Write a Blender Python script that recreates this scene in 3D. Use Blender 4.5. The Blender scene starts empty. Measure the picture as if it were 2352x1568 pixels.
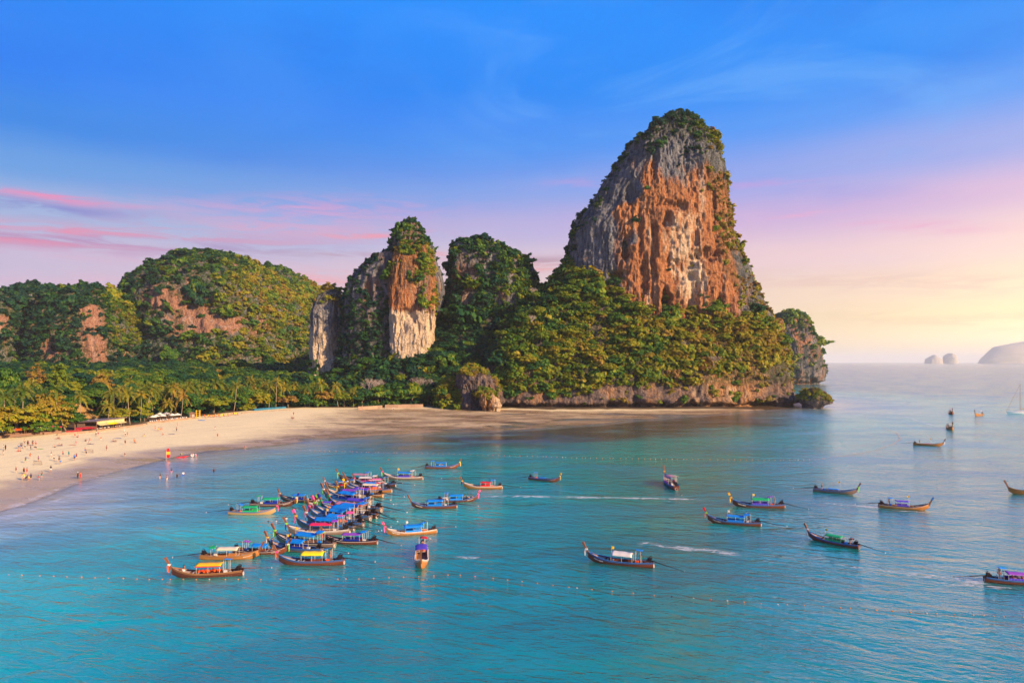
import bpy, bmesh, math, random
import numpy as np
from mathutils import Vector, Matrix

random.seed(7)
rng = np.random.default_rng(7)
scene = bpy.context.scene
COL = scene.collection
PI = math.pi


def srgb(r, g, b):
    def f(c):
        c /= 255.0
        return c / 12.92 if c <= 0.04045 else ((c + 0.055) / 1.055) ** 2.4
    return (f(r), f(g), f(b), 1.0)


# ----------------------------------------------------------------- node helper
class NT:
    def __init__(self, tree):
        self.t = tree
        self.n = tree.nodes
        self.l = tree.links

    def put(self, sock, v):
        if v is None:
            return
        if isinstance(v, bpy.types.NodeSocket):
            self.l.new(v, sock)
        else:
            if hasattr(sock, 'default_value'):
                try:
                    sock.default_value = v
                except Exception:
                    if isinstance(v, (int, float)):
                        sock.default_value = (v, v, v) if len(sock.default_value) == 3 else (v, v, v, 1)
                    else:
                        sock.default_value = tuple(v)[:len(sock.default_value)]

    def new(self, kind, **kw):
        nd = self.n.new(kind)
        for k, v in kw.items():
            setattr(nd, k, v)
        return nd

    def m(self, op, a, b=None, c=None, clamp=False):
        nd = self.new('ShaderNodeMath', operation=op, use_clamp=clamp)
        self.put(nd.inputs[0], a)
        self.put(nd.inputs[1], b)
        self.put(nd.inputs[2], c)
        return nd.outputs[0]

    def vm(self, op, a, b=None, out=0):
        nd = self.new('ShaderNodeVectorMath', operation=op)
        self.put(nd.inputs[0], a)
        self.put(nd.inputs[1], b)
        return nd.outputs[out]

    def xyz(self, v):
        nd = self.new('ShaderNodeSeparateXYZ')
        self.put(nd.inputs[0], v)
        return nd.outputs

    def comb(self, x, y, z):
        nd = self.new('ShaderNodeCombineXYZ')
        for i, v in enumerate((x, y, z)):
            self.put(nd.inputs[i], v)
        return nd.outputs[0]

    def mix(self, f, a, b, blend='MIX'):
        nd = self.new('ShaderNodeMix', data_type='RGBA', blend_type=blend, clamp_factor=True)
        self.put(nd.inputs[0], f)
        self.put(nd.inputs[6], a)
        self.put(nd.inputs[7], b)
        return nd.outputs[2]

    def fmix(self, f, a, b):
        nd = self.new('ShaderNodeMix', data_type='FLOAT', clamp_factor=True)
        self.put(nd.inputs[0], f)
        self.put(nd.inputs[2], a)
        self.put(nd.inputs[3], b)
        return nd.outputs[0]

    def noise(self, vec, scale=1.0, detail=3.0, rough=0.5, dist=0.0):
        nd = self.new('ShaderNodeTexNoise')
        self.put(nd.inputs['Vector'], vec)
        self.put(nd.inputs['Scale'], scale)
        self.put(nd.inputs['Detail'], detail)
        self.put(nd.inputs['Roughness'], rough)
        self.put(nd.inputs['Distortion'], dist)
        return nd.outputs['Fac']

    def scale(self, vec, s):
        return self.vm('MULTIPLY', vec, s)

    def ramp(self, f, stops, interp='LINEAR'):
        nd = self.new('ShaderNodeValToRGB')
        cr = nd.color_ramp
        cr.interpolation = interp
        while len(cr.elements) < len(stops):
            cr.elements.new(0.5)
        for e, (p, c) in zip(cr.elements, stops):
            e.position = p
            e.color = c if len(c) == 4 else (*c, 1)
        self.put(nd.inputs[0], f)
        return nd.outputs[0]

    def step(self, f, lo, hi, smooth=True):
        nd = self.new('ShaderNodeMapRange')
        nd.interpolation_type = 'SMOOTHSTEP' if smooth else 'LINEAR'
        self.put(nd.inputs[0], f)
        nd.inputs[1].default_value = lo
        nd.inputs[2].default_value = hi
        return nd.outputs[0]

    def attr(self, name, kind='GEOMETRY', out='Fac'):
        nd = self.new('ShaderNodeAttribute', attribute_name=name, attribute_type=kind)
        return nd.outputs[out]

    def obj(self):
        return self.new('ShaderNodeTexCoord').outputs['Object']

    def rand(self):
        return self.new('ShaderNodeObjectInfo').outputs['Random']

    def bump(self, h, strength=0.5, dist=0.1):
        nd = self.new('ShaderNodeBump')
        nd.inputs['Strength'].default_value = strength
        nd.inputs['Distance'].default_value = dist
        self.put(nd.inputs['Height'], h)
        return nd.outputs[0]


def new_mat(name):
    m = bpy.data.materials.new(name)
    m.use_nodes = True
    m.node_tree.nodes.clear()
    nt = NT(m.node_tree)
    out = nt.new('ShaderNodeOutputMaterial')
    return m, nt, out


def principled(nt, out, col, rough=0.6, normal=None, metal=0.0, ior=None, spec=None):
    b = nt.new('ShaderNodeBsdfPrincipled')
    nt.put(b.inputs['Base Color'], col)
    nt.put(b.inputs['Roughness'], rough)
    nt.put(b.inputs['Metallic'], metal)
    if normal is not None:
        nt.put(b.inputs['Normal'], normal)
    if ior:
        b.inputs['IOR'].default_value = ior
    if spec is not None:
        nt.put(b.inputs['Specular IOR Level'], spec)
    if out is not None:
        nt.l.new(b.outputs[0], out.inputs[0])
    return b


# ----------------------------------------------------------------- camera
CAM_H = 30.0
F_S, CX_S, YH_S = 1568.0, 1176.0, 831.0      # focal length, centre column and horizon row of a 2352 px wide frame
cam_d = bpy.data.cameras.new('camera')
cam_d.lens = 24.0
cam_d.sensor_width = 36.0
cam_d.shift_y = (YH_S - 784.0) / 2352.0
cam_d.clip_start = 1.0
cam_d.clip_end = 120000.0
cam = bpy.data.objects.new('camera', cam_d)
cam.location = (0, 0, CAM_H)
cam.rotation_euler = (PI / 2, 0, 0)
COL.objects.link(cam)
scene.camera = cam

# ----------------------------------------------------------------- light
SUN_AZ, SUN_EL = math.radians(124.0), math.radians(23.0)
sun_d = bpy.data.lights.new('sun', 'SUN')
sun_d.energy = 5.0
sun_d.angle = math.radians(0.7)
sun_d.color = (1.0, 0.70, 0.42)
sun = bpy.data.objects.new('sun', sun_d)
to_sun = Vector((math.sin(SUN_AZ) * math.cos(SUN_EL), math.cos(SUN_AZ) * math.cos(SUN_EL), math.sin(SUN_EL)))
sun.rotation_euler = (-to_sun).to_track_quat('-Z', 'Y').to_euler()
sun.location = (300, -200, 400)
COL.objects.link(sun)

world = bpy.data.worlds.new('World')
scene.world = world
world.use_nodes = True
world.node_tree.nodes.clear()


def build_sky():
    nt = NT(world.node_tree)
    out = nt.new('ShaderNodeOutputWorld')
    d = nt.vm('NORMALIZE', nt.new('ShaderNodeTexCoord').outputs['Generated'])
    x, y, z = nt.xyz(d)[0:3]
    az = nt.m('ARCTAN2', x, y)
    el = nt.m('ARCSINE', z)
    # soft, slow bands: the heights of the colour bands wander a little
    wob = nt.noise(nt.comb(nt.m('MULTIPLY', az, 1.6), nt.m('MULTIPLY', el, 6.0), 3.1), 1.0, 3, 0.5)
    e2 = nt.m('ADD', el, nt.m('MULTIPLY', nt.m('SUBTRACT', wob, 0.5), 0.055))
    t = nt.m('DIVIDE', e2, 1.5708)

    def st(lst):
        return [(math.atan(p) / 1.5708, srgb(*c)) for p, c in lst]
    left = nt.ramp(t, st([(0.0, (208, 186, 203)), (0.07, (210, 188, 207)), (0.13, (202, 186, 214)), (0.185, (156, 180, 223)),
                          (0.235, (96, 158, 228)), (0.29, (34, 134, 232)), (0.36, (0, 126, 244)), (0.55, (0, 140, 255)),
                          (1.2, (0, 80, 180)), (6, (0, 60, 150))]), 'EASE')
    right = nt.ramp(t, st([(0.0, (236, 206, 160)), (0.05, (242, 214, 168)), (0.10, (242, 212, 190)), (0.15, (236, 202, 210)),
                           (0.20, (210, 176, 220)), (0.255, (146, 166, 236)), (0.325, (76, 154, 248)), (0.39, (6, 142, 250)),
                           (0.50, (0, 142, 255)), (1.2, (0, 80, 180)), (6, (0, 60, 150))]), 'EASE')
    # the warm side of the sky is centred on the low sun at the right
    side = nt.m('COSINE', nt.m('SUBTRACT', az, 1.15))
    col = nt.mix(nt.step(side, -0.25, 0.92), left, right)
    # glow low above the sea where the sun has gone into the haze
    ga = nt.m('COSINE', nt.m('SUBTRACT', az, 0.88))
    gw = nt.m('EXPONENT', nt.m('MULTIPLY', nt.m('SUBTRACT', ga, 1.0), 18.0))
    gh = nt.m('EXPONENT', nt.m('MULTIPLY', nt.m('ABSOLUTE', nt.m('SUBTRACT', el, 0.03)), -11.0))
    glow = nt.m('MULTIPLY', nt.m('MULTIPLY', gw, gh), nt.step(ga, -0.1, 0.6))
    col = nt.mix(nt.m('MULTIPLY', glow, 0.85), col, (2.2, 1.66, 0.88, 1))

    # thin veils
    veil = nt.noise(nt.comb(nt.m('MULTIPLY', az, 2.2), nt.m('MULTIPLY', el, 7.5), 0.4), 1.0, 6, 0.55, 0.4)
    vf = nt.m('MULTIPLY', nt.step(veil, 0.48, 0.75), nt.step(el, 0.02, 0.14))
    col = nt.mix(nt.m('MULTIPLY', vf, 0.14), col, srgb(96, 172, 250))
    wisp = nt.noise(nt.comb(nt.m('MULTIPLY', az, 3.2), nt.m('MULTIPLY', el, 9.0), 11.3), 1.0, 8, 0.62, 1.1)
    wf = nt.m('MULTIPLY', nt.m('MULTIPLY', nt.step(wisp, 0.46, 0.74), nt.step(el, 0.2, 0.3)), nt.step(az, -0.35, 0.25))
    col = nt.mix(nt.m('MULTIPLY', wf, 0.42), col, srgb(120, 184, 252))
    blu = nt.noise(nt.comb(nt.m('MULTIPLY', az, 1.9), nt.m('MULTIPLY', el, 8.0), 7.7), 1.0, 5, 0.55, 0.3)
    col = nt.mix(nt.m('MULTIPLY', nt.m('MULTIPLY', nt.step(blu, 0.5, 0.72), nt.step(el, 0.16, 0.3)), 0.5), col, srgb(0, 116, 232))
    # streak clouds: each has its place in the sky; noise frays it
    fray = nt.noise(nt.comb(nt.m('MULTIPLY', az, 10.0), nt.m('MULTIPLY', el, 80.0), 1.7), 1.0, 8, 0.66, 1.0)
    fray2 = nt.noise(nt.comb(nt.m('MULTIPLY', az, 4.0), nt.m('MULTIPLY', el, 18.0), 5.2), 1.0, 3, 0.5)

    def cloud(col, xs, ys, rx, ry, amount, tint, tilt=0.0):
        a0 = math.atan((xs - CX_S) / F_S)
        e0 = math.atan((YH_S - ys) / F_S * math.cos(a0))
        u = nt.m('DIVIDE', nt.m('SUBTRACT', az, a0), rx / F_S)
        dv = nt.m('SUBTRACT', nt.m('SUBTRACT', el, e0), nt.m('MULTIPLY', nt.m('SUBTRACT', az, a0), tilt))
        dv = nt.m('ADD', dv, nt.m('MULTIPLY', nt.m('SUBTRACT', fray2, 0.5), 0.03))
        v = nt.m('DIVIDE', dv, ry / F_S)
        r2 = nt.m('ADD', nt.m('MULTIPLY', u, u), nt.m('MULTIPLY', v, v))
        f = nt.m('EXPONENT', nt.m('MULTIPLY', r2, -1.0))
        f = nt.m('MULTIPLY', f, nt.step(fray, 0.36, 0.62))
        return nt.mix(nt.m('MULTIPLY', f, amount), col, srgb(*tint))
    col = cloud(col, 120, 552, 420, 20, 0.85, (140, 124, 186), 0.02)
    col = cloud(col, 150, 530, 420, 12, 1.0, (240, 138, 170), 0.03)
    col = cloud(col, 40, 556, 260, 9, 0.8, (232, 140, 172), 0.02)
    col = cloud(col, 60, 470, 190, 13, 0.9, (112, 120, 200))
    col = cloud(col, 100, 453, 150, 6, 0.9, (235, 140, 185))
    col = cloud(col, 420, 535, 220, 16, 0.5, (176, 160, 200))
    col = cloud(col, 700, 480, 300, 26, 0.6, (226, 160, 205), 0.05)
    col = cloud(col, 640, 520, 260, 16, 0.5, (236, 160, 190), 0.05)
    col = cloud(col, 850, 537, 120, 8, 0.9, (245, 150, 165), 0.03)
    col = cloud(col, 780, 590, 160, 8, 0.75, (186, 148, 172))
    col = cloud(col, 760, 640, 150, 18, 0.8, (244, 166, 176))
    col = cloud(col, 1110, 548, 70, 5, 0.5, (196, 150, 180))
    col = cloud(col, 1030, 592, 110, 10, 0.8, (240, 160, 165))
    col = cloud(col, 1240, 600, 90, 15, 0.9, (176, 140, 160))
    col = cloud(col, 1240, 618, 80, 10, 0.8, (240, 160, 155))
    col = cloud(col, 1730, 428, 150, 9, 0.34, (222, 150, 215))
    col = cloud(col, 1340, 418, 110, 12, 0.35, (206, 150, 215))
    col = cloud(col, 1850, 496, 60, 4, 0.8, (245, 170, 205))
    col = cloud(col, 2110, 525, 120, 10, 0.6, (243, 165, 205), -0.1)
    col = cloud(col, 2000, 650, 340, 26, 0.5, (228, 184, 178), -0.06)
    col = cloud(col, 2180, 730, 260, 18, 0.4, (226, 190, 150), -0.05)
    col = cloud(col, 380, 660, 300, 16, 0.5, (236, 176, 200))
    col = cloud(col, 200, 590, 300, 12, 0.4, (232, 176, 205))
    # a thin share of the physical sky keeps the dome's own fall-off
    sky = nt.new('ShaderNodeTexSky', sky_type='NISHITA')
    sky.sun_disc = False
    sky.sun_elevation = SUN_EL
    sky.sun_rotation = SUN_AZ
    bg = nt.new('ShaderNodeBackground')
    nt.put(bg.inputs[0], col)
    bg.inputs[1].default_value = 0.565
    bg2 = nt.new('ShaderNodeBackground')
    nt.put(bg2.inputs[0], sky.outputs[0])
    bg2.inputs[1].default_value = 0.05
    mx = nt.new('ShaderNodeMixShader')
    mx.inputs[0].default_value = 0.012
    nt.l.new(bg.outputs[0], mx.inputs[1])
    nt.l.new(bg2.outputs[0], mx.inputs[2])
    nt.l.new(mx.outputs[0], out.inputs[0])


build_sky()

vs = scene.view_settings
vs.view_transform = 'Standard'
vs.look = 'None'
vs.exposure = 0.85
vs.gamma = 1.0
vs.use_curve_mapping = False
cy = scene.cycles
cy.use_denoising = True
cy.max_bounces = 5
cy.diffuse_bounces = 2
cy.glossy_bounces = 3
cy.transmission_bounces = 3
cy.volume_bounces = 1
cy.transparent_max_bounces = 8
cy.use_adaptive_sampling = True
cy.adaptive_threshold = 0.02
cy.sample_clamp_indirect = 4.0


# ----------------------------------------------------------------- numpy noise
def _hash(i, j, k, seed):
    h = (i * 374761393 + j * 668265263 + k * 2147483647 + seed * 1274126177) & 0xFFFFFFFF
    h = ((h ^ (h >> 13)) * 1274126177) & 0xFFFFFFFF
    h = (h ^ (h >> 16)) & 0xFFFFFFFF
    h = (h * 2246822519) & 0xFFFFFFFF
    return ((h ^ (h >> 15)) & 0xFFFFFF) / float(0xFFFFFF)


def vnoise(p, seed=0):
    p = np.asarray(p, float)
    f = np.floor(p)
    i = f.astype(np.int64)
    t = p - f
    t = t * t * t * (t * (t * 6 - 15) + 10)
    r = 0
    for dx in (0, 1):
        wx = t[:, 0] if dx else 1 - t[:, 0]
        for dy in (0, 1):
            wy = t[:, 1] if dy else 1 - t[:, 1]
            for dz in (0, 1):
                wz = t[:, 2] if dz else 1 - t[:, 2]
                r = r + wx * wy * wz * _hash(i[:, 0] + dx, i[:, 1] + dy, i[:, 2] + dz, seed)
    return r * 2 - 1


def fbm(p, octaves=4, seed=0, gain=0.5):
    a, s, r = 1.0, 0.0, 0
    p = np.asarray(p, float)
    for o in range(octaves):
        r = r + a * vnoise(p + 17.3 * o, seed + o)
        s += a
        a *= gain
        p = p * 2.03
    return r / s


def ridged(p, octaves=3, seed=0):
    a, s, r = 1.0, 0.0, 0
    for o in range(octaves):
        r = r + a * (1 - np.abs(vnoise(p + 9.1 * o, seed + o)) * 2)
        s += a
        a *= 0.5
        p = p * 2.1
    return r / s


def sstep(a, lo, hi):
    t = np.clip((a - lo) / (hi - lo), 0, 1)
    return t * t * (3 - 2 * t)


# ----------------------------------------------------------------- objects
def tag(o, label=None, cat=None, group=None, kind=None):
    if label:
        o['label'] = label
    if cat:
        o['category'] = cat
    if group:
        o['group'] = group
    if kind:
        o['kind'] = kind
    return o


def empty(name, loc=(0, 0, 0), rz=0.0, scl=1.0):
    o = bpy.data.objects.new(name, None)
    o.location = loc
    o.rotation_euler = (0, 0, rz)
    o.scale = (scl, scl, scl)
    o.empty_display_size = 0.3
    COL.objects.link(o)
    return o


def link(name, mesh, parent=None, mat=None):
    o = bpy.data.objects.new(name, mesh)
    COL.objects.link(o)
    if parent is not None:
        o.parent = parent
    if mat is not None:
        setmat(o, mat)
    return o


def setmat(o, mat):
    if len(o.data.materials) == 0:
        o.data.materials.append(mat)
    o.material_slots[0].link = 'OBJECT'
    o.material_slots[0].material = mat


def np_mesh(name, verts, faces, smooth=True, attrs=None):
    """verts (n,3), faces (k,3) or (k,4) arrays"""
    me = bpy.data.meshes.new(name)
    faces = np.asarray(faces, np.int32)
    k, c = faces.shape
    me.vertices.add(len(verts))
    me.vertices.foreach_set('co', np.asarray(verts, np.float32).ravel())
    me.loops.add(k * c)
    me.loops.foreach_set('vertex_index', faces.ravel())
    me.polygons.add(k)
    me.polygons.foreach_set('loop_start', np.arange(0, k * c, c, dtype=np.int32))
    me.polygons.foreach_set('loop_total', np.full(k, c, np.int32))
    me.update(calc_edges=True)
    me.polygons.foreach_set('use_smooth', np.full(k, smooth, bool))
    for nm, a in (attrs or {}).items():
        at = me.attributes.new(nm, 'FLOAT', 'POINT')
        at.data.foreach_set('value', np.asarray(a, np.float32))
    me.validate()
    return me


def grid_faces(n, m, wrap=False):
    """n rows, m columns"""
    i = np.arange(n - 1)[:, None]
    j = np.arange(m if wrap else m - 1)[None, :]
    j2 = (j + 1) % m
    a = i * m + j
    b = i * m + j2
    return np.stack([a, b, b + m, a + m], -1).reshape(-1, 4)


class MB:
    """collects simple shapes and makes one mesh of them"""

    def __init__(self):
        self.v = []
        self.f = []

    def add(self, vs, fs):
        o = len(self.v)
        self.v += [tuple(p) for p in vs]
        self.f += [tuple(o + i for i in q) for q in fs]
        return self

    def box(self, c, s, rot=None):
        vs = []
        for sx in (-.5, .5):
            for sy in (-.5, .5):
                for sz in (-.5, .5):
                    p = Vector((sx * s[0], sy * s[1], sz * s[2]))
                    if rot is not None:
                        p = rot @ p
                    vs.append(p + Vector(c))
        return self.add(vs, [(0, 1, 3, 2), (4, 6, 7, 5), (0, 4, 5, 1), (2, 3, 7, 6), (0, 2, 6, 4), (1, 5, 7, 3)])

    def tube(self, pts, rad, n=6, cap=True, flat=1.0):
        pts = [Vector(p) for p in pts]
        if not hasattr(rad, '__len__'):
            rad = [rad] * len(pts)
        vs, fs = [], []
        for k, p in enumerate(pts):
            t = (pts[min(k + 1, len(pts) - 1)] - pts[max(k - 1, 0)])
            t = t.normalized() if t.length > 1e-9 else Vector((0, 0, 1))
            up = Vector((0, 0, 1)) if abs(t.z) < 0.95 else Vector((1, 0, 0))
            a = t.cross(up).normalized()
            b = a.cross(t).normalized()
            for i in range(n):
                an = 2 * PI * i / n
                vs.append(p + (a * math.cos(an) * flat + b * math.sin(an)) * rad[k])
        for k in range(len(pts) - 1):
            for i in range(n):
                j = (i + 1) % n
                fs.append((k * n + i, k * n + j, (k + 1) * n + j, (k + 1) * n + i))
        if cap:
            fs.append(tuple(range(n - 1, -1, -1)))
            fs.append(tuple((len(pts) - 1) * n + i for i in range(n)))
        return self.add(vs, fs)

    def ball(self, c, r, n=8, m=5):
        if not hasattr(r, '__len__'):
            r = (r, r, r)
        vs = [(c[0], c[1], c[2] - r[2])]
        for k in range(1, m):
            ph = -PI / 2 + PI * k / m
            for i in range(n):
                an = 2 * PI * i / n
                vs.append((c[0] + r[0] * math.cos(ph) * math.cos(an), c[1] + r[1] * math.cos(ph) * math.sin(an), c[2] + r[2] * math.sin(ph)))
        vs.append((c[0], c[1], c[2] + r[2]))
        fs = []
        for i in range(n):
            j = (i + 1) % n
            fs.append((0, 1 + j, 1 + i))
            for k in range(m - 2):
                a = 1 + k * n
                fs.append((a + i, a + j, a + n + j, a + n + i))
            a = 1 + (m - 2) * n
            fs.append((a + i, a + j, len(vs) - 1))
        return self.add(vs, fs)

    def mesh(self, name, smooth=False):
        me = bpy.data.meshes.new(name)
        me.from_pydata(self.v, [], self.f)
        me.update()
        if smooth:
            me.polygons.foreach_set('use_smooth', np.full(len(me.polygons), True, bool))
        return me

    def build(self, name, mat=None, parent=None, smooth=False):
        return link(name, self.mesh(name, smooth), parent, mat)


def children_of(o):
    return [c for c in ALLC.get(o.name, [])]


ALLC = {}


def copy_tree(o, parent=None):
    c = o.copy()
    COL.objects.link(c)
    if parent is not None:
        c.parent = parent
    for ch in list(o.children):
        copy_tree(ch, c)
    return c
# ================================================================= lie of the land
def ray(xs, ys, z=0.0):
    """ground point seen at column xs, row ys of the 2352-wide frame, on height z"""
    Y = F_S * (CAM_H - z) / (ys - YH_S)
    return np.array(((xs - CX_S) / F_S * Y, Y))


coast_px = [(0, 1170), (60, 1152), (170, 1108), (250, 1085), (330, 1064), (420, 1043), (480, 1036), (560, 1028),
            (650, 1019), (720, 1010), (870, 998), (1000, 992), (1200, 985), (1330, 976), (1450, 964), (1600, 953)]
coast = [(-2500, -900), (-600, -500), (-190, -120), (-128, 20), (-110, 90)]
coast += [tuple(ray(*p)) for p in coast_px]
coast += [(150, 425), (190, 450), (215, 500), (225, 560), (190, 640), (140, 720), (60, 900), (-50, 1400), (-600, 2600), (-6000, 3200), (-6000, -900)]
coast = np.array(coast)
flat_line = None


def coast_dist(P):
    """signed distance to the waterline, positive on land"""
    P = np.asarray(P, float)
    d = np.full(len(P), 1e9)
    inside = np.zeros(len(P), bool)
    n = len(coast)
    for i in range(n):
        a, b = coast[i], coast[(i + 1) % n]
        ab = b - a
        t = np.clip(((P - a) @ ab) / (ab @ ab), 0, 1)
        q = a + t[:, None] * ab
        d = np.minimum(d, np.hypot(P[:, 0] - q[:, 0], P[:, 1] - q[:, 1]))
        c = ((a[1] > P[:, 1]) != (b[1] > P[:, 1]))
        with np.errstate(divide='ignore', invalid='ignore'):
            xx = (b[0] - a[0]) * (P[:, 1] - a[1]) / (b[1] - a[1]) + a[0]
        inside ^= c & (P[:, 0] < xx)
    return np.where(inside, d, -d)


def height(P):
    P = np.asarray(P, float)
    d = coast_dist(P)
    p3 = np.c_[P[:, 0] / 30, P[:, 1] / 30, np.zeros(len(P))]
    flat = sstep(P[:, 0], -125, -62) * (1 - sstep(P[:, 0], 120, 200))
    slope = 0.021 * (1 - flat) + 0.0028 * flat
    land = np.minimum(d, 95) * slope
    # the back of the flats rises to the foot of the trees and the rock
    land = land + flat * sstep(P[:, 1], 395, 455) * 1.3
    land = land + np.maximum(d - 95, 0) * 0.012
    land = np.minimum(land, 14 + 0.002 * np.maximum(d, 0))
    land = land + fbm(p3 * np.array([1, 1.6, 1]), 3, 5) * (0.03 + 0.16 * flat + 0.004 * np.clip(d, 0, 60))
    sea = np.maximum(d * (0.016 * (1 - flat) + 0.022 * flat) * (1 + 0.95 * (1 - sstep(P[:, 1] + 0.12 * P[:, 0], 72, 135))), -9) + fbm(p3, 2, 9) * 0.05 * sstep(-d, 0, 6)
    return np.where(d > 0, land, sea)


def hgt(x, y):
    return float(height(np.array([[x, y]]))[0])


def on_ground(xs, ys, water=False):
    """world point of the ground (or the water, where it covers the ground) seen at xs, ys"""
    z = 0.0
    for _ in range(6):
        p = ray(xs, ys, z)
        z = hgt(*p)
        if water:
            z = max(z, 0.0)
    p = ray(xs, ys, z)
    return float(p[0]), float(p[1]), float(z)


def grow(start, first, ratio, end):
    out, x, s = [], start, first
    while x < end:
        x += s
        s *= ratio
        out.append(x)
    return out


def tensor(fx, fy):
    X, Y = np.meshgrid(fx, fy)
    return np.c_[X.ravel(), Y.ravel()]


def axis(lo, hi, step, far_lo, far_hi, ratio=1.35):
    mid = list(np.arange(lo, hi + 0.1, step))
    a = [2 * lo - v for v in grow(lo, step * 1.3, ratio, 2 * lo - far_lo)][::-1] if far_lo < lo else []
    b = grow(hi, step * 1.3, ratio, far_hi)
    return np.array(a + mid + b)


FAR = 44000.0
# ---- ground: beach, tidal flats, sea bed and the land behind, one sheet
gx, gy = axis(-300, 220, 2.2, -FAR, FAR), axis(80, 480, 2.2, -FAR, FAR)
GP = tensor(gx, gy)
gh = height(GP)
far = np.hypot(GP[:, 0], GP[:, 1] - 300)
gh = np.where(far > 2500, np.minimum(gh, -9 + 0 * gh), gh)
gd = coast_dist(GP)


def ground_mat():
    m, nt, out = new_mat('sand')
    ob = nt.obj()
    x, y, z = nt.xyz(ob)[0:3]
    d = nt.attr('shore')
    fl = nt.attr('flat')
    n1 = nt.noise(nt.scale(ob, (0.05, 0.09, 0.1)), 1.0, 4, 0.55)
    n2 = nt.noise(ob, 0.8, 4, 0.6)
    n3 = nt.noise(nt.scale(ob, (0.035, 0.085, 0.05)), 1.0, 6, 0.62, 0.5)
    dry = nt.mix(n2, srgb(224, 204, 150), srgb(250, 234, 182))
    wet = nt.mix(n2, srgb(166, 144, 112), srgb(200, 176, 140))
    # the band the last waves have wetted
    dw = nt.m('ADD', d, nt.m('MULTIPLY', nt.m('SUBTRACT', n1, 0.5), 26.0))
    wetf = nt.m('SUBTRACT', 1.0, nt.step(dw, 9.0, 25.0))
    wetf = nt.m('MULTIPLY', wetf, nt.step(d, -7.0, -1.0))
    wetf = nt.m('MAXIMUM', wetf, nt.m('MULTIPLY', fl, nt.step(nt.noise(nt.scale(ob, (0.03, 0.06, .05)), 1.0, 3), 0.44, 0.56)))
    col = nt.mix(wetf, dry, wet)
    col = nt.mix(nt.m('MULTIPLY', fl, 0.65), col, nt.mix(n2, srgb(140, 112, 78), srgb(184, 154, 114)))
    # lines the falling tide has left, and trodden sand
    tl = nt.noise(nt.comb(nt.m('MULTIPLY', d, 0.55), nt.m('MULTIPLY', nt.m('ADD', x, y), 0.02), 0.0), 1.0, 4, 0.65)
    col = nt.mix(nt.m('MULTIPLY', nt.step(tl, 0.55, 0.66), nt.m('MULTIPLY', nt.step(d, 0.0, 12.0), 0.30)), col, srgb(150, 124, 92))
    # weed and broken coral lying on the flats
    weed = nt.noise(nt.scale(ob, (0.10, 0.22, 0.1)), 1.0, 7, 0.68, 0.8)
    wf = nt.m('MULTIPLY', nt.m('MULTIPLY', nt.step(weed, 0.47, 0.58), nt.step(n3, 0.40, 0.56)), nt.attr('weed'))
    col = nt.mix(nt.m('MULTIPLY', wf, 0.75), col, nt.mix(n2, srgb(62, 44, 22), srgb(116, 84, 46)))
    speck = nt.noise(nt.scale(ob, (0.5, 1.3, 1)), 1.0, 5, 0.7)
    col = nt.mix(nt.m('MULTIPLY', nt.m('MULTIPLY', nt.step(speck, 0.53, 0.63), fl), 0.55), col, srgb(84, 62, 38))
    trod = nt.noise(ob, 2.2, 3, 0.7)
    col = nt.mix(nt.m('MULTIPLY', nt.step(trod, 0.52, 0.68), 0.34), col, srgb(130, 104, 72))
    # leaf litter and soil under the trees
    col = nt.mix(nt.attr('soil'), col, nt.mix(n2, srgb(58, 44, 26), srgb(96, 74, 44)))
    rough = nt.fmix(wetf, 0.85, nt.fmix(nt.step(n3, 0.4, 0.6), 0.5, 0.13))
    rough = nt.fmix(wf, rough, 0.8)
    bmp = nt.bump(nt.m('ADD', nt.m('MULTIPLY', n2, 0.5), nt.m('MULTIPLY', trod, 0.5)), 0.35, 0.12)
    principled(nt, out, col, rough, bmp, spec=0.5)
    return m


# tree line: behind it the ground is soil
tree_px = [(-60, 1016), (0, 1008), (100, 998), (165, 990), (280, 982), (330, 972), (400, 963), (500, 951), (600, 940), (700, 936), (800, 936), (1000, 934)]
tree_line = np.array([(-400, 120), (-290, 200)] + [on_ground(*p)[:2] for p in tree_px] + [(20, 420), (260, 430)])


def behind_trees(P):
    """metres behind the front of the trees (positive inland)"""
    P = np.asarray(P, float)
    d = np.full(len(P), 1e9)
    sgn = np.zeros(len(P))
    for i in range(len(tree_line) - 1):
        a, b = tree_line[i], tree_line[i + 1]
        ab = b - a
        t = np.clip(((P - a) @ ab) / (ab @ ab), 0, 1)
        q = a + t[:, None] * ab
        dd = np.hypot(P[:, 0] - q[:, 0], P[:, 1] - q[:, 1])
        cr = ab[0] * (P[:, 1] - a[1]) - ab[1] * (P[:, 0] - a[0])
        upd = dd < d
        sgn = np.where(upd, np.sign(cr), sgn)
        d = np.minimum(d, dd)
    return d * sgn


bt = behind_trees(GP)
flat_a = sstep(GP[:, 0], -118, -62) * sstep(-bt, 2, 14) * (1 - sstep(GP[:, 0], 190, 230)) * sstep(GP[:, 1], 215, 245)
weed_a = np.clip(flat_a + 0.35 * sstep(GP[:, 0], -125, -95) * sstep(GP[:, 1], 200, 230), 0, 1)
soil_a = sstep(bt + fbm(np.c_[GP / 6, np.zeros(len(GP))], 2, 3) * 3, -1.0, 3.0)
gm = np_mesh('ground', np.c_[GP, gh], grid_faces(len(gy), len(gx)), True,
             {'shore': gd, 'flat': flat_a, 'weed': weed_a, 'soil': soil_a})
ground = link('ground', gm, None, ground_mat())
tag(ground, 'sandy beach and tidal flats curving round the bay', kind='structure')


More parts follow.
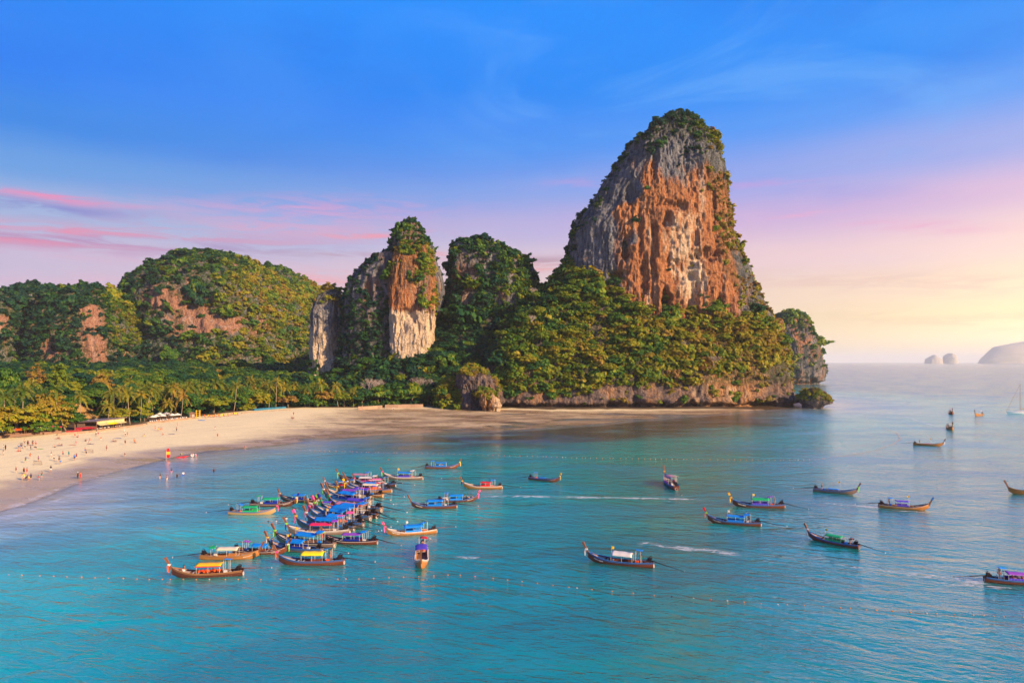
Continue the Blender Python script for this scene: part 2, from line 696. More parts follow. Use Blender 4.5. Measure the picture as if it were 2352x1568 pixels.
# ---- water
def water_mat():
    m, nt, out = new_mat('sea_water')
    ob = nt.obj()
    x, y, z = nt.xyz(ob)[0:3]
    dep = nt.attr('depth')
    big = nt.noise(nt.scale(ob, (0.006, 0.012, 0.01)), 1.0, 4, 0.55, 0.4)
    mid = nt.noise(nt.scale(ob, (0.03, 0.06, 0.05)), 1.0, 4, 0.55, 0.6)
    # deeper water is greener and darker; shallow water over sand is pale blue-green
    dn = nt.m('ADD', dep, nt.m('MULTIPLY', nt.m('MULTIPLY', nt.m('SUBTRACT', big, 0.5), 1.6), nt.step(dep, 0.0, 1.5)))
    col = nt.ramp(nt.m('DIVIDE', dn, 4.0), [(0.0, srgb(196, 182, 158)), (0.03, srgb(216, 224, 222)), (0.09, srgb(176, 222, 228)), (0.18, srgb(108, 206, 214)), (0.34, srgb(30, 212, 200)),
                                          (0.56, srgb(0, 190, 172)), (0.9, srgb(0, 146, 138))])
    col = nt.mix(nt.m('MULTIPLY', nt.step(mid, 0.42, 0.62), 0.30), col, srgb(0, 116, 140))
    col = nt.mix(nt.m('MULTIPLY', nt.step(big, 0.5, 0.66), 0.35), col, srgb(0, 132, 122))
    # weed beds and coral rubble off the cliff, plus its brown reflection painted in
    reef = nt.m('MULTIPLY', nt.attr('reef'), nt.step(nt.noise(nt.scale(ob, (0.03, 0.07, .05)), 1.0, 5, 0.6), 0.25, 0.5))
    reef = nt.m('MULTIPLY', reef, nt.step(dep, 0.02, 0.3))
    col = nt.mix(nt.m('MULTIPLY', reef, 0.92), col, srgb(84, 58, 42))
    # waves
    w0 = nt.noise(nt.scale(ob, (0.055, 0.11, 0.1)), 1.0, 2, 0.5, 1.2)
    rot = nt.new('ShaderNodeMapping')
    nt.put(rot.inputs[0], ob)
    rot.inputs['Rotation'].default_value = (0, 0, 0.45)
    w1 = nt.noise(nt.scale(rot.outputs[0], (0.22, 0.62, 0.3)), 1.0, 3, 0.55, 0.7)
    w2 = nt.noise(nt.scale(ob, (0.75, 1.9, 1)), 1.0, 3, 0.55, 0.5)
    w3 = nt.noise(nt.scale(ob, (2.3, 4.6, 1)), 1.0, 2, 0.5, 0.3)
    calm = nt.m('ADD', 0.45, nt.m('MULTIPLY', nt.step(mid, 0.35, 0.65), 0.75))
    h = nt.m('ADD', nt.m('MULTIPLY', w0, 1.3), nt.m('MULTIPLY', w1, 0.95))
    h = nt.m('ADD', h, nt.m('MULTIPLY', nt.m('MULTIPLY', w2, 0.38), calm))
    h = nt.m('ADD', h, nt.m('MULTIPLY', nt.m('MULTIPLY', w3, 0.11), calm))
    h = nt.m('MULTIPLY', h, nt.fmix(nt.step(dep, 0.0, 0.8), 0.45, 1.0))
    bmp = nt.bump(h, 1.0, 0.34)
    rough = nt.fmix(nt.step(mid, 0.4, 0.65), 0.10, 0.24)
    body = principled(nt, None, col, 1.0, bmp, spec=0.0)
    body.subsurface_method = 'BURLEY'
    body.inputs['Subsurface Weight'].default_value = 1.0
    body.inputs['Subsurface Radius'].default_value = (1.0, 1.0, 1.0)
    body.inputs['Subsurface Scale'].default_value = 8.0
    gl = nt.new('ShaderNodeBsdfGlossy')
    nt.put(gl.inputs['Roughness'], rough)
    nt.put(gl.inputs['Normal'], bmp)
    lw = nt.new('ShaderNodeLayerWeight')
    lw.inputs['Blend'].default_value = 0.5
    nt.put(lw.inputs['Normal'], bmp)
    fres = nt.m('ADD', 0.02, nt.m('MULTIPLY', nt.m('POWER', lw.outputs['Facing'], 2.15), 0.97))
    surf = nt.new('ShaderNodeMixShader')
    nt.put(surf.inputs[0], fres)
    nt.l.new(body.outputs[0], surf.inputs[1])
    nt.l.new(gl.outputs[0], surf.inputs[2])
    tr = nt.new('ShaderNodeBsdfTransparent')
    mx = nt.new('ShaderNodeMixShader')
    nt.put(mx.inputs[0], nt.step(dep, -0.01, 0.05))
    nt.l.new(tr.outputs[0], mx.inputs[1])
    nt.l.new(surf.outputs[0], mx.inputs[2])
    nt.l.new(mx.outputs[0], out.inputs[0])
    return m


wx, wy = axis(-180, 260, 2.6, -FAR * 1.0, FAR), axis(50, 470, 2.6, -FAR * 1.0, FAR)
WP = tensor(wx, wy)
wdep = -height(WP)
wfar = np.hypot(WP[:, 0], WP[:, 1] - 300)
wdep = np.where(wfar > 2500, 9, wdep)
wdist = -coast_dist(WP)
reef_a = sstep(WP[:, 0], -70, -20) * sstep(WP[:, 1] + fbm(np.c_[WP / 18, np.zeros(len(WP))], 3, 6) * 16, 208, 236) * (1 - sstep(WP[:, 0], 110, 185)) * (1 - sstep(wdist + fbm(np.c_[WP / 25, np.zeros(len(WP))], 3, 4) * 18, 40, 84)) * sstep(wdist, -12, 2)  # also covers the water where the cliff's reflection is painted brown
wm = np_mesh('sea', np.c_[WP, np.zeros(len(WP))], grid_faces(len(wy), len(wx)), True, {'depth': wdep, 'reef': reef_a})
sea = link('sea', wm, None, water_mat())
tag(sea, 'turquoise bay opening onto the sea', kind='structure')
# ================================================================= karst rock
def rock_mat(name, grey=((0.075, 0.083, 0.10), (0.25, 0.25, 0.26)), warm=((0.34, 0.110, 0.042), (0.48, 0.225, 0.092)), pale=(0.62, 0.50, 0.36), bump=1.0, moss=(0.045, 0.05, 0.018)):
    m, nt, out = new_mat(name)
    ob = nt.obj()
    s = nt.scale(ob, (1.0, 1.0, 0.16))
    n_big = nt.noise(nt.scale(ob, (1, 1, 0.45)), 0.055, 5, 0.6, 0.6)
    n_str = nt.noise(s, 0.30, 6, 0.65, 0.4)
    n_fin = nt.noise(s, 1.1, 4, 0.65)
    n_det = nt.noise(ob, 0.55, 6, 0.68)
    stain = nt.attr('stain')
    g = nt.mix(nt.step(n_str, 0.33, 0.66), grey[0] + (1,), grey[1] + (1,))
    w = nt.mix(nt.step(n_fin, 0.35, 0.65), warm[0] + (1,), warm[1] + (1,))
    w = nt.mix(nt.m('MULTIPLY', nt.step(nt.noise(s, 0.13, 5, 0.6), 0.55, 0.72), 0.6), w, pale + (1,))
    f = nt.m('ADD', stain, nt.m('MULTIPLY', nt.m('SUBTRACT', n_big, 0.5), 1.5))
    f = nt.m('ADD', f, nt.m('MULTIPLY', nt.m('SUBTRACT', n_str, 0.5), 0.8))
    col = nt.mix(nt.step(f, 0.30, 0.72), g, w)
    pl = nt.m('ADD', nt.attr('pale'), nt.m('MULTIPLY', nt.m('SUBTRACT', n_str, 0.5), 1.2))
    col = nt.mix(nt.step(pl, 0.45, 0.85), col, nt.mix(n_fin, pale + (1,), (0.74, 0.55, 0.34, 1)))
    # black algae streaks run down the face
    blk = nt.m('MULTIPLY', nt.step(nt.noise(nt.scale(ob, (1, 1, 0.07)), 0.42, 5, 0.62, 0.2), 0.54, 0.68), nt.step(n_big, 0.36, 0.6))
    col = nt.mix(nt.m('MULTIPLY', blk, 0.78), col, (0.05, 0.045, 0.05, 1))
    col = nt.mix(nt.m('MULTIPLY', nt.step(n_det, 0.53, 0.68), 0.72), col, (0.075, 0.050, 0.042, 1))
    # scrub and moss too small to stand out as plants
    col = nt.mix(nt.m('MULTIPLY', nt.attr('moss'), nt.step(nt.noise(ob, 0.5, 5, 0.7), 0.38, 0.56)), col, moss + (1,))
    h = nt.m('ADD', nt.m('MULTIPLY', n_str, 1.6), nt.m('ADD', nt.m('MULTIPLY', n_det, 1.5), nt.m('MULTIPLY', n_fin, 0.5)))
    principled(nt, out, col, 0.9, nt.bump(h, 1.0 * bump, 1.9), spec=0.15)
    return m


def karst(name, prof, mat, n=240, m=170, p=2.6, seed=0, amp=(4.0, 1.8, 0.7), L=(28.0, 9.0, 2.6), pits=(), notch=0.0, attrs=None, parent=None, ledge=0.0, lean=0.0, slant=0.0):
    """closed rock body. prof rows: row, left column, right column of its outline, front and back distance (2352-wide frame, metres)"""
    rows = []
    for (ys, xl, xr, yf, yb) in prof:
        ym = 0.5 * (yf + yb)
        z = CAM_H + (YH_S - ys) / F_S * ym
        rows.append((z, (xl - CX_S) / F_S * ym, (xr - CX_S) / F_S * ym, yf, yb))
    rows.sort()
    R = np.array(rows)
    zlo, zhi = min(R[0, 0], -2.0), R[-1, 0]
    u = np.linspace(0, 1, m) ** 0.92
    z = zlo + (zhi - zlo) * u
    xl, xr, yf, yb = (np.interp(z, R[:, 0], R[:, i]) for i in (1, 2, 3, 4))
    # more columns on the side that faces the bay
    th = np.linspace(0, 1, n, endpoint=False)
    th = 2 * PI * th
    th = th + 0.55 * np.sin(th - PI / 2)
    c, s = np.cos(th), np.sin(th)
    sc, ss = np.sign(c) * np.abs(c) ** (2 / p), np.sign(s) * np.abs(s) ** (2 / p)
    X = 0.5 * (xl + xr)[:, None] + 0.5 * (xr - xl)[:, None] * sc[None]
    Yv = 0.5 * (yf + yb)[:, None] + 0.5 * (yb - yf)[:, None] * ss[None] + slant * (X - X.mean())
    Z = np.repeat(z[:, None], n, 1)
    nx = sc / np.maximum(1e-3, 1.0) * np.ones_like(X)
    ny = ss * np.ones_like(X)
    # outward direction of the outline curve
    tx, ty = np.gradient(X, axis=1), np.gradient(Yv, axis=1)
    ln = np.hypot(tx, ty) + 1e-9
    nx, ny = ty / ln, -tx / ln
    P = np.c_[X.ravel(), Yv.ravel(), Z.ravel()]
    size = np.minimum(1.0, np.repeat((0.5 * (xr - xl))[:, None], n, 1).ravel() / (2.2 * amp[0] + 1e-6))
    q = P.copy()
    d = amp[0] * fbm(q / np.array([L[0], L[0], L[0] * 1.5]), 3, seed)
    d = d + amp[1] * ridged(q / np.array([L[1], L[1], L[1] * 3.2]) + fbm(q / 14, 2, seed + 50)[:, None] * 0.5, 3, seed + 11)
    d = d + amp[2] * fbm(q / np.array([L[2], L[2], L[2] * 5.0]), 3, seed + 23)
    d = d + 0.5 * amp[2] * ridged(q / np.array([L[2], L[2], L[2] * 2.0]) * 1.7, 2, seed + 27)
    if ledge:
        lz = fbm(np.c_[q[:, 0] / 30, q[:, 1] / 30, q[:, 2] / 7.0], 3, seed + 31)
        d = d + ledge * lz
    d = (d - d.mean() - 0.35 * amp[1]) * (0.25 + 0.75 * size)
    P[:, 0] += nx.ravel() * d
    P[:, 1] += ny.ravel() * d
    P[:, 2] += (0.35 * amp[0] * fbm(q / 9.0, 3, seed + 41) + 0.7 * fbm(q / 2.6, 2, seed + 43)) * sstep(q[:, 2], zlo + 2, zlo + 12)
    if notch:
        zz = P[:, 2] + 1.2 * fbm(q / np.array([6, 6, 50]), 3, seed + 61)
        k = notch * (1 - sstep(np.abs(zz - 1.3), 0.7, 2.6)) - 0.9 * notch * (1 - sstep(np.abs(zz - 5.0), 0.5, 3.0)) * 0.6
        P[:, 0] -= nx.ravel() * k
        P[:, 1] -= ny.ravel() * k
    front = ny.ravel() < 0.25
    for (px, py, rx, rz, dep) in pits:
        ppx = CX_S + P[:, 0] / P[:, 1] * F_S
        ppy = YH_S - (P[:, 2] - CAM_H) / P[:, 1] * F_S
        wob = 0.5 * fbm(P / 5.0, 2, 77)
        r2 = ((ppx - px) / rx) ** 2 + ((ppy - py) / rz) ** 2
        P[:, 1] += np.where(front, dep * (1 - sstep(np.sqrt(r2) + wob, 0.35, 1.15)), 0)
    V = np.r_[P, [[P[-n:, 0].mean(), P[-n:, 1].mean(), P[-n:, 2].max() + 0.3]]]
    F = grid_faces(m, n, True)
    top = np.arange(n) + (m - 1) * n
    cap = np.c_[top, np.roll(top, -1), np.full(n, m * n), np.full(n, m * n)]
    F4 = F
    at = {}
    ppx = CX_S + V[:, 0] / V[:, 1] * F_S
    ppy = YH_S - (V[:, 2] - CAM_H) / V[:, 1] * F_S
    # per-point normals
    fn = np.cross(V[F[:, 1]] - V[F[:, 0]], V[F[:, 3]] - V[F[:, 0]])
    N = np.zeros_like(V)
    for k in range(4):
        np.add.at(N, F[:, k], fn)
    N /= (np.linalg.norm(N, axis=1, keepdims=True) + 1e-9)
    N[-1] = (0, 0, 1)
    for nm in ('stain', 'pale', 'moss'):
        fnc = (attrs or {}).get(nm)
        at[nm] = fnc(V, N, ppx, ppy) if fnc else np.zeros(len(V))
    tri = np.r_[F4[:, [0, 1, 2]], F4[:, [0, 2, 3]], cap[:, [0, 1, 2]]]
    me = np_mesh(name, V, tri, True, at)
    o = link(name, me, parent, mat)
    return o, V, N, tri


# ================================================================= leaves
def leaf_mat(name, stops, trans=0.42):
    m, nt, out = new_mat(name)
    ob = nt.obj()
    tint = nt.attr('tint', 'INSTANCER')
    r = nt.rand()
    f = nt.m('ADD', tint, nt.m('MULTIPLY', nt.m('SUBTRACT', r, 0.5), 0.34))
    f = nt.m('ADD', f, nt.m('MULTIPLY', nt.m('SUBTRACT', nt.noise(ob, 1.3, 3, 0.6), 0.5), 0.35))
    f = nt.m('ADD', f, nt.m('MULTIPLY', nt.m('SUBTRACT', nt.attr('leaf'), 0.5), 0.25))
    col = nt.ramp(f, stops)
    b = nt.new('ShaderNodeBsdfPrincipled')
    nt.put(b.inputs['Base Color'], col)
    b.inputs['Roughness'].default_value = 0.55
    b.inputs['Specular IOR Level'].default_value = 0.25
    t = nt.new('ShaderNodeBsdfTranslucent')
    nt.put(t.inputs[0], col)
    mx = nt.new('ShaderNodeMixShader')
    mx.inputs[0].default_value = trans
    nt.l.new(b.outputs[0], mx.inputs[1])
    nt.l.new(t.outputs[0], mx.inputs[2])
    nt.l.new(mx.outputs[0], out.inputs[0])
    return m


LEAF_STOPS = [(0.0, (0.012, 0.060, 0.044)), (0.25, (0.020, 0.095, 0.034)), (0.46, (0.080, 0.20, 0.016)),
              (0.64, (0.28, 0.33, 0.016)), (0.82, (0.42, 0.31, 0.022)), (1.0, (0.30, 0.16, 0.055))]
M_LEAF = leaf_mat('leaves', LEAF_STOPS)


def leaf_cards(centers, normals, size, jit=0.5, seed=0, aspect=1.6):
    """small folded leaf sprays: one bent quad strip (2 quads) at each centre"""
    r = np.random.default_rng(seed)
    n = len(centers)
    N = normals + r.normal(0, jit, (n, 3))
    N /= np.linalg.norm(N, axis=1, keepdims=True) + 1e-9
    A = np.cross(N, r.normal(0, 1, (n, 3)))
    A /= np.linalg.norm(A, axis=1, keepdims=True) + 1e-9
    B = np.cross(N, A)
    s = size * r.uniform(0.6, 1.35, n)[:, None]
    a, b = A * s * 0.5 * aspect, B * s * 0.5
    fold = -N * s * 0.18
    v = np.stack([centers - a * 0.9 - b * 0.55 + fold, centers - a * 0.9 + b * 0.45 + fold, centers + b, centers - b, centers + a + b * 0.5 + fold * 1.6, centers + a * 1.05 - b * 0.4 + fold * 1.6], 1)
    V = v.reshape(-1, 3)
    base = np.arange(n)[:, None] * 6
    F = np.concatenate([base + np.array([[0, 3, 2, 1]]), base + np.array([[3, 5, 4, 2]])], 0)
    lf = np.repeat(r.uniform(0, 1, n), 6)
    return V, F, lf


def crown_mesh(name, seed, rx=1.0, rz=0.75, clumps=26, per=22, leaf=0.20, flat=0.0, hollow=0.55, low=-0.35, tight=1.0):
    r = np.random.default_rng(seed)
    C, N = [], []
    for k in range(clumps):
        while True:
            d = r.normal(0, 1, 3)
            d /= np.linalg.norm(d)
            if d[2] > low:
                break
        rad = r.uniform(hollow, 0.95)
        c = d * rad * np.array([rx, rx, rz]) * r.uniform(0.85, 1.12)
        cs = r.uniform(0.20, 0.36) * rx * tight
        q = r.normal(0, 1, (per, 3))
        q /= np.linalg.norm(q, axis=1, keepdims=True)
        q[:, 2] = np.where(q[:, 2] < -0.3, -q[:, 2] * 0.6, q[:, 2])
        pts = c + q * cs * np.array([1, 1, 0.62 if tight == 1 else 0.42]) * r.uniform(0.55, 1.05, (per, 1))
        C.append(pts)
        N.append(q * 0.55 + d * 0.35 + np.array([0, 0, 0.45 + flat]))
    C, N = np.concatenate(C), np.concatenate(N)
    V, F, lf = leaf_cards(C, N, leaf, 0.35, seed)
    me = np_mesh(name, V, F, False, {'leaf': lf})
    me.materials.append(M_LEAF)
    return me


BUSH = [crown_mesh('bush', 100 + i, 1.0, 0.85, 18, 26, 0.225, 0.0, 0.35, -0.6) for i in range(5)]
CROWN = [crown_mesh('crown', 200 + i, 1.0, 0.62 + 0.08 * (i % 3), 46, 40, 0.115, 0.2, 0.5, -0.3) for i in range(6)]
SPREAD = [crown_mesh('crown', 300 + i, 1.0, 0.42, 84, 62, 0.068, 0.5, 0.4, -0.2, 0.55) for i in range(4)]


def bark_mat(name, c1, c2):
    m, nt, out = new_mat(name)
    ob = nt.obj()
    n = nt.noise(nt.scale(ob, (1, 1, 3)), 2.2, 4, 0.6)
    principled(nt, out, nt.mix(n, c1 + (1,), c2 + (1,)), 0.9, nt.bump(n, 0.5, 0.1), spec=0.2)
    return m


M_BARK = bark_mat('bark', (0.10, 0.075, 0.055), (0.24, 0.19, 0.14))
M_PALM_BARK = bark_mat('palm_bark', (0.22, 0.17, 0.11), (0.42, 0.33, 0.22))
M_DEAD = bark_mat('dead_wood', (0.34, 0.26, 0.22), (0.50, 0.40, 0.34))


def trunk_mesh(seed, h=1.0, r0=0.05, spread=0.34, limbs=6):
    """unit trunk with limbs reaching into the crown (crown centre at z = h)"""
    r = random.Random(seed)
    b = MB()
    lean = Vector((r.uniform(-.12, .12), r.uniform(-.12, .12), 0))
    fork = Vector((0, 0, h * 0.72)) + lean * 0.5
    b.tube([(0, 0, -0.15), (lean.x * .2, lean.y * .2, h * 0.25), fork], [r0 * 1.4, r0, r0 * 0.8], 6)
    for k in range(limbs):
        a = 2 * PI * k / limbs + r.uniform(-.4, .4)
        e = Vector((math.cos(a) * spread, math.sin(a) * spread, h * r.uniform(0.85, 1.15)))
        mid = fork.lerp(e, 0.5) + Vector((0, 0, 0.06))
        b.tube([fork, mid, e], [r0 * 0.6, r0 * 0.4, r0 * 0.15], 5)
    me = b.mesh('trunk', True)
    return me


TRUNK = [trunk_mesh(i) for i in range(4)]


# ---- stuff: thousands of plants on the rock as instances of a few clumps
def proto_coll(name, meshes):
    c = bpy.data.collections.new(name)
    for i, me in enumerate(meshes):
        o = bpy.data.objects.new('%s_%d' % (name, i), me)
        c.objects.link(o)
    return c


PC_BUSH = proto_coll('bush_shapes', BUSH)
PC_CROWN = proto_coll('crown_shapes', CROWN + SPREAD[:2])


def gn_scatter(coll):
    g = bpy.data.node_groups.new('scatter_plants', 'GeometryNodeTree')
    g.interface.new_socket('Geometry', in_out='INPUT', socket_type='NodeSocketGeometry')
    g.interface.new_socket('Geometry', in_out='OUTPUT', socket_type='NodeSocketGeometry')
    gi, go = g.nodes.new('NodeGroupInput'), g.nodes.new('NodeGroupOutput')
    ci = g.nodes.new('GeometryNodeCollectionInfo')
    ci.inputs[0].default_value = coll
    ci.inputs['Separate Children'].default_value = True
    ci.inputs['Reset Children'].default_value = True
    io = g.nodes.new('GeometryNodeInstanceOnPoints')
    io.inputs['Pick Instance'].default_value = True

    def na(nm, ty):
        nd = g.nodes.new('GeometryNodeInputNamedAttribute')
        nd.data_type = ty
        nd.inputs[0].default_value = nm
        return nd.outputs[0]
    e2r = g.nodes.new('FunctionNodeEulerToRotation')
    g.links.new(na('rot', 'FLOAT_VECTOR'), e2r.inputs[0])
    g.links.new(gi.outputs[0], io.inputs['Points'])
    g.links.new(ci.outputs[0], io.inputs['Instance'])
    g.links.new(na('pick', 'INT'), io.inputs['Instance Index'])
    g.links.new(e2r.outputs[0], io.inputs['Rotation'])
    g.links.new(na('scl', 'FLOAT_VECTOR'), io.inputs['Scale'])
    g.links.new(io.outputs[0], go.inputs[0])
    return g


GN_BUSH = gn_scatter(PC_BUSH)
GN_CROWN = gn_scatter(PC_CROWN)


def scatter(name, pts, scl, tint, group, nkinds, label, seed=0, tilt=0.35):
    r = np.random.default_rng(seed)
    n = len(pts)
    me = bpy.data.meshes.new(name)
    me.vertices.add(n)
    me.vertices.foreach_set('co', np.asarray(pts, np.float32).ravel())
    rot = np.c_[r.normal(0, tilt, n), r.normal(0, tilt, n), r.uniform(0, 2 * PI, n)]
    a = me.attributes.new('rot', 'FLOAT_VECTOR', 'POINT')
    a.data.foreach_set('vector', rot.astype(np.float32).ravel())
    sv = np.c_[scl * r.uniform(0.8, 1.25, n), scl * r.uniform(0.8, 1.25, n), scl * r.uniform(0.75, 1.15, n)]
    a = me.attributes.new('scl', 'FLOAT_VECTOR', 'POINT')
    a.data.foreach_set('vector', sv.astype(np.float32).ravel())
    a = me.attributes.new('pick', 'INT', 'POINT')
    a.data.foreach_set('value', r.integers(0, nkinds, n).astype(np.int32))
    a = me.attributes.new('tint', 'FLOAT', 'POINT')
    a.data.foreach_set('value', np.asarray(tint, np.float32))
    o = link(name, me)
    md = o.modifiers.new('plants', 'NODES')
    md.node_group = group
    tag(o, label, kind='stuff')
    return o


def sample_surface(V, N, tri, weight, count, seed=0, push=0.0):
    """random points of a mesh, thinned by weight(points, normals, columns, rows)"""
    r = np.random.default_rng(seed)
    a, b, c = V[tri[:, 0]], V[tri[:, 1]], V[tri[:, 2]]
    cr = np.cross(b - a, c - a)
    area = 0.5 * np.linalg.norm(cr, axis=1)
    ctr = (a + b + c) / 3
    fnm = N[tri].mean(1)
    fnm /= np.linalg.norm(fnm, axis=1, keepdims=True) + 1e-9
    px = CX_S + ctr[:, 0] / ctr[:, 1] * F_S
    py = YH_S - (ctr[:, 2] - CAM_H) / ctr[:, 1] * F_S
    w = area * np.clip(weight(ctr, fnm, px, py), 0, None)
    w[fnm[:, 1] > 0.55] = 0          # the far side is never seen
    w = w / w.sum()
    idx = r.choice(len(tri), count, p=w)
    u, v = r.uniform(0, 1, (2, count))
    fl = u + v > 1
    u[fl], v[fl] = 1 - u[fl], 1 - v[fl]
    P = a[idx] + u[:, None] * (b[idx] - a[idx]) + v[:, None] * (c[idx] - a[idx])
    return P + fnm[idx] * push, fnm[idx], px[idx], py[idx]
# ================================================================= the karst towers
M_ROCK = rock_mat('limestone')
M_ROCK_BASE = rock_mat('sea_cliff_limestone', grey=((0.07, 0.055, 0.055), (0.22, 0.17, 0.15)), warm=((0.30, 0.13, 0.055), (0.46, 0.26, 0.11)), pale=(0.46, 0.34, 0.23), moss=(0.05, 0.065, 0.018))
M_ROCK_FAR = rock_mat('hill_limestone', grey=((0.12, 0.13, 0.15), (0.26, 0.25, 0.26)), warm=((0.30, 0.13, 0.080), (0.44, 0.25, 0.16)), pale=(0.55, 0.42, 0.34), moss=(0.045, 0.075, 0.018))


def outline(prof, i):
    a = np.array(sorted([(r[0], r[i]) for r in prof]))
    return lambda py: np.interp(py, a[:, 0], a[:, 1])


def blob(px, py, x, y, rx, ry, soft=0.5):
    return 1 - sstep(np.sqrt(((px - x) / rx) ** 2 + ((py - y) / ry) ** 2), 1 - soft, 1 + soft)


def jitter(P, s, seed):
    return fbm(P / s, 3, seed)


def struct(o, label):
    return tag(o, label, kind='structure')


def green(name, mesh, weight, count, scl, tint, label, seed, push=0.6, group=None, nk=5):
    o, V, N, tri = mesh
    P, n, px, py = sample_surface(V, N, tri, weight, count, seed, push)
    r = np.random.default_rng(seed + 1)
    s = scl * r.lognormal(0, 0.42, count) * np.where(r.uniform(0, 1, count) < 0.08, 1.7, 1.0)
    t = tint(P, n, px, py) + jitter(P, 18.0, seed + 2) * 0.28 + r.normal(0, 0.07, count)
    return scatter(name, P, s, np.clip(t, 0, 1), group or GN_BUSH, nk, label, seed)


# ---- the great tower
prof_tower = [
    (262, 1550, 1562, 512, 524), (268, 1534, 1577, 504, 530), (288, 1506, 1601, 497, 536), (308, 1482, 1618, 493, 541), (330, 1453, 1640, 489, 546), (390, 1408, 1650, 483, 556),
    (450, 1377, 1661, 479, 562), (500, 1337, 1669, 476, 568), (545, 1310, 1674, 474, 572), (600, 1297, 1690, 472, 576),
    (650, 1294, 1710, 471, 580), (700, 1290, 1738, 470, 580), (760, 1286, 1775, 469, 580), (850, 1282, 1800, 468, 580), (960, 1282, 1805, 468, 580)]
tL, tR = outline(prof_tower, 1), outline(prof_tower, 2)
pits_tower = [(1530, 692, 12, 24, 11), (1437, 575, 10, 40, 8), (1420, 630, 26, 12, 7), (1534, 500, 14, 26, 5), (1622, 585, 34, 17, 5), (1560, 620, 46, 34, 4.5),
              (1592, 660, 16, 60, 5.5), (1480, 640, 14, 40, 4), (1470, 520, 10, 60, 3), (1540, 470, 40, 14, 4), (1505, 360, 9, 46, 4), (1655, 700, 10, 50, 3), (1580, 720, 9, 24, 4),
              (1500, 590, 8, 70, 3), (1640, 480, 8, 60, 2.5), (1575, 380, 8, 50, 2.5), (1450, 450, 14, 30, 4), (1600, 540, 9, 60, 2.5)]
twr = karst('hill_tower', prof_tower, M_ROCK, 440, 380, 2.5, 3, (4.5, 2.0, 2.1), (30, 12, 3.4), pits_tower, attrs={
    'stain': lambda V, N, px, py: np.clip(0.95 * sstep(px + 60 * jitter(V, 22, 5), 1415, 1480) * sstep(py + 40 * jitter(V, 20, 6), 350, 440) * (1 - 0.75 * sstep(px, 1650, 1720)) + 0.55 * blob(px, py, 1430, 560, 22, 90) + 0.5 * blob(px, py, 1490, 400, 14, 40), 0, 1),
    'pale': lambda V, N, px, py: 0.62 * blob(px, py, 1570, 560, 60, 110) + 0.5 * blob(px, py, 1490, 560, 12, 140) + 0.45 * blob(px, py, 1610, 690, 50, 80) + 0.3 * blob(px, py, 1500, 720, 40, 50),
    'moss': lambda V, N, px, py: np.clip(sstep(340 - py, 0, 60) + 0.5 * sstep(px - tR(py) + 40, 0, 20) + 0.4 * (1 - sstep(px - tL(py), 8, 45)), 0, 1)})
struct(twr[0], 'huge limestone tower with an orange stained face above the headland')
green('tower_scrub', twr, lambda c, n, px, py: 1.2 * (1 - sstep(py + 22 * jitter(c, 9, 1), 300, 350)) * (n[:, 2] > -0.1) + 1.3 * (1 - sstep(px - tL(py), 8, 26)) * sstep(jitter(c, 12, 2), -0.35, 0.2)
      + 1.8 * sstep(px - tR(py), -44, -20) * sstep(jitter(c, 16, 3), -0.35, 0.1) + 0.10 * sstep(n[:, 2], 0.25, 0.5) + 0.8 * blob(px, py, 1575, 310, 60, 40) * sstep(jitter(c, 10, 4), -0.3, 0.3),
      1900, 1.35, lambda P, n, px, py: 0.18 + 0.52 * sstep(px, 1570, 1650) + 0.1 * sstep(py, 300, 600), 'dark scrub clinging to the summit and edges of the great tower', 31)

# ---- the headland it stands on
prof_head = [
    (585, 1360, 1440, 516, 530), (600, 1318, 1560, 504, 540), (625, 1290, 1640, 494, 546), (660, 1250, 1700, 484, 552), (700, 1212, 1728, 476, 556),
    (730, 1180, 1768, 468, 540), (760, 1160, 1796, 460, 530), (790, 1135, 1812, 454, 520), (820, 1120, 1815, 448, 510), (850, 1115, 1812, 443, 502),
    (880, 1120, 1826, 439, 494), (905, 1125, 1836, 436, 490), (925, 1135, 1842, 434, 486), (950, 1140, 1844, 433, 484)]
hL, hR = outline(prof_head, 1), outline(prof_head, 2)
pits_head = [(1750, 927, 36, 8, 13), (1640, 936, 20, 6, 6), (1590, 925, 8, 14, 4), (1460, 925, 7, 20, 3), (1520, 930, 10, 16, 4), (1695, 915, 7, 16, 3), (1400, 925, 12, 18, 3), (1800, 920, 14, 10, 6)]
head = karst('hill_headland', prof_head, M_ROCK_BASE, 420, 170, 3.0, 21, (4.5, 3.0, 1.1), (30, 11, 3.0), pits_head, notch=4.0, ledge=3.0, slant=0.085, attrs={
    'stain': lambda V, N, px, py: 0.35 + 0.35 * sstep(px, 1560, 1640) * (1 - sstep(px, 1740, 1800)),
    'pale': lambda V, N, px, py: 0.5 * blob(px, py, 1640, 905, 90, 30) + 0.35 * blob(px, py, 1780, 880, 40, 60) + 0.05,
    'moss': lambda V, N, px, py: sstep(V[:, 2], 12, 20) * 0.9})
struct(head[0], 'jungle covered headland with an undercut cliff at the waterline')
hz = lambda c: c[:, 2] + 4.5 * jitter(c, 14, 8) + 3.0 * jitter(c, 5, 9)
hline = lambda px: np.interp(px, [1150, 1330, 1400, 1560, 1640, 1740, 1800, 1850], [6, 8, 12, 11, 20, 27, 28, 12])
w_head = lambda c, n, px, py: sstep(hz(c) - hline(px), 0, 4) * (0.25 + 0.75 * sstep(jitter(c, 20, 10), -0.55, -0.1)) * (1 - 0.9 * blob(px, py, 1782, 880, 16, 34)) + 0.10 * (c[:, 2] > 4)
t_head = lambda P, n, px, py: 0.53 + 0.15 * sstep(px, 1180, 1600) + 0.06 * sstep(px, 1680, 1800) - 0.14 * (1 - sstep(px, 1150, 1300)) - 0.06 * sstep(770 - py, 0, 80)
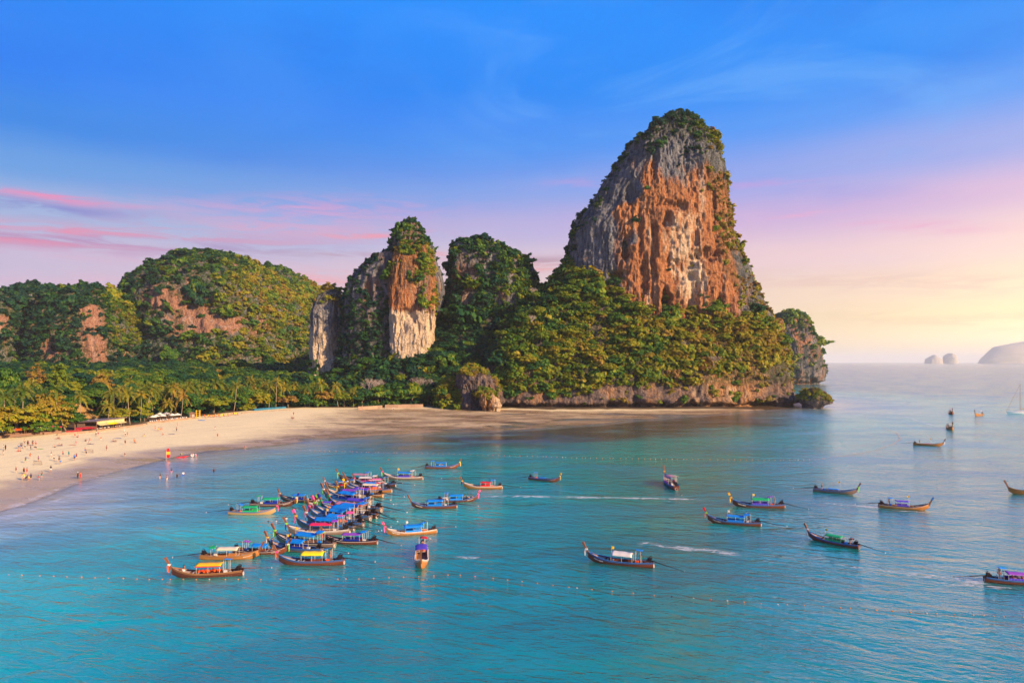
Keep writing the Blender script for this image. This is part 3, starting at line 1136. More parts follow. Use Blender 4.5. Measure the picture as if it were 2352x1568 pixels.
green('headland_scrub', head, w_head, 6500, 1.9, t_head, 'dense jungle scrub over the headland below the great tower', 41)

# ---- forested saddle between the towers
prof_saddle = [(680, 1190, 1262, 520, 545), (705, 1140, 1285, 512, 555), (735, 1010, 1300, 506, 560), (765, 990, 1310, 498, 562), (800, 960, 1310, 484, 562), (835, 860, 1290, 470, 562),
               (870, 770, 1260, 458, 562), (905, 745, 1230, 452, 560), (935, 730, 1200, 449, 560), (950, 730, 1200, 447, 560)]
sad = karst('hill_saddle', prof_saddle, M_ROCK_BASE, 200, 90, 2.6, 33, (5, 2, 0.8), (26, 9, 3), ledge=2.0, attrs={'moss': lambda V, N, px, py: np.ones(len(V))})
struct(sad[0], 'forested slope between the middle pinnacle and the headland')
green('saddle_jungle', sad, lambda c, n, px, py: 1.0 + 0 * px, 3000, 2.5, lambda P, n, px, py: 0.27 + 0.16 * sstep(px, 1080, 1250), 'dark jungle filling the slope between the pinnacles', 43, 0.9)

# ---- middle pinnacle with its pale buttress
prof_pin = [(504, 937, 945, 512, 520), (516, 922, 960, 505, 524), (548, 904, 982, 498, 530), (578, 892, 999, 495, 533), (592, 858, 1004, 494, 535), (618, 826, 1012, 492, 538),
            (648, 806, 1018, 491, 540), (690, 795, 1014, 490, 542), (740, 790, 1008, 489, 544), (800, 784, 1004, 488, 546), (860, 778, 1008, 487, 548), (930, 775, 1010, 487, 548)]
pL, pR = outline(prof_pin, 1), outline(prof_pin, 2)
pin = karst('hill_pinnacle', prof_pin, M_ROCK, 240, 220, 2.4, 55, (3.0, 2.2, 1.0), (24, 8, 2.6), [(845, 660, 10, 40, 3), (870, 640, 9, 40, 3)], attrs={
    'stain': lambda V, N, px, py: 0.25 + 0.3 * blob(px, py, 860, 690, 30, 60),
    'pale': lambda V, N, px, py: 0.35 * blob(px, py, 860, 650, 40, 60),
    'moss': lambda V, N, px, py: 0.7 * sstep(py + 30 * jitter(V, 10, 3), 690, 740) + 0.5 * (1 - sstep(py, 540, 580))})
struct(pin[0], 'sharp limestone pinnacle left of the gap, its left side hung with creepers')
prof_but = [(556, 925, 975, 492, 505), (575, 908, 988, 487, 508), (600, 901, 996, 484, 510), (680, 897, 1001, 481, 512), (760, 897, 1000, 479, 512), (830, 900, 994, 478, 512), (870, 902, 990, 477, 512), (920, 902, 990, 477, 512)]
but = karst('buttress', prof_but, M_ROCK, 200, 190, 4.0, 57, (1.6, 1.7, 0.9), (20, 6, 2.2), [(945, 720, 16, 22, 2.5), (930, 745, 6, 22, 2), (985, 740, 6, 40, 2), (962, 700, 8, 24, 2)], attrs={
    'stain': lambda V, N, px, py: 0.75 - 0.15 * sstep(py, 700, 730),
    'pale': lambda V, N, px, py: 0.85 * sstep(py + 18 * jitter(V, 8, 4), 690, 730) + 0.25 * (1 - sstep(px, 905, 925)),
    'moss': lambda V, N, px, py: 0.55 * (1 - sstep(py + 30 * jitter(V, 10, 5), 620, 700))}, parent=pin[0])
green('pinnacle_scrub', pin, lambda c, n, px, py: 1.3 * (1 - sstep(py + 18 * jitter(c, 8, 1), 545, 585)) + 1.4 * (1 - sstep(px, 885, 905)) * sstep(py + 0.45 * (px - 840) + 35 * jitter(c, 10, 2), 668, 700)
      + 0.7 * (1 - sstep(px - pL(py), 6, 26)) + 0.12, 1900, 1.4, lambda P, n, px, py: 0.20 + 0.12 * sstep(px, 880, 990) - 0.08 * sstep(py, 650, 800), 'creepers and scrub hanging on the sharp pinnacle', 51, 0.3)
green('buttress_scrub', but, lambda c, n, px, py: 1.2 * (1 - sstep(py + 26 * jitter(c, 8, 3), 590, 670)) * sstep(jitter(c, 7, 6), -0.2, 0.2) + 0.8 * blob(px, py, 985, 690, 20, 26) * sstep(jitter(c, 5, 7), -0.1, 0.2), 380, 1.35,
      lambda P, n, px, py: 0.55 + 0.1 * sstep(px, 940, 990), 'dry olive scrub on top of the pale buttress', 52, 0.2)

# ---- small pillar at its left
prof_pil = [(660, 757, 772, 520, 528), (672, 742, 784, 513, 534), (692, 726, 790, 509, 540), (730, 720, 793, 507, 544), (790, 717, 792, 505, 546), (860, 715, 794, 504, 548), (930, 712, 796, 504, 548)]
pil = karst('hill_pillar', prof_pil, M_ROCK, 130, 130, 2.6, 63, (1.8, 1.5, 0.8), (16, 6, 2), attrs={
    'stain': lambda V, N, px, py: 0.25 + 0 * px, 'pale': lambda V, N, px, py: 0.5 + 0.3 * sstep(py, 720, 800), 'moss': lambda V, N, px, py: 0.8 * (1 - sstep(py, 690, 706))})
struct(pil[0], 'stubby pale pillar of rock left of the sharp pinnacle')
green('pillar_scrub', pil, lambda c, n, px, py: 1.5 * (1 - sstep(py + 12 * jitter(c, 6, 3), 686, 704)) + 0.9 * sstep(px, 776, 790) + 1.2 * sstep(py + 20 * jitter(c, 8, 2), 815, 840), 330, 1.5,
      lambda P, n, px, py: 0.30 + 0.42 * (1 - sstep(py, 690, 720)), 'golden scrub crowning the stubby pillar', 53, 0.3)

# ---- right-hand middle massif
prof_mas = [(553, 1046, 1070, 532, 545), (560, 1041, 1112, 526, 550), (568, 1039, 1158, 522, 554), (585, 1038, 1192, 518, 558), (606, 1037, 1212, 515, 560), (635, 1034, 1226, 513, 563),
            (660, 1028, 1236, 511, 565), (700, 1016, 1246, 509, 566), (760, 1006, 1256, 507, 568), (830, 1000, 1266, 505, 568), (930, 1000, 1270, 505, 568)]
mas = karst('hill_massif', prof_mas, M_ROCK, 230, 170, 2.7, 71, (4, 2.6, 1.0), (24, 9, 2.6), [(1130, 600, 10, 30, 3)], ledge=1.5, attrs={
    'stain': lambda V, N, px, py: 0.32 + 0 * px, 'pale': lambda V, N, px, py: 0.55 * blob(px, py, 1072, 700, 14, 40) + 0.6 * blob(px, py, 1168, 745, 12, 50) + 0.4 * blob(px, py, 1108, 790, 24, 60),
    'moss': lambda V, N, px, py: 0.55 * sstep(jitter(V, 14, 3), -0.3, 0.2)})
struct(mas[0], 'broad rock massif between the sharp pinnacle and the great tower')
rockspots = lambda c, px, py: np.maximum.reduce([blob(px, py, 1062, 605, 16, 40), 0.9 * blob(px, py, 1082, 620, 12, 36), blob(px, py, 1072, 705, 12, 38), blob(px, py, 1168, 750, 9, 44), blob(px, py, 1105, 790, 18, 50), blob(px, py, 1118, 610, 6, 30)])
green('massif_jungle', mas, lambda c, n, px, py: (1 - rockspots(c, px, py)) * (0.3 + 0.7 * sstep(jitter(c, 15, 12), -0.6, -0.2)), 3000, 2.0,
      lambda P, n, px, py: 0.26 + 0.20 * sstep(px, 1090, 1200) * (1 - sstep(py, 680, 760)), 'jungle draped over the broad massif', 61, 0.6)
prof_sp = [(604, 1220, 1225, 545, 549), (618, 1214, 1229, 542, 552), (642, 1207, 1237, 539, 556), (680, 1200, 1246, 536, 560), (760, 1195, 1256, 534, 562)]
sp = karst('hill_spire', prof_sp, M_ROCK, 70, 60, 2.4, 77, (0.9, 0.8, 0.5), (9, 4, 1.6))
struct(sp[0], 'small grey spire behind the right shoulder of the broad massif')

# ---- rounded hills to the left; sunlit and shaded sides are put into the leaf tints
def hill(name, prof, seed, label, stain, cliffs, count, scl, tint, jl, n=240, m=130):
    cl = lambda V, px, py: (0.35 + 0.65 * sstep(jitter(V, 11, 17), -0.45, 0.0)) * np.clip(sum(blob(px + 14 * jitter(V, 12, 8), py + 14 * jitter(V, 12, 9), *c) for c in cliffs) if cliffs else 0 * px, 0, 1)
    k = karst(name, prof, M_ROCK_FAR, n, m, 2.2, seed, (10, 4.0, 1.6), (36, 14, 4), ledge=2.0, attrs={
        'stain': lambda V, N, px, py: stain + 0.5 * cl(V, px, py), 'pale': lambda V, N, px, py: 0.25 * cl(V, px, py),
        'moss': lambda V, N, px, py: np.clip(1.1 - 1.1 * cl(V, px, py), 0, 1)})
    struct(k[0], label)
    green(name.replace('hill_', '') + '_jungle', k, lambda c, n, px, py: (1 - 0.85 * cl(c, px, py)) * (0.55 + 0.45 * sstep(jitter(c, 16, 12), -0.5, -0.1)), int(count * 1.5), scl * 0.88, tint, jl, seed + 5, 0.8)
    return k


hill('hill_dome_back', [(613, 596, 640, 930, 960), (622, 574, 662, 905, 985), (640, 560, 694, 885, 1000), (662, 552, 728, 870, 1010), (690, 545, 752, 860, 1020), (740, 540, 765, 850, 1030), (850, 540, 780, 840, 1030)],
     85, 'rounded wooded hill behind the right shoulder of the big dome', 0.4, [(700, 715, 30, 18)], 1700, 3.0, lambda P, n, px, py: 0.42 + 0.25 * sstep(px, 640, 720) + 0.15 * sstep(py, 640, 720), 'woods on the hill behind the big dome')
hill('hill_dome', [(584, 462, 500, 790, 815), (592, 432, 534, 765, 840), (604, 402, 574, 748, 860), (622, 366, 610, 732, 880), (650, 334, 648, 715, 900), (690, 314, 688, 700, 910), (740, 312, 715, 690, 915), (800, 318, 735, 680, 915), (880, 320, 750, 675, 915)],
     91, 'big dome shaped hill with bare cliffs on its left flank', 0.42, [(398, 700, 44, 52), (352, 680, 26, 30), (450, 745, 60, 30), (560, 750, 50, 20), (470, 700, 12, 20), (432, 650, 8, 20)], 3400, 2.8,
     lambda P, n, px, py: 0.26 + 0.40 * sstep(px + 0.5 * (py - 640), 440, 620) - 0.14 * sstep(py, 760, 810), 'woods covering the big dome shaped hill')  # golden right flank: sunlight put into the leaf tint
hill('hill_shoulder', [(662, 160, 246, 690, 710), (668, 134, 262, 674, 724), (682, 118, 284, 662, 738), (702, 110, 304, 652, 748), (740, 104, 324, 644, 755), (790, 98, 342, 636, 760), (880, 92, 360, 630, 760)],
     95, 'flat topped wooded hill with a red and white cliff', 0.5, [(215, 765, 30, 64), (205, 720, 22, 24), (228, 810, 18, 26), (118, 808, 26, 22)], 1900, 2.4,
     lambda P, n, px, py: 0.12 + 0.36 * sstep(px, 225, 262) * (1 - sstep(py, 780, 830)), 'dark woods around the red and white cliff')  # golden right side and dark rest: sun and shade put into the leaf tint
hill('hill_left_back', [(655, 66, 94, 745, 765), (664, 48, 114, 730, 780), (684, 28, 124, 715, 795), (722, -5, 140, 700, 805), (790, -60, 160, 690, 810), (880, -80, 180, 680, 810)],
     97, 'dark wooded hill with a rounded knob behind the flat topped hill', 0.3, [], 1500, 2.6, lambda P, n, px, py: 0.09 + 0.08 * sstep(px, 60, 120), 'dark woods on the hill with the knob')  # low tint: shade put into the leaf colour
hill('hill_left_edge', [(668, -70, 6, 655, 680), (684, -110, 40, 640, 700), (716, -150, 62, 630, 712), (770, -190, 84, 622, 718), (880, -220, 110, 615, 720)],
     99, 'wooded hill cut off by the left edge of the picture', 0.35, [(5, 745, 14, 14)], 1300, 2.6, lambda P, n, px, py: 0.13 + 0.06 * sstep(px, 0, 60), 'dark woods on the hill at the left edge')  # tint kept dark here too, as painted shade

# ---- rock beyond the headland, and the islet at its foot
prof_r8 = [(716, 1806, 1820, 935, 955), (722, 1788, 1838, 926, 962), (742, 1774, 1853, 918, 970), (780, 1766, 1868, 912, 978), (820, 1764, 1882, 908, 984), (845, 1764, 1887, 906, 986),
           (862, 1768, 1887, 908, 984), (872, 1772, 1882, 912, 978), (885, 1776, 1876, 914, 972)]
r8 = karst('hill_far_rock', prof_r8, M_ROCK, 150, 130, 2.6, 111, (3.5, 2.6, 1.2), (24, 9, 3), [(1868, 873, 8, 7, 6)], notch=3.0, attrs={
    'stain': lambda V, N, px, py: 0.42 + 0 * px, 'pale': lambda V, N, px, py: 0.4 * blob(px, py, 1855, 860, 22, 20) + 0.4 * blob(px, py, 1848, 790, 6, 26), 'moss': lambda V, N, px, py: 0.6 * sstep(jitter(V, 14, 3), -0.3, 0.2)})
struct(r8[0], 'rounded rock island standing in the sea beyond the headland')
green('far_rock_scrub', r8, lambda c, n, px, py: (0.25 + 0.75 * (1 - sstep(py + 12 * jitter(c, 9, 1), 735, 770))) * sstep(885 - py, 22, 34) * sstep(jitter(c, 12, 2), -0.5, 0.0), 650, 2.2,
      lambda P, n, px, py: 0.42 + 0.1 * sstep(px, 1840, 1880), 'scrub on the rock island beyond the headland', 112, 0.5)
prof_is = [(893, 1862, 1872, 444, 449), (899, 1852, 1884, 440, 454), (908, 1842, 1894, 437, 457), (917, 1839, 1904, 435, 459), (924, 1840, 1906, 435, 459), (929, 1843, 1892, 436, 457), (936, 1846, 1888, 437, 456)]
isl = karst('islet', prof_is, M_ROCK_BASE, 120, 60, 2.3, 121, (1.0, 0.9, 0.5), (9, 4, 1.6), notch=0.8, attrs={'stain': lambda V, N, px, py: 0.3 + 0 * px, 'moss': lambda V, N, px, py: 0.8 * sstep(V[:, 2], 3.5, 6)})
struct(isl[0], 'low rocky islet off the tip of the headland')
green('islet_scrub', isl, lambda c, n, px, py: sstep(c[:, 2] + 1.5 * jitter(c, 4, 1), 4.5, 6.5) * (n[:, 2] > 0.0), 130, 1.0, lambda P, n, px, py: 0.72 + 0 * px, 'golden scrub on top of the low islet', 122, 0.2)

# ---- sea stack at the corner of the beach
prof_st = [(841, 1078, 1096, 425, 430), (848, 1060, 1112, 421, 434), (862, 1047, 1124, 418, 437), (880, 1046, 1140, 416, 439), (900, 1052, 1154, 415, 440), (918, 1062, 1156, 414, 441), (934, 1050, 1150, 413, 442), (947, 1035, 1146, 413, 442), (956, 1030, 1144, 413, 442)]
stk = karst('sea_stack', prof_st, M_ROCK_BASE, 220, 160, 2.8, 131, (2.8, 2.4, 1.1), (10, 5, 1.8), [(1122, 912, 6, 40, 4), (1096, 925, 14, 18, 4), (1050, 905, 10, 20, 3)], notch=0.7, attrs={
    'stain': lambda V, N, px, py: 0.30 + 0.35 * blob(px, py, 1132, 935, 14, 22), 'pale': lambda V, N, px, py: 0.3 + 0.4 * blob(px, py, 1130, 935, 12, 20), 'moss': lambda V, N, px, py: 0.3 * (1 - sstep(py, 850, 870))})
struct(stk[0], 'knobbly grey sea stack where the beach meets the headland')
green('stack_scrub', stk, lambda c, n, px, py: 1.6 * (1 - sstep(py + 8 * jitter(c, 4, 1), 852, 862)) + 1.0 * blob(px, py, 1103, 900, 18, 10) + 1.1 * sstep(px - 0.5 * (py - 850), 1118, 1128) * (1 - sstep(py, 885, 900)) + 0.9 * (1 - sstep(px, 1052, 1072)) * sstep(py, 890, 905), 420, 1.0,
      lambda P, n, px, py: 0.76 - 0.14 * (1 - sstep(px, 1050, 1070)), 'yellow scrub capping the sea stack', 132, 0.25)
prof_sc = [(890, 1100, 1116, 410, 416), (898, 1096, 1130, 408, 418), (912, 1100, 1142, 406, 419), (930, 1106, 1150, 405, 420), (946, 1108, 1152, 405, 420), (958, 1110, 1148, 406, 419)]
scc = karst('sea_stack', prof_sc, M_ROCK_BASE, 130, 90, 3.0, 137, (1.2, 1.3, 0.8), (7, 3.5, 1.4), [(1120, 925, 5, 24, 2.5)], notch=0.9, attrs={
    'stain': lambda V, N, px, py: 0.75 + 0 * px, 'pale': lambda V, N, px, py: 0.45 + 0.3 * sstep(px, 1120, 1140), 'moss': lambda V, N, px, py: 0.5 * (1 - sstep(py, 895, 912))})
struct(scc[0], 'golden leaning column of rock at the right foot of the grey sea stack')
green('column_scrub', scc, lambda c, n, px, py: 1.0 * (1 - sstep(py + 6 * jitter(c, 3, 1), 900, 914)), 110, 0.85, lambda P, n, px, py: 0.74 + 0 * px, 'yellow scrub on the golden leaning column', 138, 0.2)
prof_sb = [(868, 1028, 1044, 432, 440), (885, 1012, 1060, 428, 444), (905, 1004, 1066, 425, 446), (930, 1003, 1066, 423, 447), (950, 1008, 1066, 422, 448)]
sb = karst('hill_mound', prof_sb, M_ROCK_BASE, 90, 60, 2.4, 141, (1.4, 0.9, 0.5), (9, 4, 1.6), attrs={'moss': lambda V, N, px, py: 1.0 + 0 * px})
struct(sb[0], 'shrubby mound at the left foot of the sea stack')
green('mound_scrub', sb, lambda c, n, px, py: 1.0 * (c[:, 2] > 1.0), 420, 1.3, lambda P, n, px, py: 0.55 + 0.1 * sstep(px, 1010, 1060), 'olive scrub over the mound beside the sea stack', 142, 0.3)

# ---- islands on the horizon
M_FAR = rock_mat('haze_paled_rock', grey=((0.44, 0.38, 0.31), (0.54, 0.47, 0.38)), bump=0.2)  # grey paled toward the horizon sky: haze put into the rock colour


def far_island(prof, seed, label):
    k = karst('hill_island', prof, M_FAR, 60, 30, 2.2, seed, (8, 9, 5), (110, 55, 22), attrs={'moss': lambda V, N, px, py: 0.15 + 0 * px})
    struct(k[0], label)


D0 = 12000
far_island([(811, 2180, 2186, D0, D0 + 100), (814, 2174, 2191, D0 - 40, D0 + 160), (820, 2169, 2196, D0 - 60, D0 + 180), (840, 2168, 2197, D0 - 70, D0 + 190)], 151, 'small square rock on the hazy horizon')
far_island([(815, 2143, 2148, D0, D0 + 100), (820, 2136, 2154, D0 - 40, D0 + 160), (824, 2128, 2162, D0 - 50, D0 + 180), (840, 2124, 2166, D0 - 70, D0 + 190)], 152, 'low jagged rock left of the square one on the horizon')
far_island([(784, 2352, 2440, D0, D0 + 300), (788, 2330, 2460, D0 - 100, D0 + 400), (797, 2284, 2500, D0 - 150, D0 + 450), (812, 2268, 2530, D0 - 200, D0 + 500), (824, 2256, 2540, D0 - 200, D0 + 500), (840, 2246, 2550, D0 - 200, D0 + 500)], 153, 'long hazy island at the right edge of the horizon')

# ---- air
def build_haze():
    m, nt, out = new_mat('haze_air')
    v = nt.new('ShaderNodeVolumePrincipled')
    v.inputs['Color'].default_value = (0.97, 0.95, 0.93, 1)
    v.inputs['Density'].default_value = 0.00005
    v.inputs['Anisotropy'].default_value = 0.1
    nt.l.new(v.outputs[0], out.inputs['Volume'])
    lo, hi = Vector((-47000, -47000, -12.5)), Vector((47000, 47000, 412))
    b = MB().box((lo + hi) / 2, hi - lo)
    o = b.build('haze', m)
    tag(o, 'pale sea haze in the evening air', kind='stuff')


HAZE = True
if HAZE:
    build_haze()
# ================================================================= trees
def plant_tree(name, label, cat, group, x, y, z0, crown_h, r, rz, mesh, tint, seed, trunk=True, bark=None):
    """x, y, z0 foot of the trunk; crown_h height of the crown's centre over the foot"""
    rd = random.Random(seed)
    t = tag(empty(name, (x, y, z0), rd.uniform(0, 2 * PI)), label, cat, group)
    c = link('crown', mesh, t)
    c.location = (0, 0, crown_h)
    c.scale = (r * rd.uniform(.92, 1.1), r * rd.uniform(.92, 1.1), rz)
    c['tint'] = tint
    if trunk:
        k = link('trunk', TRUNK[seed % len(TRUNK)], t, bark or M_BARK)
        w = max(crown_h, 1.0)
        k.scale = (max(r * 1.2, 1.5), max(r * 1.2, 1.5), w)
    return t


def forest_floor(x, y):
    return hgt(x, y)


# ---- the mass of the wood on the plain behind the beach
def canopy():
    r = np.random.default_rng(5)
    n = 26000
    P = np.c_[r.uniform(-520, 30, n), r.uniform(240, 690, n)]
    b = behind_trees(P)
    ok = (b > 8) & (b < 330)
    # keep clear of the rocks
    px = CX_S + P[:, 0] / P[:, 1] * F_S
    ok &= ~((px > 775) & (P[:, 1] > 470)) & (px < 985)
    P = P[ok]
    b = b[ok]
    # thin to a spacing
    cell = {}
    keep = []
    for i in np.argsort(r.uniform(0, 1, len(P))):
        k = (int(P[i, 0] // 5.6), int(P[i, 1] // 5.6))
        if k in cell:
            continue
        cell[k] = 1
        keep.append(i)
    P, b = P[keep], b[keep]
    px = CX_S + P[:, 0] / P[:, 1] * F_S
    ok = ~((px > 150) & (px < 300) & (b < 36)) & ~((px > 330) & (px < 425) & (b < 18))
    P, b = P[ok], b[ok]
    g = height(P)
    big = fbm(np.c_[P / 40, np.zeros(len(P))], 3, 12)
    top = 7.0 + 8.5 * sstep(b, 18, 120) + 2.5 * big + r.normal(0, 1.4, len(P)) + 3 * sstep(b, 150, 330)
    s = 4.2 * r.lognormal(0, 0.3, len(P))
    px = CX_S + P[:, 0] / P[:, 1] * F_S
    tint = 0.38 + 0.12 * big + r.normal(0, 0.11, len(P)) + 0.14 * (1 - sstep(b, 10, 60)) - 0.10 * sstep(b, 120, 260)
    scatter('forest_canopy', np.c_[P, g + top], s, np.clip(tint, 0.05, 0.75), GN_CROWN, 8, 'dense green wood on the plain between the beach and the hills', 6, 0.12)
    # low growth under the front row
    m = 5200
    Q = np.c_[r.uniform(-420, 10, m * 4), r.uniform(220, 470, m * 4)]
    b = behind_trees(Q)
    ok = (b > 5) & (b < 40)
    px = CX_S + Q[:, 0] / Q[:, 1] * F_S
    ok &= ~((px > 150) & (px < 300) & (b < 34)) & ~((px > 330) & (px < 425) & (b < 16)) & (px < 985)
    Q = Q[ok][:m]
    scatter('undergrowth', np.c_[Q, height(Q) + r.uniform(0.6, 3.6, len(Q))], 1.7 * r.lognormal(0, .25, len(Q)), np.clip(0.28 + r.normal(0, .08, len(Q)), 0, 1), GN_BUSH, 5, 'dark undergrowth beneath the trees behind the beach', 8, 0.2)


canopy()

# ---- trees at the front, each placed where it stands: column, row of crown centre, radius and half height in the frame, row of the foot
front_px = np.array([p for p in tree_px if p[0] >= -60])


def foot_row(x):
    return float(np.interp(x, front_px[:, 0], front_px[:, 1]))


beach_trees = [
    # x, y, rx, ry, metres behind the front, tint, shape, label
    (34, 962, 66, 42, 5, 0.66, 's', 'broad layered shore tree at the left end of the tree line'),
    (88, 985, 36, 26, 3, 0.62, 's', 'low leafy tree in front of the golden feathery tree'),
    (-20, 985, 46, 28, 4, 0.6, 's', 'leafy shore tree cut by the left edge of the picture'),
    (112, 940, 40, 48, 7, 0.93, 'f', 'golden feathery tree left of the thatched roofs'),
    (142, 968, 20, 26, 6, 0.80, 'f', 'small golden feathery tree beside the thatched roofs'),
    (176, 966, 19, 18, 3, 0.48, 'c', 'small green tree in front of the thatched roofs'),
    (277, 954, 40, 22, 6, 0.56, 's', 'spreading tree right of the restaurant canopy'),
    (332, 952, 20, 16, 6, 0.66, 's', 'rounded tree between the restaurant and the white parasols'),
    (436, 926, 26, 26, 9, 0.42, 'c', 'dark tree right of the white parasols'),
    (490, 926, 46, 27, 5, 0.76, 's', 'large olive gold shore tree in the middle of the tree line'),
    (545, 922, 26, 26, 6, 0.60, 's', 'round topped tree right of the large olive gold one'),
    (566, 938, 16, 12, 3, 0.62, 'c', 'low bush at the right foot of the round topped tree'),
    (588, 921, 30, 22, 6, 0.62, 's', 'flat layered tree beside the blue pavilion'),
    (662, 920, 25, 19, 4, 0.80, 's', 'orange gold shore tree on a leaning trunk'),
    (700, 922, 26, 20, 5, 0.42, 'c', 'green tree right of the orange gold one'),
    (748, 912, 30, 22, 6, 0.72, 's', 'yellow topped layered tree'),
    (730, 926, 20, 15, 4, 0.48, 'c', 'low green tree under the yellow topped one'),
    (790, 914, 26, 22, 6, 0.58, 's', 'layered green tree right of the yellow topped one'),
    (832, 912, 28, 23, 6, 0.44, 'c', 'dark green tree above the left end of the low wall'),
    (868, 906, 27, 25, 8, 0.48, 'c', 'leafy tree behind the middle of the low wall'),
    (908, 903, 30, 27, 8, 0.44, 'c', 'broad dark tree behind the right half of the low wall'),
    (948, 900, 26, 28, 8, 0.47, 'c', 'dark tree at the right end of the low wall'),
    (982, 905, 22, 28, 8, 0.42, 'c', 'last dark tree before the sea stack'),
    (715, 852, 28, 18, 60, 0.50, 's', 'bright domed tree standing above the palms'),
    (17, 858, 28, 22, 70, 0.58, 'c', 'tall olive tree rising behind the left end of the wood'),
    (138, 848, 22, 20, 75, 0.66, 'f', 'pale feathery tree rising above the palms at the left'),
    (83, 852, 22, 14, 85, 0.78, 'f', 'dry brownish tree rising above the wood at the left'),
    (232, 858, 26, 14, 70, 0.78, 's', 'brown topped tree standing behind the thatched roofs'),
    (165, 872, 22, 12, 50, 0.68, 's', 'bright yellow green tree behind the thatched roofs'),
]
FEATHER = [crown_mesh('crown', 400 + i, 1.0, 0.95, 90, 60, 0.06, 0.4, 0.3, -0.5, 0.7) for i in range(3)]


def behind(xs, metres):
    """ground point in column xs that lies so many metres behind the front of the trees"""
    lo, hi = float(ray(xs, foot_row(xs), 2.0)[1]) * 0.97, 760.0
    Ys = np.linspace(lo, hi, 500)
    P = np.c_[(xs - CX_S) / F_S * Ys, Ys]
    b = behind_trees(P)
    i = np.argmax(b > metres)
    return float(P[i, 0]), float(P[i, 1])


for i, (xs, ys, rx, ry, back, tint, shp, label) in enumerate(beach_trees):
    x, y = behind(xs, back)
    z0 = hgt(x, y)
    zc = CAM_H + (YH_S - ys) / F_S * y
    r = rx / F_S * y
    rz = ry / F_S * y * (1.9 if shp == 's' else 1.25) * (1.7 if back > 40 else 1)
    if back > 40:
        zc -= rz * 0.55
        rz *= 1.25
    me = {'s': SPREAD, 'c': CROWN, 'f': FEATHER}[shp]
    plant_tree('shore_tree', label, 'tree', 'trees along the back of the beach', x, y, z0, zc - z0, r * 1.02, rz, me[i % len(me)], tint, i)

# ---- bare trees
def bare_mesh(seed):
    r = random.Random(seed)
    b = MB()

    def grow_limb(p, d, ln, rad, k):
        e = p + d * ln
        mid = p.lerp(e, .5) + Vector((r.uniform(-1, 1), r.uniform(-1, 1), r.uniform(-.3, 1))) * ln * .08
        b.tube([p, mid, e], [rad, rad * .8, rad * .55], 5 if k > 2 else 4, False)
        if k == 0:
            return
        for _ in range(3 if k < 4 else 4):
            nd = (d + Vector((r.uniform(-1, 1), r.uniform(-1, 1), r.uniform(-.15, .75))) * .85).normalized()
            grow_limb(e, nd, ln * r.uniform(.62, .85), rad * .55, k - 1)
    grow_limb(Vector((0, 0, 0)), Vector((.05, 0, 1)), 0.34, 0.028, 5)
    return b.mesh('branches')


BARE = [bare_mesh(s) for s in (1, 2, 3)]
for i, (xs, ys, h, back, label) in enumerate([
        (850, 893, 48, 14, 'bare pale tree behind the low wall'), (878, 895, 46, 16, 'second bare pale tree, right of the first behind the low wall'),
        (966, 892, 58, 14, 'tall bare pinkish tree behind the right end of the low wall')]):
    x, y = behind(xs, back)
    z0 = hgt(x, y)
    top = CAM_H + (YH_S - (ys - h / 2)) / F_S * y
    t = tag(empty('bare_tree', (x, y, z0), i * 2.0), label, 'bare tree', 'leafless trees')
    o = link('branches', BARE[i % 3], t, M_DEAD)
    s = (top - z0) / 1.05
    o.scale = (s, s, s)

# ---- trees that stand out on the slopes of the headland and the saddle
def slope_trees():
    r = np.random.default_rng(77)
    out = []
    for src, cnt, wfun in ((head, 330, lambda c, n, px, py: sstep(c[:, 2] - hline(px), 3, 8) * (n[:, 2] > -0.05) * (1 - 0.95 * blob(px, py, 1785, 880, 18, 40)) * (0.4 + (px > 1150) * 1.0)),
                           (sad, 160, lambda c, n, px, py: (c[:, 2] > 4) * 1.0 + 0 * px)):
        o, V, N, tri = src
        P, n, px, py = sample_surface(V, N, tri, wfun, cnt, 78 + cnt, 0.0)
        for k in range(cnt):
            out.append((P[k], n[k], px[k], py[k], src is head))
    # spread them out
    keep = []
    for t in out:
        if all(np.hypot(t[2] - q[2], (t[3] - q[3]) * 1.2) > 9.5 for q in keep):
            keep.append(t)
    keep.sort(key=lambda q: q[0][1])
    groups = {}
    for i, (P, n, px, py, ish) in enumerate(keep[:215]):
        if ish:
            zone = ('above the sea stack' if px < 1165 else 'just right of the sea stack' if px < 1240 else 'left of the orange face' if px < 1340 else 'under the left half of the orange face' if px < 1460 else 'under the orange face' if px < 1570 else 'under the right edge of the orange face' if px < 1690 else 'by the seaward tip of the headland')
            zone = ('low down ' if py > 850 else 'halfway up ' if py > 790 else 'high ') + zone
            tint = 0.48 + 0.15 * float(sstep(np.array(px), 1180, 1600)) + r.normal(0, .09) - (0.08 if py < 740 else 0)
        else:
            zone = ('low ' if py > 850 else 'halfway up ' if py > 780 else 'high ') + ('below the pale buttress' if px < 1010 else 'on the saddle below the broad massif' if px < 1140 else 'on the saddle right of the broad massif')
            tint = 0.28 + r.normal(0, .08)
        if r.uniform() < 0.12:
            tint += 0.16
        rad = r.uniform(3.0, 7.0)
        kind = 'c' if r.uniform() < .6 else 's'
        colour = 'dark green' if tint < .38 else 'green' if tint < .52 else 'olive green' if tint < .66 else 'yellow green'
        me = (CROWN if kind == 'c' else SPREAD)
        size = 'small' if rad < 4.0 else 'large' if rad > 5.2 else 'medium'
        plant_tree('jungle_tree', '%s %s %s tree %s' % (size, colour, 'round' if kind == 'c' else 'flat topped', zone), 'tree', 'jungle trees on the slopes',
                   P[0], P[1] + 0.6, P[2] - 0.5, rad * r.uniform(0.7, 1.1), rad, rad * r.uniform(.8, 1.1) * (1 if kind == 'c' else 1.4), me[i % len(me)], float(np.clip(tint, .1, .85)), i)


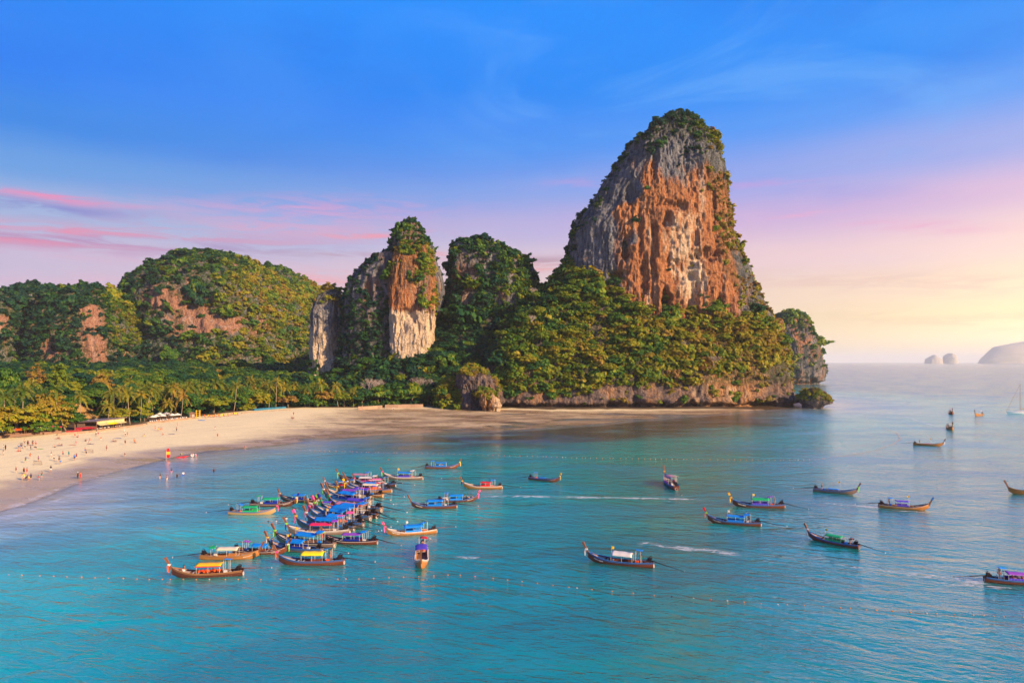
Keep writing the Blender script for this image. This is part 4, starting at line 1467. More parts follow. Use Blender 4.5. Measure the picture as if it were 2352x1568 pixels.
slope_trees()
for i, (xs, ys, h, label) in enumerate([(1316, 742, 40, 'bare pale tree on the slope below the great tower'), (1240, 775, 30, 'white bare tree right of the broad massif'), (1462, 800, 36, 'bare golden tree under the orange face')]):
    y = (488, 480, 462)[i]
    x = (xs - CX_S) / F_S * y
    z = CAM_H + (YH_S - ys - h / 2) / F_S * y
    t = tag(empty('bare_tree', (x, y - 6, z), i * 1.3), label, 'bare tree', 'leafless trees')
    o = link('branches', BARE[i % 3], t, M_DEAD)
    s = h / F_S * y * 1.1
    o.scale = (s, s, s)

rb = np.random.default_rng(8)
_o, _V, _N, _t = head
_P, _n, _px, _py = sample_surface(_V, _N, _t, lambda c, n, px, py: 1.0 * (c[:, 2] > 22) * (px > 1180) * (px < 1790), 12, 5, 0.0)
for i in range(12):
    pos = ('left part' if _px[i] < 1380 else 'middle' if _px[i] < 1600 else 'seaward part')
    hgh = 'low' if _py[i] > 840 else 'halfway up' if _py[i] > 760 else 'high'
    t = tag(empty('bare_tree', (_P[i, 0], _P[i, 1] - 1.0, _P[i, 2] - 1.0), i * 1.7), '%s leafless tree %s on the %s of the headland' % ('tall pale' if i % 2 else 'spreading grey', hgh, pos), 'bare tree', 'leafless trees')
    o = link('branches', BARE[i % 3], t, M_DEAD)
    s = rb.uniform(8, 12)
    o.scale = (s, s, s)

# ---- palms
def palm_mesh(seed):
    r = random.Random(seed)
    V, F, lf = [], [], []
    n = 20
    for k in range(n):
        a = 2 * PI * k / n * 2.4 + r.uniform(-.25, .25)
        up = r.uniform(-0.35, 0.95) if k % 3 else r.uniform(0.5, 1.2)
        L = r.uniform(0.85, 1.15)
        tone = r.uniform(0, 1)
        e = (-0.35, 0.15, 0.6, 1.05, 0.35)[k % 5] + r.uniform(-.15, .2)
        d = Vector((math.cos(a), math.sin(a), 0))
        side = Vector((-math.sin(a), math.cos(a), 0))
        pts = []
        for s in range(8):
            t = s / 7
            pts.append(d * (math.cos(e) * t * L * (1 - 0.15 * t)) + Vector((0, 0, math.sin(e) * t * L - 0.55 * t * t * L * (0.35 + math.cos(e)))))
        for s in range(7):
            p, q = pts[s], pts[s + 1]
            w = 0.17 * (1 - 0.75 * abs((s + .5) / 7 - .42) * 1.5)
            for sg in (-1, 1):
                for half in (0, 1):
                    a0 = p.lerp(q, half * .5)
                    a1 = p.lerp(q, half * .5 + .34)
                    tip = side * sg * w * r.uniform(.8, 1.15) + d * 0.10 + Vector((0, 0, -w * r.uniform(.35, .9)))
                    o = len(V)
                    V += [a0, a1, a1 + tip, a0 + tip * .96 - d * 0.02]
                    F.append((o, o + 1, o + 2, o + 3))
                    lf += [tone] * 4
    me = np_mesh('crown', np.array([tuple(v) for v in V]), np.array(F), False, {'leaf': lf})
    me.materials.append(M_PALM)
    return me


M_PALM = leaf_mat('palm_fronds', [(0.0, (0.018, 0.060, 0.022)), (0.3, (0.060, 0.15, 0.020)), (0.6, (0.24, 0.25, 0.020)), (0.8, (0.42, 0.30, 0.028)), (1.0, (0.44, 0.24, 0.06))], 0.35)
PALM = [palm_mesh(s) for s in range(5)]


def palm_trunk(seed):
    r = random.Random(50 + seed)
    b = MB()
    lx, ly = r.uniform(-.16, .16), r.uniform(-.1, .1)
    pts = [(-lx * (1 - t) ** 2, -ly * (1 - t) ** 2, t) for t in (0, .15, .35, .6, .85, 1.0)]
    b.tube(pts, [.018, .013, .010, .009, .0085, .009], 6)
    return b.mesh('trunk', True)


PTRUNK = [palm_trunk(s) for s in range(4)]


def palm(xs, ys, label, i, group, tint, hp=None, y=None):
    rd = random.Random(900 + i)
    hp = hp or rd.uniform(13.0, 16.5)
    if y is None:
        y = (CAM_H - 3.0 - hp) / max(ys - YH_S, 8) * F_S
    x, yb = behind(xs, 4.0 if i < 100 else 15.0)
    y = max(min(y, 600), yb)
    x = (xs - CX_S) / F_S * y
    z0 = hgt(x, y)
    top = CAM_H + (YH_S - ys) / F_S * y
    h = max(top - z0, 4.0)
    t = tag(empty('palm_tree', (x, y, z0), rd.uniform(0, 6.28)), label, 'palm tree', group)
    k = link('trunk', PTRUNK[i % 4], t, M_PALM_BARK)
    k.scale = (h * 1.15, h * 1.15, h)
    c = link('crown', PALM[i % 5], t)
    c.location = (0, 0, h)
    s = rd.uniform(4.2, 5.4)
    c.scale = (s, s, s)
    c['tint'] = tint
    return t


named_palms = [
    (75, 881, 'coconut palm left of the golden feathery tree', .5), (101, 867, 'brownish palm behind the golden feathery tree', .62), (127, 891, 'palm rising over the golden feathery tree', .5),
    (164, 886, 'palm just left of the thatched roofs', .56), (178, 868, 'tall bright palm behind the thatched roofs', .45), (185, 909, 'drooping palm right above the thatched roof peak', .60),
    (256, 898, 'golden palm above the restaurant canopy', .66), (250, 930, 'short palm behind the spreading tree', .55), (294, 902, 'golden palm above the spreading tree', .72), (325, 905, 'palm with twin stems left of the parasols', .68),
    (352, 885, 'slender palm with a bare leaning stem behind the parasols', .58), (364, 868, 'tall olive palm behind the parasols', .6), (385, 925, 'low golden palm on the sand beside the parasols', .74), (420, 907, 'leaning palm right of the parasols', .7),
    (456, 884, 'golden palm left of the large olive gold tree', .68), (484, 872, 'palm above the large olive gold tree', .62), (508, 870, 'orange tinged palm above the olive gold tree', .76), (543, 884, 'palm above the round topped tree', .62),
    (575, 871, 'dusty palm on a grey stem over the flat layered tree', .62), (596, 874, 'second dusty palm on a tall pale stem', .62), (620, 888, 'palm with pale stem left of the orange gold tree', .64), (635, 874, 'tall golden palm over the blue pavilion', .74),
    (652, 887, 'short golden palm above the orange gold tree', .78), (664, 861, 'high golden palm against the dark wood', .70), (686, 857, 'highest palm of the row, beside the domed tree', .68), (707, 888, 'palm under the domed tree', .56),
    (738, 880, 'grey green palm right of the domed tree', .5), (10, 908, 'palm at the left end of the wood', .5), (812, 900, 'lone palm between the layered trees', .5), (772, 884, 'small palm deep in the wood right of the domed tree', .48)]
for i, (xs, ys, label, tint) in enumerate(named_palms):
    palm(xs, ys, label, i, 'palms along the beach', tint)
rp = np.random.default_rng(19)
for i in range(95):
    xs = rp.uniform(-10, 700)
    ys = rp.uniform(872, 905)
    if 150 < xs < 255 and ys > 882:
        ys -= 16
    zone = 'behind the left end of the beach' if xs < 200 else 'behind the parasols and the restaurant' if xs < 420 else 'behind the middle of the tree line' if xs < 570 else 'near the blue pavilion'
    tn = float(np.clip(rp.normal(.54, .1), .25, .8))
    cw = 'dark green' if tn < .45 else 'green' if tn < .53 else 'olive' if tn < .61 else 'golden'
    hw = 'high' if ys < 880 else 'middle sized' if ys < 892 else 'low'
    near = min(named_palms, key=lambda q: abs(q[0] - xs) + abs(q[1] - ys) * 0.6)
    sd = 'left of' if xs < near[0] else 'right of'
    palm(xs, ys, '%s %s palm %s the %s' % (hw, cw, sd, near[2].split(',')[0]) if len(near[2].split(',')[0].split()) + len(hw.split()) + len(cw.split()) < 12 else '%s %s palm in the grove %s' % (hw, cw, zone), 100 + i, 'palms of the grove', tn)
# ================================================================= paints
def paint(name, col, rough=0.55, var=0.25, scale=2.0, metal=0.0, spec=0.4):
    m, nt, out = new_mat(name)
    ob = nt.obj()
    r = nt.rand()
    n = nt.noise(nt.vm('ADD', ob, nt.comb(nt.m('MULTIPLY', r, 37.0), 0.0, 0.0)), scale, 5, 0.65)
    n = nt.m('ADD', n, nt.m('MULTIPLY', nt.m('SUBTRACT', r, 0.5), 0.5), None, True)
    c = tuple(col[:3])
    lo = tuple(v * (1 - var) for v in c) + (1,)
    hi = tuple(min(1, v * (1 + var * 0.6)) for v in c) + (1,)
    principled(nt, out, nt.mix(n, lo, hi), rough, None, metal, spec=spec)
    return m


def wood(name, dark, light, rough=0.5):
    m, nt, out = new_mat(name)
    ob = nt.obj()
    r = nt.rand()
    x, y, z = nt.xyz(ob)[0:3]
    grain = nt.noise(nt.comb(nt.m('MULTIPLY', x, 0.6), nt.m('MULTIPLY', y, 5), nt.m('MULTIPLY', z, 9)), 1.0, 5, 0.6, 0.2)
    wear = nt.noise(nt.comb(nt.m('ADD', x, nt.m('MULTIPLY', r, 30)), y, nt.m('MULTIPLY', z, 3)), 0.8, 4, 0.6)
    col = nt.mix(nt.m('ADD', nt.m('MULTIPLY', grain, 0.6), nt.m('MULTIPLY', wear, 0.45)), dark + (1,), light + (1,))
    # strake seams
    seam = nt.m('PINGPONG', nt.m('MULTIPLY', z, 1.0), 0.11)
    col = nt.mix(nt.m('MULTIPLY', nt.m('SUBTRACT', 1.0, nt.step(seam, 0.0, 0.012)), 0.6), col, (dark[0] * .4, dark[1] * .4, dark[2] * .4, 1))
    principled(nt, out, col, rough, None, spec=0.4)
    return m


P = {
    'red_brown': wood('hull_red_brown', (0.10, 0.022, 0.010), (0.24, 0.060, 0.020)),
    'orange_brown': wood('hull_orange_brown', (0.28, 0.095, 0.018), (0.55, 0.22, 0.045)),
    'dark_brown': wood('hull_dark_brown', (0.055, 0.016, 0.010), (0.16, 0.045, 0.02)),
    'old_wood': wood('hull_old_wood', (0.13, 0.070, 0.050), (0.34, 0.21, 0.15)),
    'tan': wood('hull_tan', (0.34, 0.18, 0.06), (0.60, 0.36, 0.14)),
    'blue_hull': wood('hull_grey_brown', (0.09, 0.060, 0.055), (0.24, 0.17, 0.15)),
    'deck': wood('deck_boards', (0.30, 0.19, 0.13), (0.52, 0.38, 0.28), 0.7),
    'deck_grey': wood('deck_boards_grey', (0.30, 0.25, 0.22), (0.55, 0.47, 0.40), 0.75),
    'inside': wood('hull_inside', (0.14, 0.065, 0.040), (0.32, 0.17, 0.10), 0.7),
    'stem': wood('prow_timber', (0.12, 0.040, 0.018), (0.30, 0.12, 0.05), 0.5),
    'blue': paint('blue_tarpaulin', srgb(8, 128, 218), 0.5, 0.22, 0.8), 'deep_blue': paint('deep_blue_cloth', srgb(16, 44, 150), 0.6),
    'purple': paint('purple_tarpaulin', srgb(140, 66, 178), 0.55, 0.2, 0.8), 'violet': paint('violet_tarpaulin', srgb(86, 66, 186), 0.55, 0.2, 0.8),
    'crimson': paint('crimson_tarpaulin', srgb(206, 34, 82), 0.55, 0.2, 0.8), 'red': paint('red_cloth', srgb(214, 26, 30), 0.6),
    'yellow': paint('yellow_tarpaulin', srgb(244, 206, 16), 0.55, 0.15, 0.8), 'green': paint('green_tarpaulin', srgb(20, 164, 96), 0.55, 0.2, 0.8),
    'white': paint('white_tarpaulin', (0.72, 0.68, 0.62), 0.6, 0.2, 0.8), 'cream': paint('cream_tarpaulin', (0.70, 0.62, 0.45), 0.6, 0.2, 0.8),
    'pink': paint('pink_cloth', srgb(236, 84, 150), 0.65), 'mauve': paint('mauve_tarpaulin', srgb(176, 120, 140), 0.6, 0.2, 0.8), 'orange': paint('orange_cloth', srgb(238, 92, 20), 0.6),
    'lime': paint('lime_cloth', srgb(150, 220, 60), 0.6), 'steel': paint('galvanised_poles', (0.55, 0.52, 0.48), 0.4, 0.2, 3, 0.6),
    'pole': paint('white_poles', (0.68, 0.62, 0.54), 0.5), 'engine': paint('engine_iron', (0.035, 0.025, 0.025), 0.45, 0.5, 6, 0.5),
    'rust': paint('rusty_iron', (0.18, 0.070, 0.035), 0.7, 0.4, 6), 'rope': paint('white_rope', (0.62, 0.55, 0.46), 0.9), 'black': paint('black_rubber', (0.02, 0.02, 0.022), 0.7),
    'gun_blue': paint('blue_gunwale_paint', srgb(44, 110, 170), 0.5), 'gun_dark': paint('dark_gunwale_paint', srgb(22, 34, 70), 0.5), 'gun_white': paint('white_gunwale_paint', (0.66, 0.60, 0.54), 0.5),
    'gun_wood': paint('varnished_gunwale', (0.34, 0.17, 0.06), 0.45), 'letter': paint('white_lettering', (0.74, 0.70, 0.62), 0.6, 0.1), 'life': paint('orange_life_jackets', srgb(240, 86, 14), 0.7),
    'gold': paint('yellow_cloth', srgb(250, 190, 20), 0.65),
}

# ================================================================= long-tail boats
HL = 5.0      # half length of the waterline


def hull_sections():
    out = []
    for t in np.linspace(-1.03, 1.10, 26):
        x = t * HL
        if t <= 0.25:
            b = 0.98 - 0.42 * max(0, (-t - 0.15) / 0.88) ** 1.8
        else:
            b = 0.98 * max(0.0, 1 - ((t - 0.25) / 0.86) ** 2.0) ** 0.85
        b = max(b, 0.035)
        sheer = 0.62 + 0.22 * max(0, -t) ** 2 + 1.05 * max(0, t - 0.15) ** 2.1
        keel = -0.32 + 0.24 * max(0, -t - 0.75) * 3 + (0.35 * max(0, (t - 0.72) / 0.38) ** 1.4 + 0.0) * 2.6
        keel = min(keel, sheer - 0.06)
        out.append((x, b, sheer, keel))
    return out


SEC = hull_sections()


def hull_at(x):
    xs = [s[0] for s in SEC]
    return tuple(float(np.interp(x, xs, [s[i] for s in SEC])) for i in (1, 2, 3))


def hull_mesh():
    V, F = [], []
    k = 7
    for (x, b, sh, ke) in SEC:
        prof = [(0.0, ke), (0.34 * b, ke + 0.03), (0.66 * b, ke + 0.20 * (sh - ke)), (0.86 * b, ke + 0.45 * (sh - ke)), (0.95 * b, ke + 0.72 * (sh - ke)), (b, sh)]
        ring = [(x, -y, z) for y, z in prof[::-1]] + [(x, y, z) for y, z in prof[1:]]
        inn = [(x * 0.995, y * 0.9, z + (0.06 if i not in (0, len(ring) - 1) else 0)) for i, (_, y, z) in enumerate(ring)]
        V += ring + inn[::-1]
    m = 22
    n = len(SEC)
    for i in range(n - 1):
        for j in range(m):
            a, b = i * m + j, i * m + (j + 1) % m
            F.append((a, b, b + m, a + m))
    F.append(tuple(range(0, 11))[::-1] if False else tuple(range(10, -1, -1)))
    F.append(tuple((n - 1) * m + i for i in range(11)))
    # transom: fill the stern
    b = MB()
    b.v, b.f = V, F
    me = b.mesh('hull')
    bm = bmesh.new()
    bm.from_mesh(me)
    bmesh.ops.recalc_face_normals(bm, faces=bm.faces)
    bm.to_mesh(me)
    bm.free()
    return me


def strip_along(x0, x1, off, w, h, dz, n=16, sides=(-1, 1)):
    """rail that follows the sheer on both sides"""
    b = MB()
    for sg in sides:
        pr = []
        for i in range(n + 1):
            x = x0 + (x1 - x0) * i / n
            bb, sh, ke = hull_at(x)
            pr.append((x, sg * (bb + off), sh + dz))
        vs, fs = [], []
        for (x, y, z) in pr:
            vs += [(x, y - w / 2, z), (x, y + w / 2, z), (x, y + w / 2, z + h), (x, y - w / 2, z + h)]
        for i in range(n):
            for q in range(4):
                a = i * 4 + q
                c = i * 4 + (q + 1) % 4
                fs.append((a, c, c + 4, a + 4))
        fs += [(3, 2, 1, 0), (n * 4, n * 4 + 1, n * 4 + 2, n * 4 + 3)]
        b.add(vs, fs)
    return b


def deck_mesh(x0, x1, z, inset, n=10, rise=0.0):
    b = MB()
    vs, fs = [], []
    for i in range(n + 1):
        x = x0 + (x1 - x0) * i / n
        bb, sh, ke = hull_at(x)
        zz = z if rise == 0 else sh - rise
        y = bb * inset
        vs += [(x, -y, zz), (x, 0, zz + (0.05 if rise else 0)), (x, y, zz)]
    for i in range(n):
        a = i * 3
        fs += [(a, a + 3, a + 4, a + 1), (a + 1, a + 4, a + 5, a + 2)]
    b.add(vs, fs)
    return b


BM = {}
BM['hull'] = hull_mesh()
BM['gunwale'] = strip_along(-5.1, 5.35, -0.01, 0.12, 0.10, -0.02).mesh('gunwale')
BM['rubbing_strake'] = strip_along(-5.1, 5.2, 0.012, 0.05, 0.055, -0.17).mesh('rubbing_strake')
BM['floor_boards'] = deck_mesh(-4.9, 3.4, 0.10, 0.82).mesh('floor_boards')
BM['foredeck'] = deck_mesh(2.7, 5.3, 0, 0.86, 8, 0.10).mesh('foredeck')
BM['afterdeck'] = deck_mesh(-5.05, -3.7, 0, 0.86, 5, 0.14).mesh('afterdeck')


def thwart_mesh():
    return MB().box((0, 0, 0), (0.26, 1.62, 0.05)).mesh('thwart')


BM['thwart'] = thwart_mesh()
# frames seen along the inside of the open fore part
fr = MB()
for x in np.arange(-3.6, 2.7, 0.45):
    bb, sh, ke = hull_at(x)
    for sg in (-1, 1):
        fr.box((x, sg * bb * 0.86, sh * 0.55), (0.06, 0.05, sh * 0.85))
BM['frames'] = fr.mesh('frames')
st = MB()
pts = [(5.05, 0, 0.85), (5.45, 0, 1.30), (5.72, 0, 1.85), (6.02, 0, 2.45), (6.32, 0, 2.98), (6.42, 0, 3.12)]
wd = [(0.17, 0.10), (0.19, 0.10), (0.15, 0.10), (0.15, 0.12), (0.19, 0.15), (0.16, 0.13)]
vs, fs = [], []
for i, (p, w) in enumerate(zip(pts, wd)):
    a, b_ = Vector(pts[max(0, i - 1)]), Vector(pts[min(len(pts) - 1, i + 1)])
    t = (b_ - a).normalized()
    nn = Vector((-t.z, 0, t.x))
    for sx, sy in ((-1, -1), (1, -1), (1, 1), (-1, 1)):
        vs.append(Vector(p) + nn * sx * w[0] + Vector((0, sy * w[1], 0)))
for i in range(len(pts) - 1):
    for q in range(4):
        a, c = i * 4 + q, i * 4 + (q + 1) % 4
        fs.append((a, c, c + 4, a + 4))
fs += [(3, 2, 1, 0), (20, 21, 22, 23)]
st.add(vs, fs)
BM['prow_post'] = st.mesh('prow_post')


def roof_mesh(lx, ly, z, arch=0.16, drop=0.10, n=8, sag=0.0):
    """cloth roof: arched across, lipped at the edges, with thickness"""
    b = MB()
    vs, fs = [], []
    m = 9
    for side in (0, 1):
        for i in range(m + 1):
            x = -lx / 2 + lx * i / m
            for j in range(n + 1):
                u = -1 + 2 * j / n
                zz = z + arch * (1 - u * u) + sag * math.cos(x * 4.2) * 0.02 - side * 0.035
                if j in (0, n):
                    zz -= drop
                vs.append((x, u * ly / 2, zz))
    w = n + 1
    S = (m + 1) * w
    for i in range(m):
        for j in range(n):
            a = i * w + j
            fs.append((a, a + w, a + w + 1, a + 1))
            fs.append((S + a, S + a + 1, S + a + w + 1, S + a + w))
    for i in range(m):
        for j in (0, n):
            a = i * w + j
            fs.append((a, S + a, S + a + w, a + w) if j == 0 else (a, a + w, S + a + w, S + a))
    for j in range(n):
        for i in (0, m):
            a = i * w + j
            fs.append((a, a + 1, S + a + 1, S + a) if i == 0 else (a, S + a, S + a + 1, a + 1))
    b.add(vs, fs)
    return b


BM['roof_long'] = roof_mesh(3.7, 1.86, 1.78, sag=1).mesh('canopy_roof', True)
BM['roof_short'] = roof_mesh(2.9, 1.80, 1.72, sag=1).mesh('canopy_roof', True)
BM['roof_low'] = roof_mesh(2.8, 1.5, 0.98, 0.07, 0.04).mesh('canopy_roof', True)
BM['roof_wide'] = roof_mesh(3.7, 2.05, 1.80, 0.26, 0.16, sag=1).mesh('canopy_roof', True)
BM['roof_edge'] = (lambda b: b)(MB().box((0, -0.95, 1.70), (3.72, 0.03, 0.14)).box((0, 0.95, 1.70), (3.72, 0.03, 0.14))).mesh('roof_edge')
BM['canopy_post'] = MB().tube([(0, 0, 0.5), (0, 0, 1.74)], 0.028, 5).mesh('canopy_post')
BM['post_low'] = MB().tube([(0, 0, 0.4), (0, 0, 0.98)], 0.03, 5).mesh('canopy_post')
cu = MB()
for i in range(14):
    x0, x1 = -1.7 + i * 3.4 / 14, -1.7 + (i + 1) * 3.4 / 14
    y0, y1 = 0.86 + 0.03 * (i % 2), 0.86 + 0.03 * ((i + 1) % 2)
    cu.add([(x0, y0, 0.66), (x1, y1, 0.66), (x1, y1, 1.06), (x0, y0, 1.06)], [(0, 1, 2, 3)])
BM['side_curtain'] = cu.mesh('side_curtain')
en = MB()
en.box((-4.55, 0, 1.28), (0.62, 0.40, 0.42)).box((-4.72, 0, 1.56), (0.34, 0.34, 0.22)).ball((-4.36, 0.10, 1.52), 0.17).ball((-4.40, -0.14, 1.42), 0.15)
en.tube([(-4.2, 0, 1.2), (-4.05, 0, 1.25)], 0.22, 10).tube([(-4.6, 0.22, 1.5), (-4.5, 0.26, 1.86), (-4.8, 0.26, 1.98)], 0.05, 6)
en.tube([(-4.4, -0.2, 1.1), (-3.7, -0.25, 1.25), (-3.3, -0.2, 1.35)], 0.03, 5).box((-4.6, 0, 0.92), (0.16, 0.16, 0.5)).tube([(-4.85, 0, 1.4), (-4.95, 0, 1.7), (-4.7, 0, 1.85)], 0.04, 5)
BM['engine'] = en.mesh('engine')


def shaft_mesh(end):
    b = MB()
    s, e = Vector((-4.7, 0, 1.22)), Vector(end)
    mid = s.lerp(e, 0.5)
    b.tube([s, s.lerp(e, .28), mid], [0.085, 0.075, 0.06], 7).tube([mid, e], [0.035, 0.03], 6)
    b.tube([s.lerp(e, .25) - Vector((0, 0, .12)), mid - Vector((0, 0, .10)), s.lerp(e, .72)], 0.018, 4)
    return b.mesh('tail_shaft', True)


SH_ENDS = [(-10.2, 0.0, 0.55), (-10.0, 0.25, 0.06), (-9.4, -0.3, 1.05), (-10.4, 1.2, 0.35)]
BM['shafts'] = [shaft_mesh(e) for e in SH_ENDS]
pr_ = MB()
for k in range(3):
    a = 2 * PI * k / 3
    c, s = math.cos(a), math.sin(a)
    pr_.add([(0, 0.02 * c, 0.02 * s), (0.05, 0.16 * c - .05 * s, 0.16 * s + .05 * c), (0.0, 0.19 * c + .05 * s, 0.19 * s - .05 * c), (-.04, 0.05 * c + .04 * s, 0.05 * s - .04 * c)], [(0, 1, 2, 3)])
pr_.tube([(-.06, 0, 0), (.1, 0, 0)], 0.035, 6)
BM['propeller'] = pr_.mesh('propeller')
BM['helm_roof'] = roof_mesh(1.15, 1.15, 2.45, 0.06, 0.02, 4).mesh('helm_canopy', True)
hp_ = MB()
for sx in (-.45, .45):
    hp_.tube([(sx, -0.42, 0.5), (sx, -0.42, 2.46)], 0.026, 5)
BM['helm_post'] = MB().tube([(0, 0, 0.5), (0, 0, 2.47)], 0.026, 5).mesh('helm_post')


def ribbon_mesh(seed, n=3, ln=1.3):
    r = random.Random(seed)
    b = MB()
    for k in range(n):
        y = (k - (n - 1) / 2) * 0.11
        x = 5.86 + r.uniform(-.08, .10)
        l = ln * r.uniform(.7, 1.1)
        vs, fs = [], []
        for i in range(6):
            t = i / 5
            xx = x + 0.10 * math.sin(t * 4 + k) + 0.16 * t
            vs += [(xx - 0.05, y + 0.16 * t * (1 if k % 2 else -1), 2.0 - l * t), (xx + 0.06, y + 0.16 * t * (1 if k % 2 else -1) + 0.03, 2.0 - l * t)]
        for i in range(5):
            fs.append((i * 2, i * 2 + 1, i * 2 + 3, i * 2 + 2))
        b.add(vs, fs)
    return b.mesh('ribbon')


BM['ribbons'] = [ribbon_mesh(s) for s in range(3)]
BM['sash'] = MB().box((5.78, 0, 1.98), (0.40, 0.30, 0.26), Matrix.Rotation(-0.46, 3, 'Y')).mesh('sash')
BM['prow_wrap'] = MB().box((6.20, 0, 2.74), (0.42, 0.33, 0.62), Matrix.Rotation(0.50, 3, 'Y')).mesh('prow_wrap')
fl = MB().tube([(0, 0, 1.4), (0, 0, 3.1)], 0.02, 4)
BM['flagpole'] = fl.mesh('flagpole')
fv, ff = [], []
for i in range(5):
    fv += [(-i * 0.11, 0.04 * math.sin(i * 1.4), 2.62 - 0.01 * i), (-i * 0.11, 0.04 * math.sin(i * 1.4), 3.06 - 0.02 * i)]
for i in range(4):
    ff.append((i * 2, i * 2 + 2, i * 2 + 3, i * 2 + 1))
BM['flag'] = MB().add(fv, ff).mesh('flag')
rp_ = MB()
for k in range(3):
    pts = [(-5.18 - 0.03 * k, 0.30 * math.cos(a) * (1 - .1 * k) + 0.05, 0.28 + 0.26 * math.sin(a)) for a in np.linspace(0, 2 * PI, 12)]
    rp_.tube(pts, 0.03, 4, False)
BM['rope_coil'] = rp_.mesh('rope_coil')
lj = MB()
rj = random.Random(4)
for i in range(12):
    lj.box((-1.4 + i * 0.26, rj.uniform(-.5, .5), 0.82 + rj.uniform(0, .18)), (0.22, 0.36, 0.26), Matrix.Rotation(rj.uniform(-.4, .4), 3, 'Z'))
BM['life_jackets'] = lj.mesh('life_jackets')
# hand painted name on the bow: rows of short strokes too small to read
le = MB()
rl = random.Random(11)
for sg in (-1, 1):
    x = 4.35
    while x > 2.75:
        bb, sh, ke = hull_at(x)
        w = rl.uniform(0.06, 0.13)
        h = rl.uniform(0.10, 0.17)
        z = ke + 0.70 * (sh - ke) - 0.02
        y = sg * (bb * 0.95 + 0.035)
        le.box((x, y, z), (w, 0.02, h), Matrix.Rotation(-sg * 0.0, 3, 'Z'))
        x -= w + rl.uniform(.05, .11)
BM['lettering'] = le.mesh('lettering')
BM['cool_box'] = MB().box((-2.6, 0.3, 0.72), (0.5, 0.36, 0.34)).box((-2.6, 0.3, 0.905), (0.53, 0.39, 0.05)).mesh('cool_box')


def px_point(xs, ys):
    p = ray(xs, ys, 0.0)
    return Vector((float(p[0]), float(p[1]), 0.0))


BOATS = []


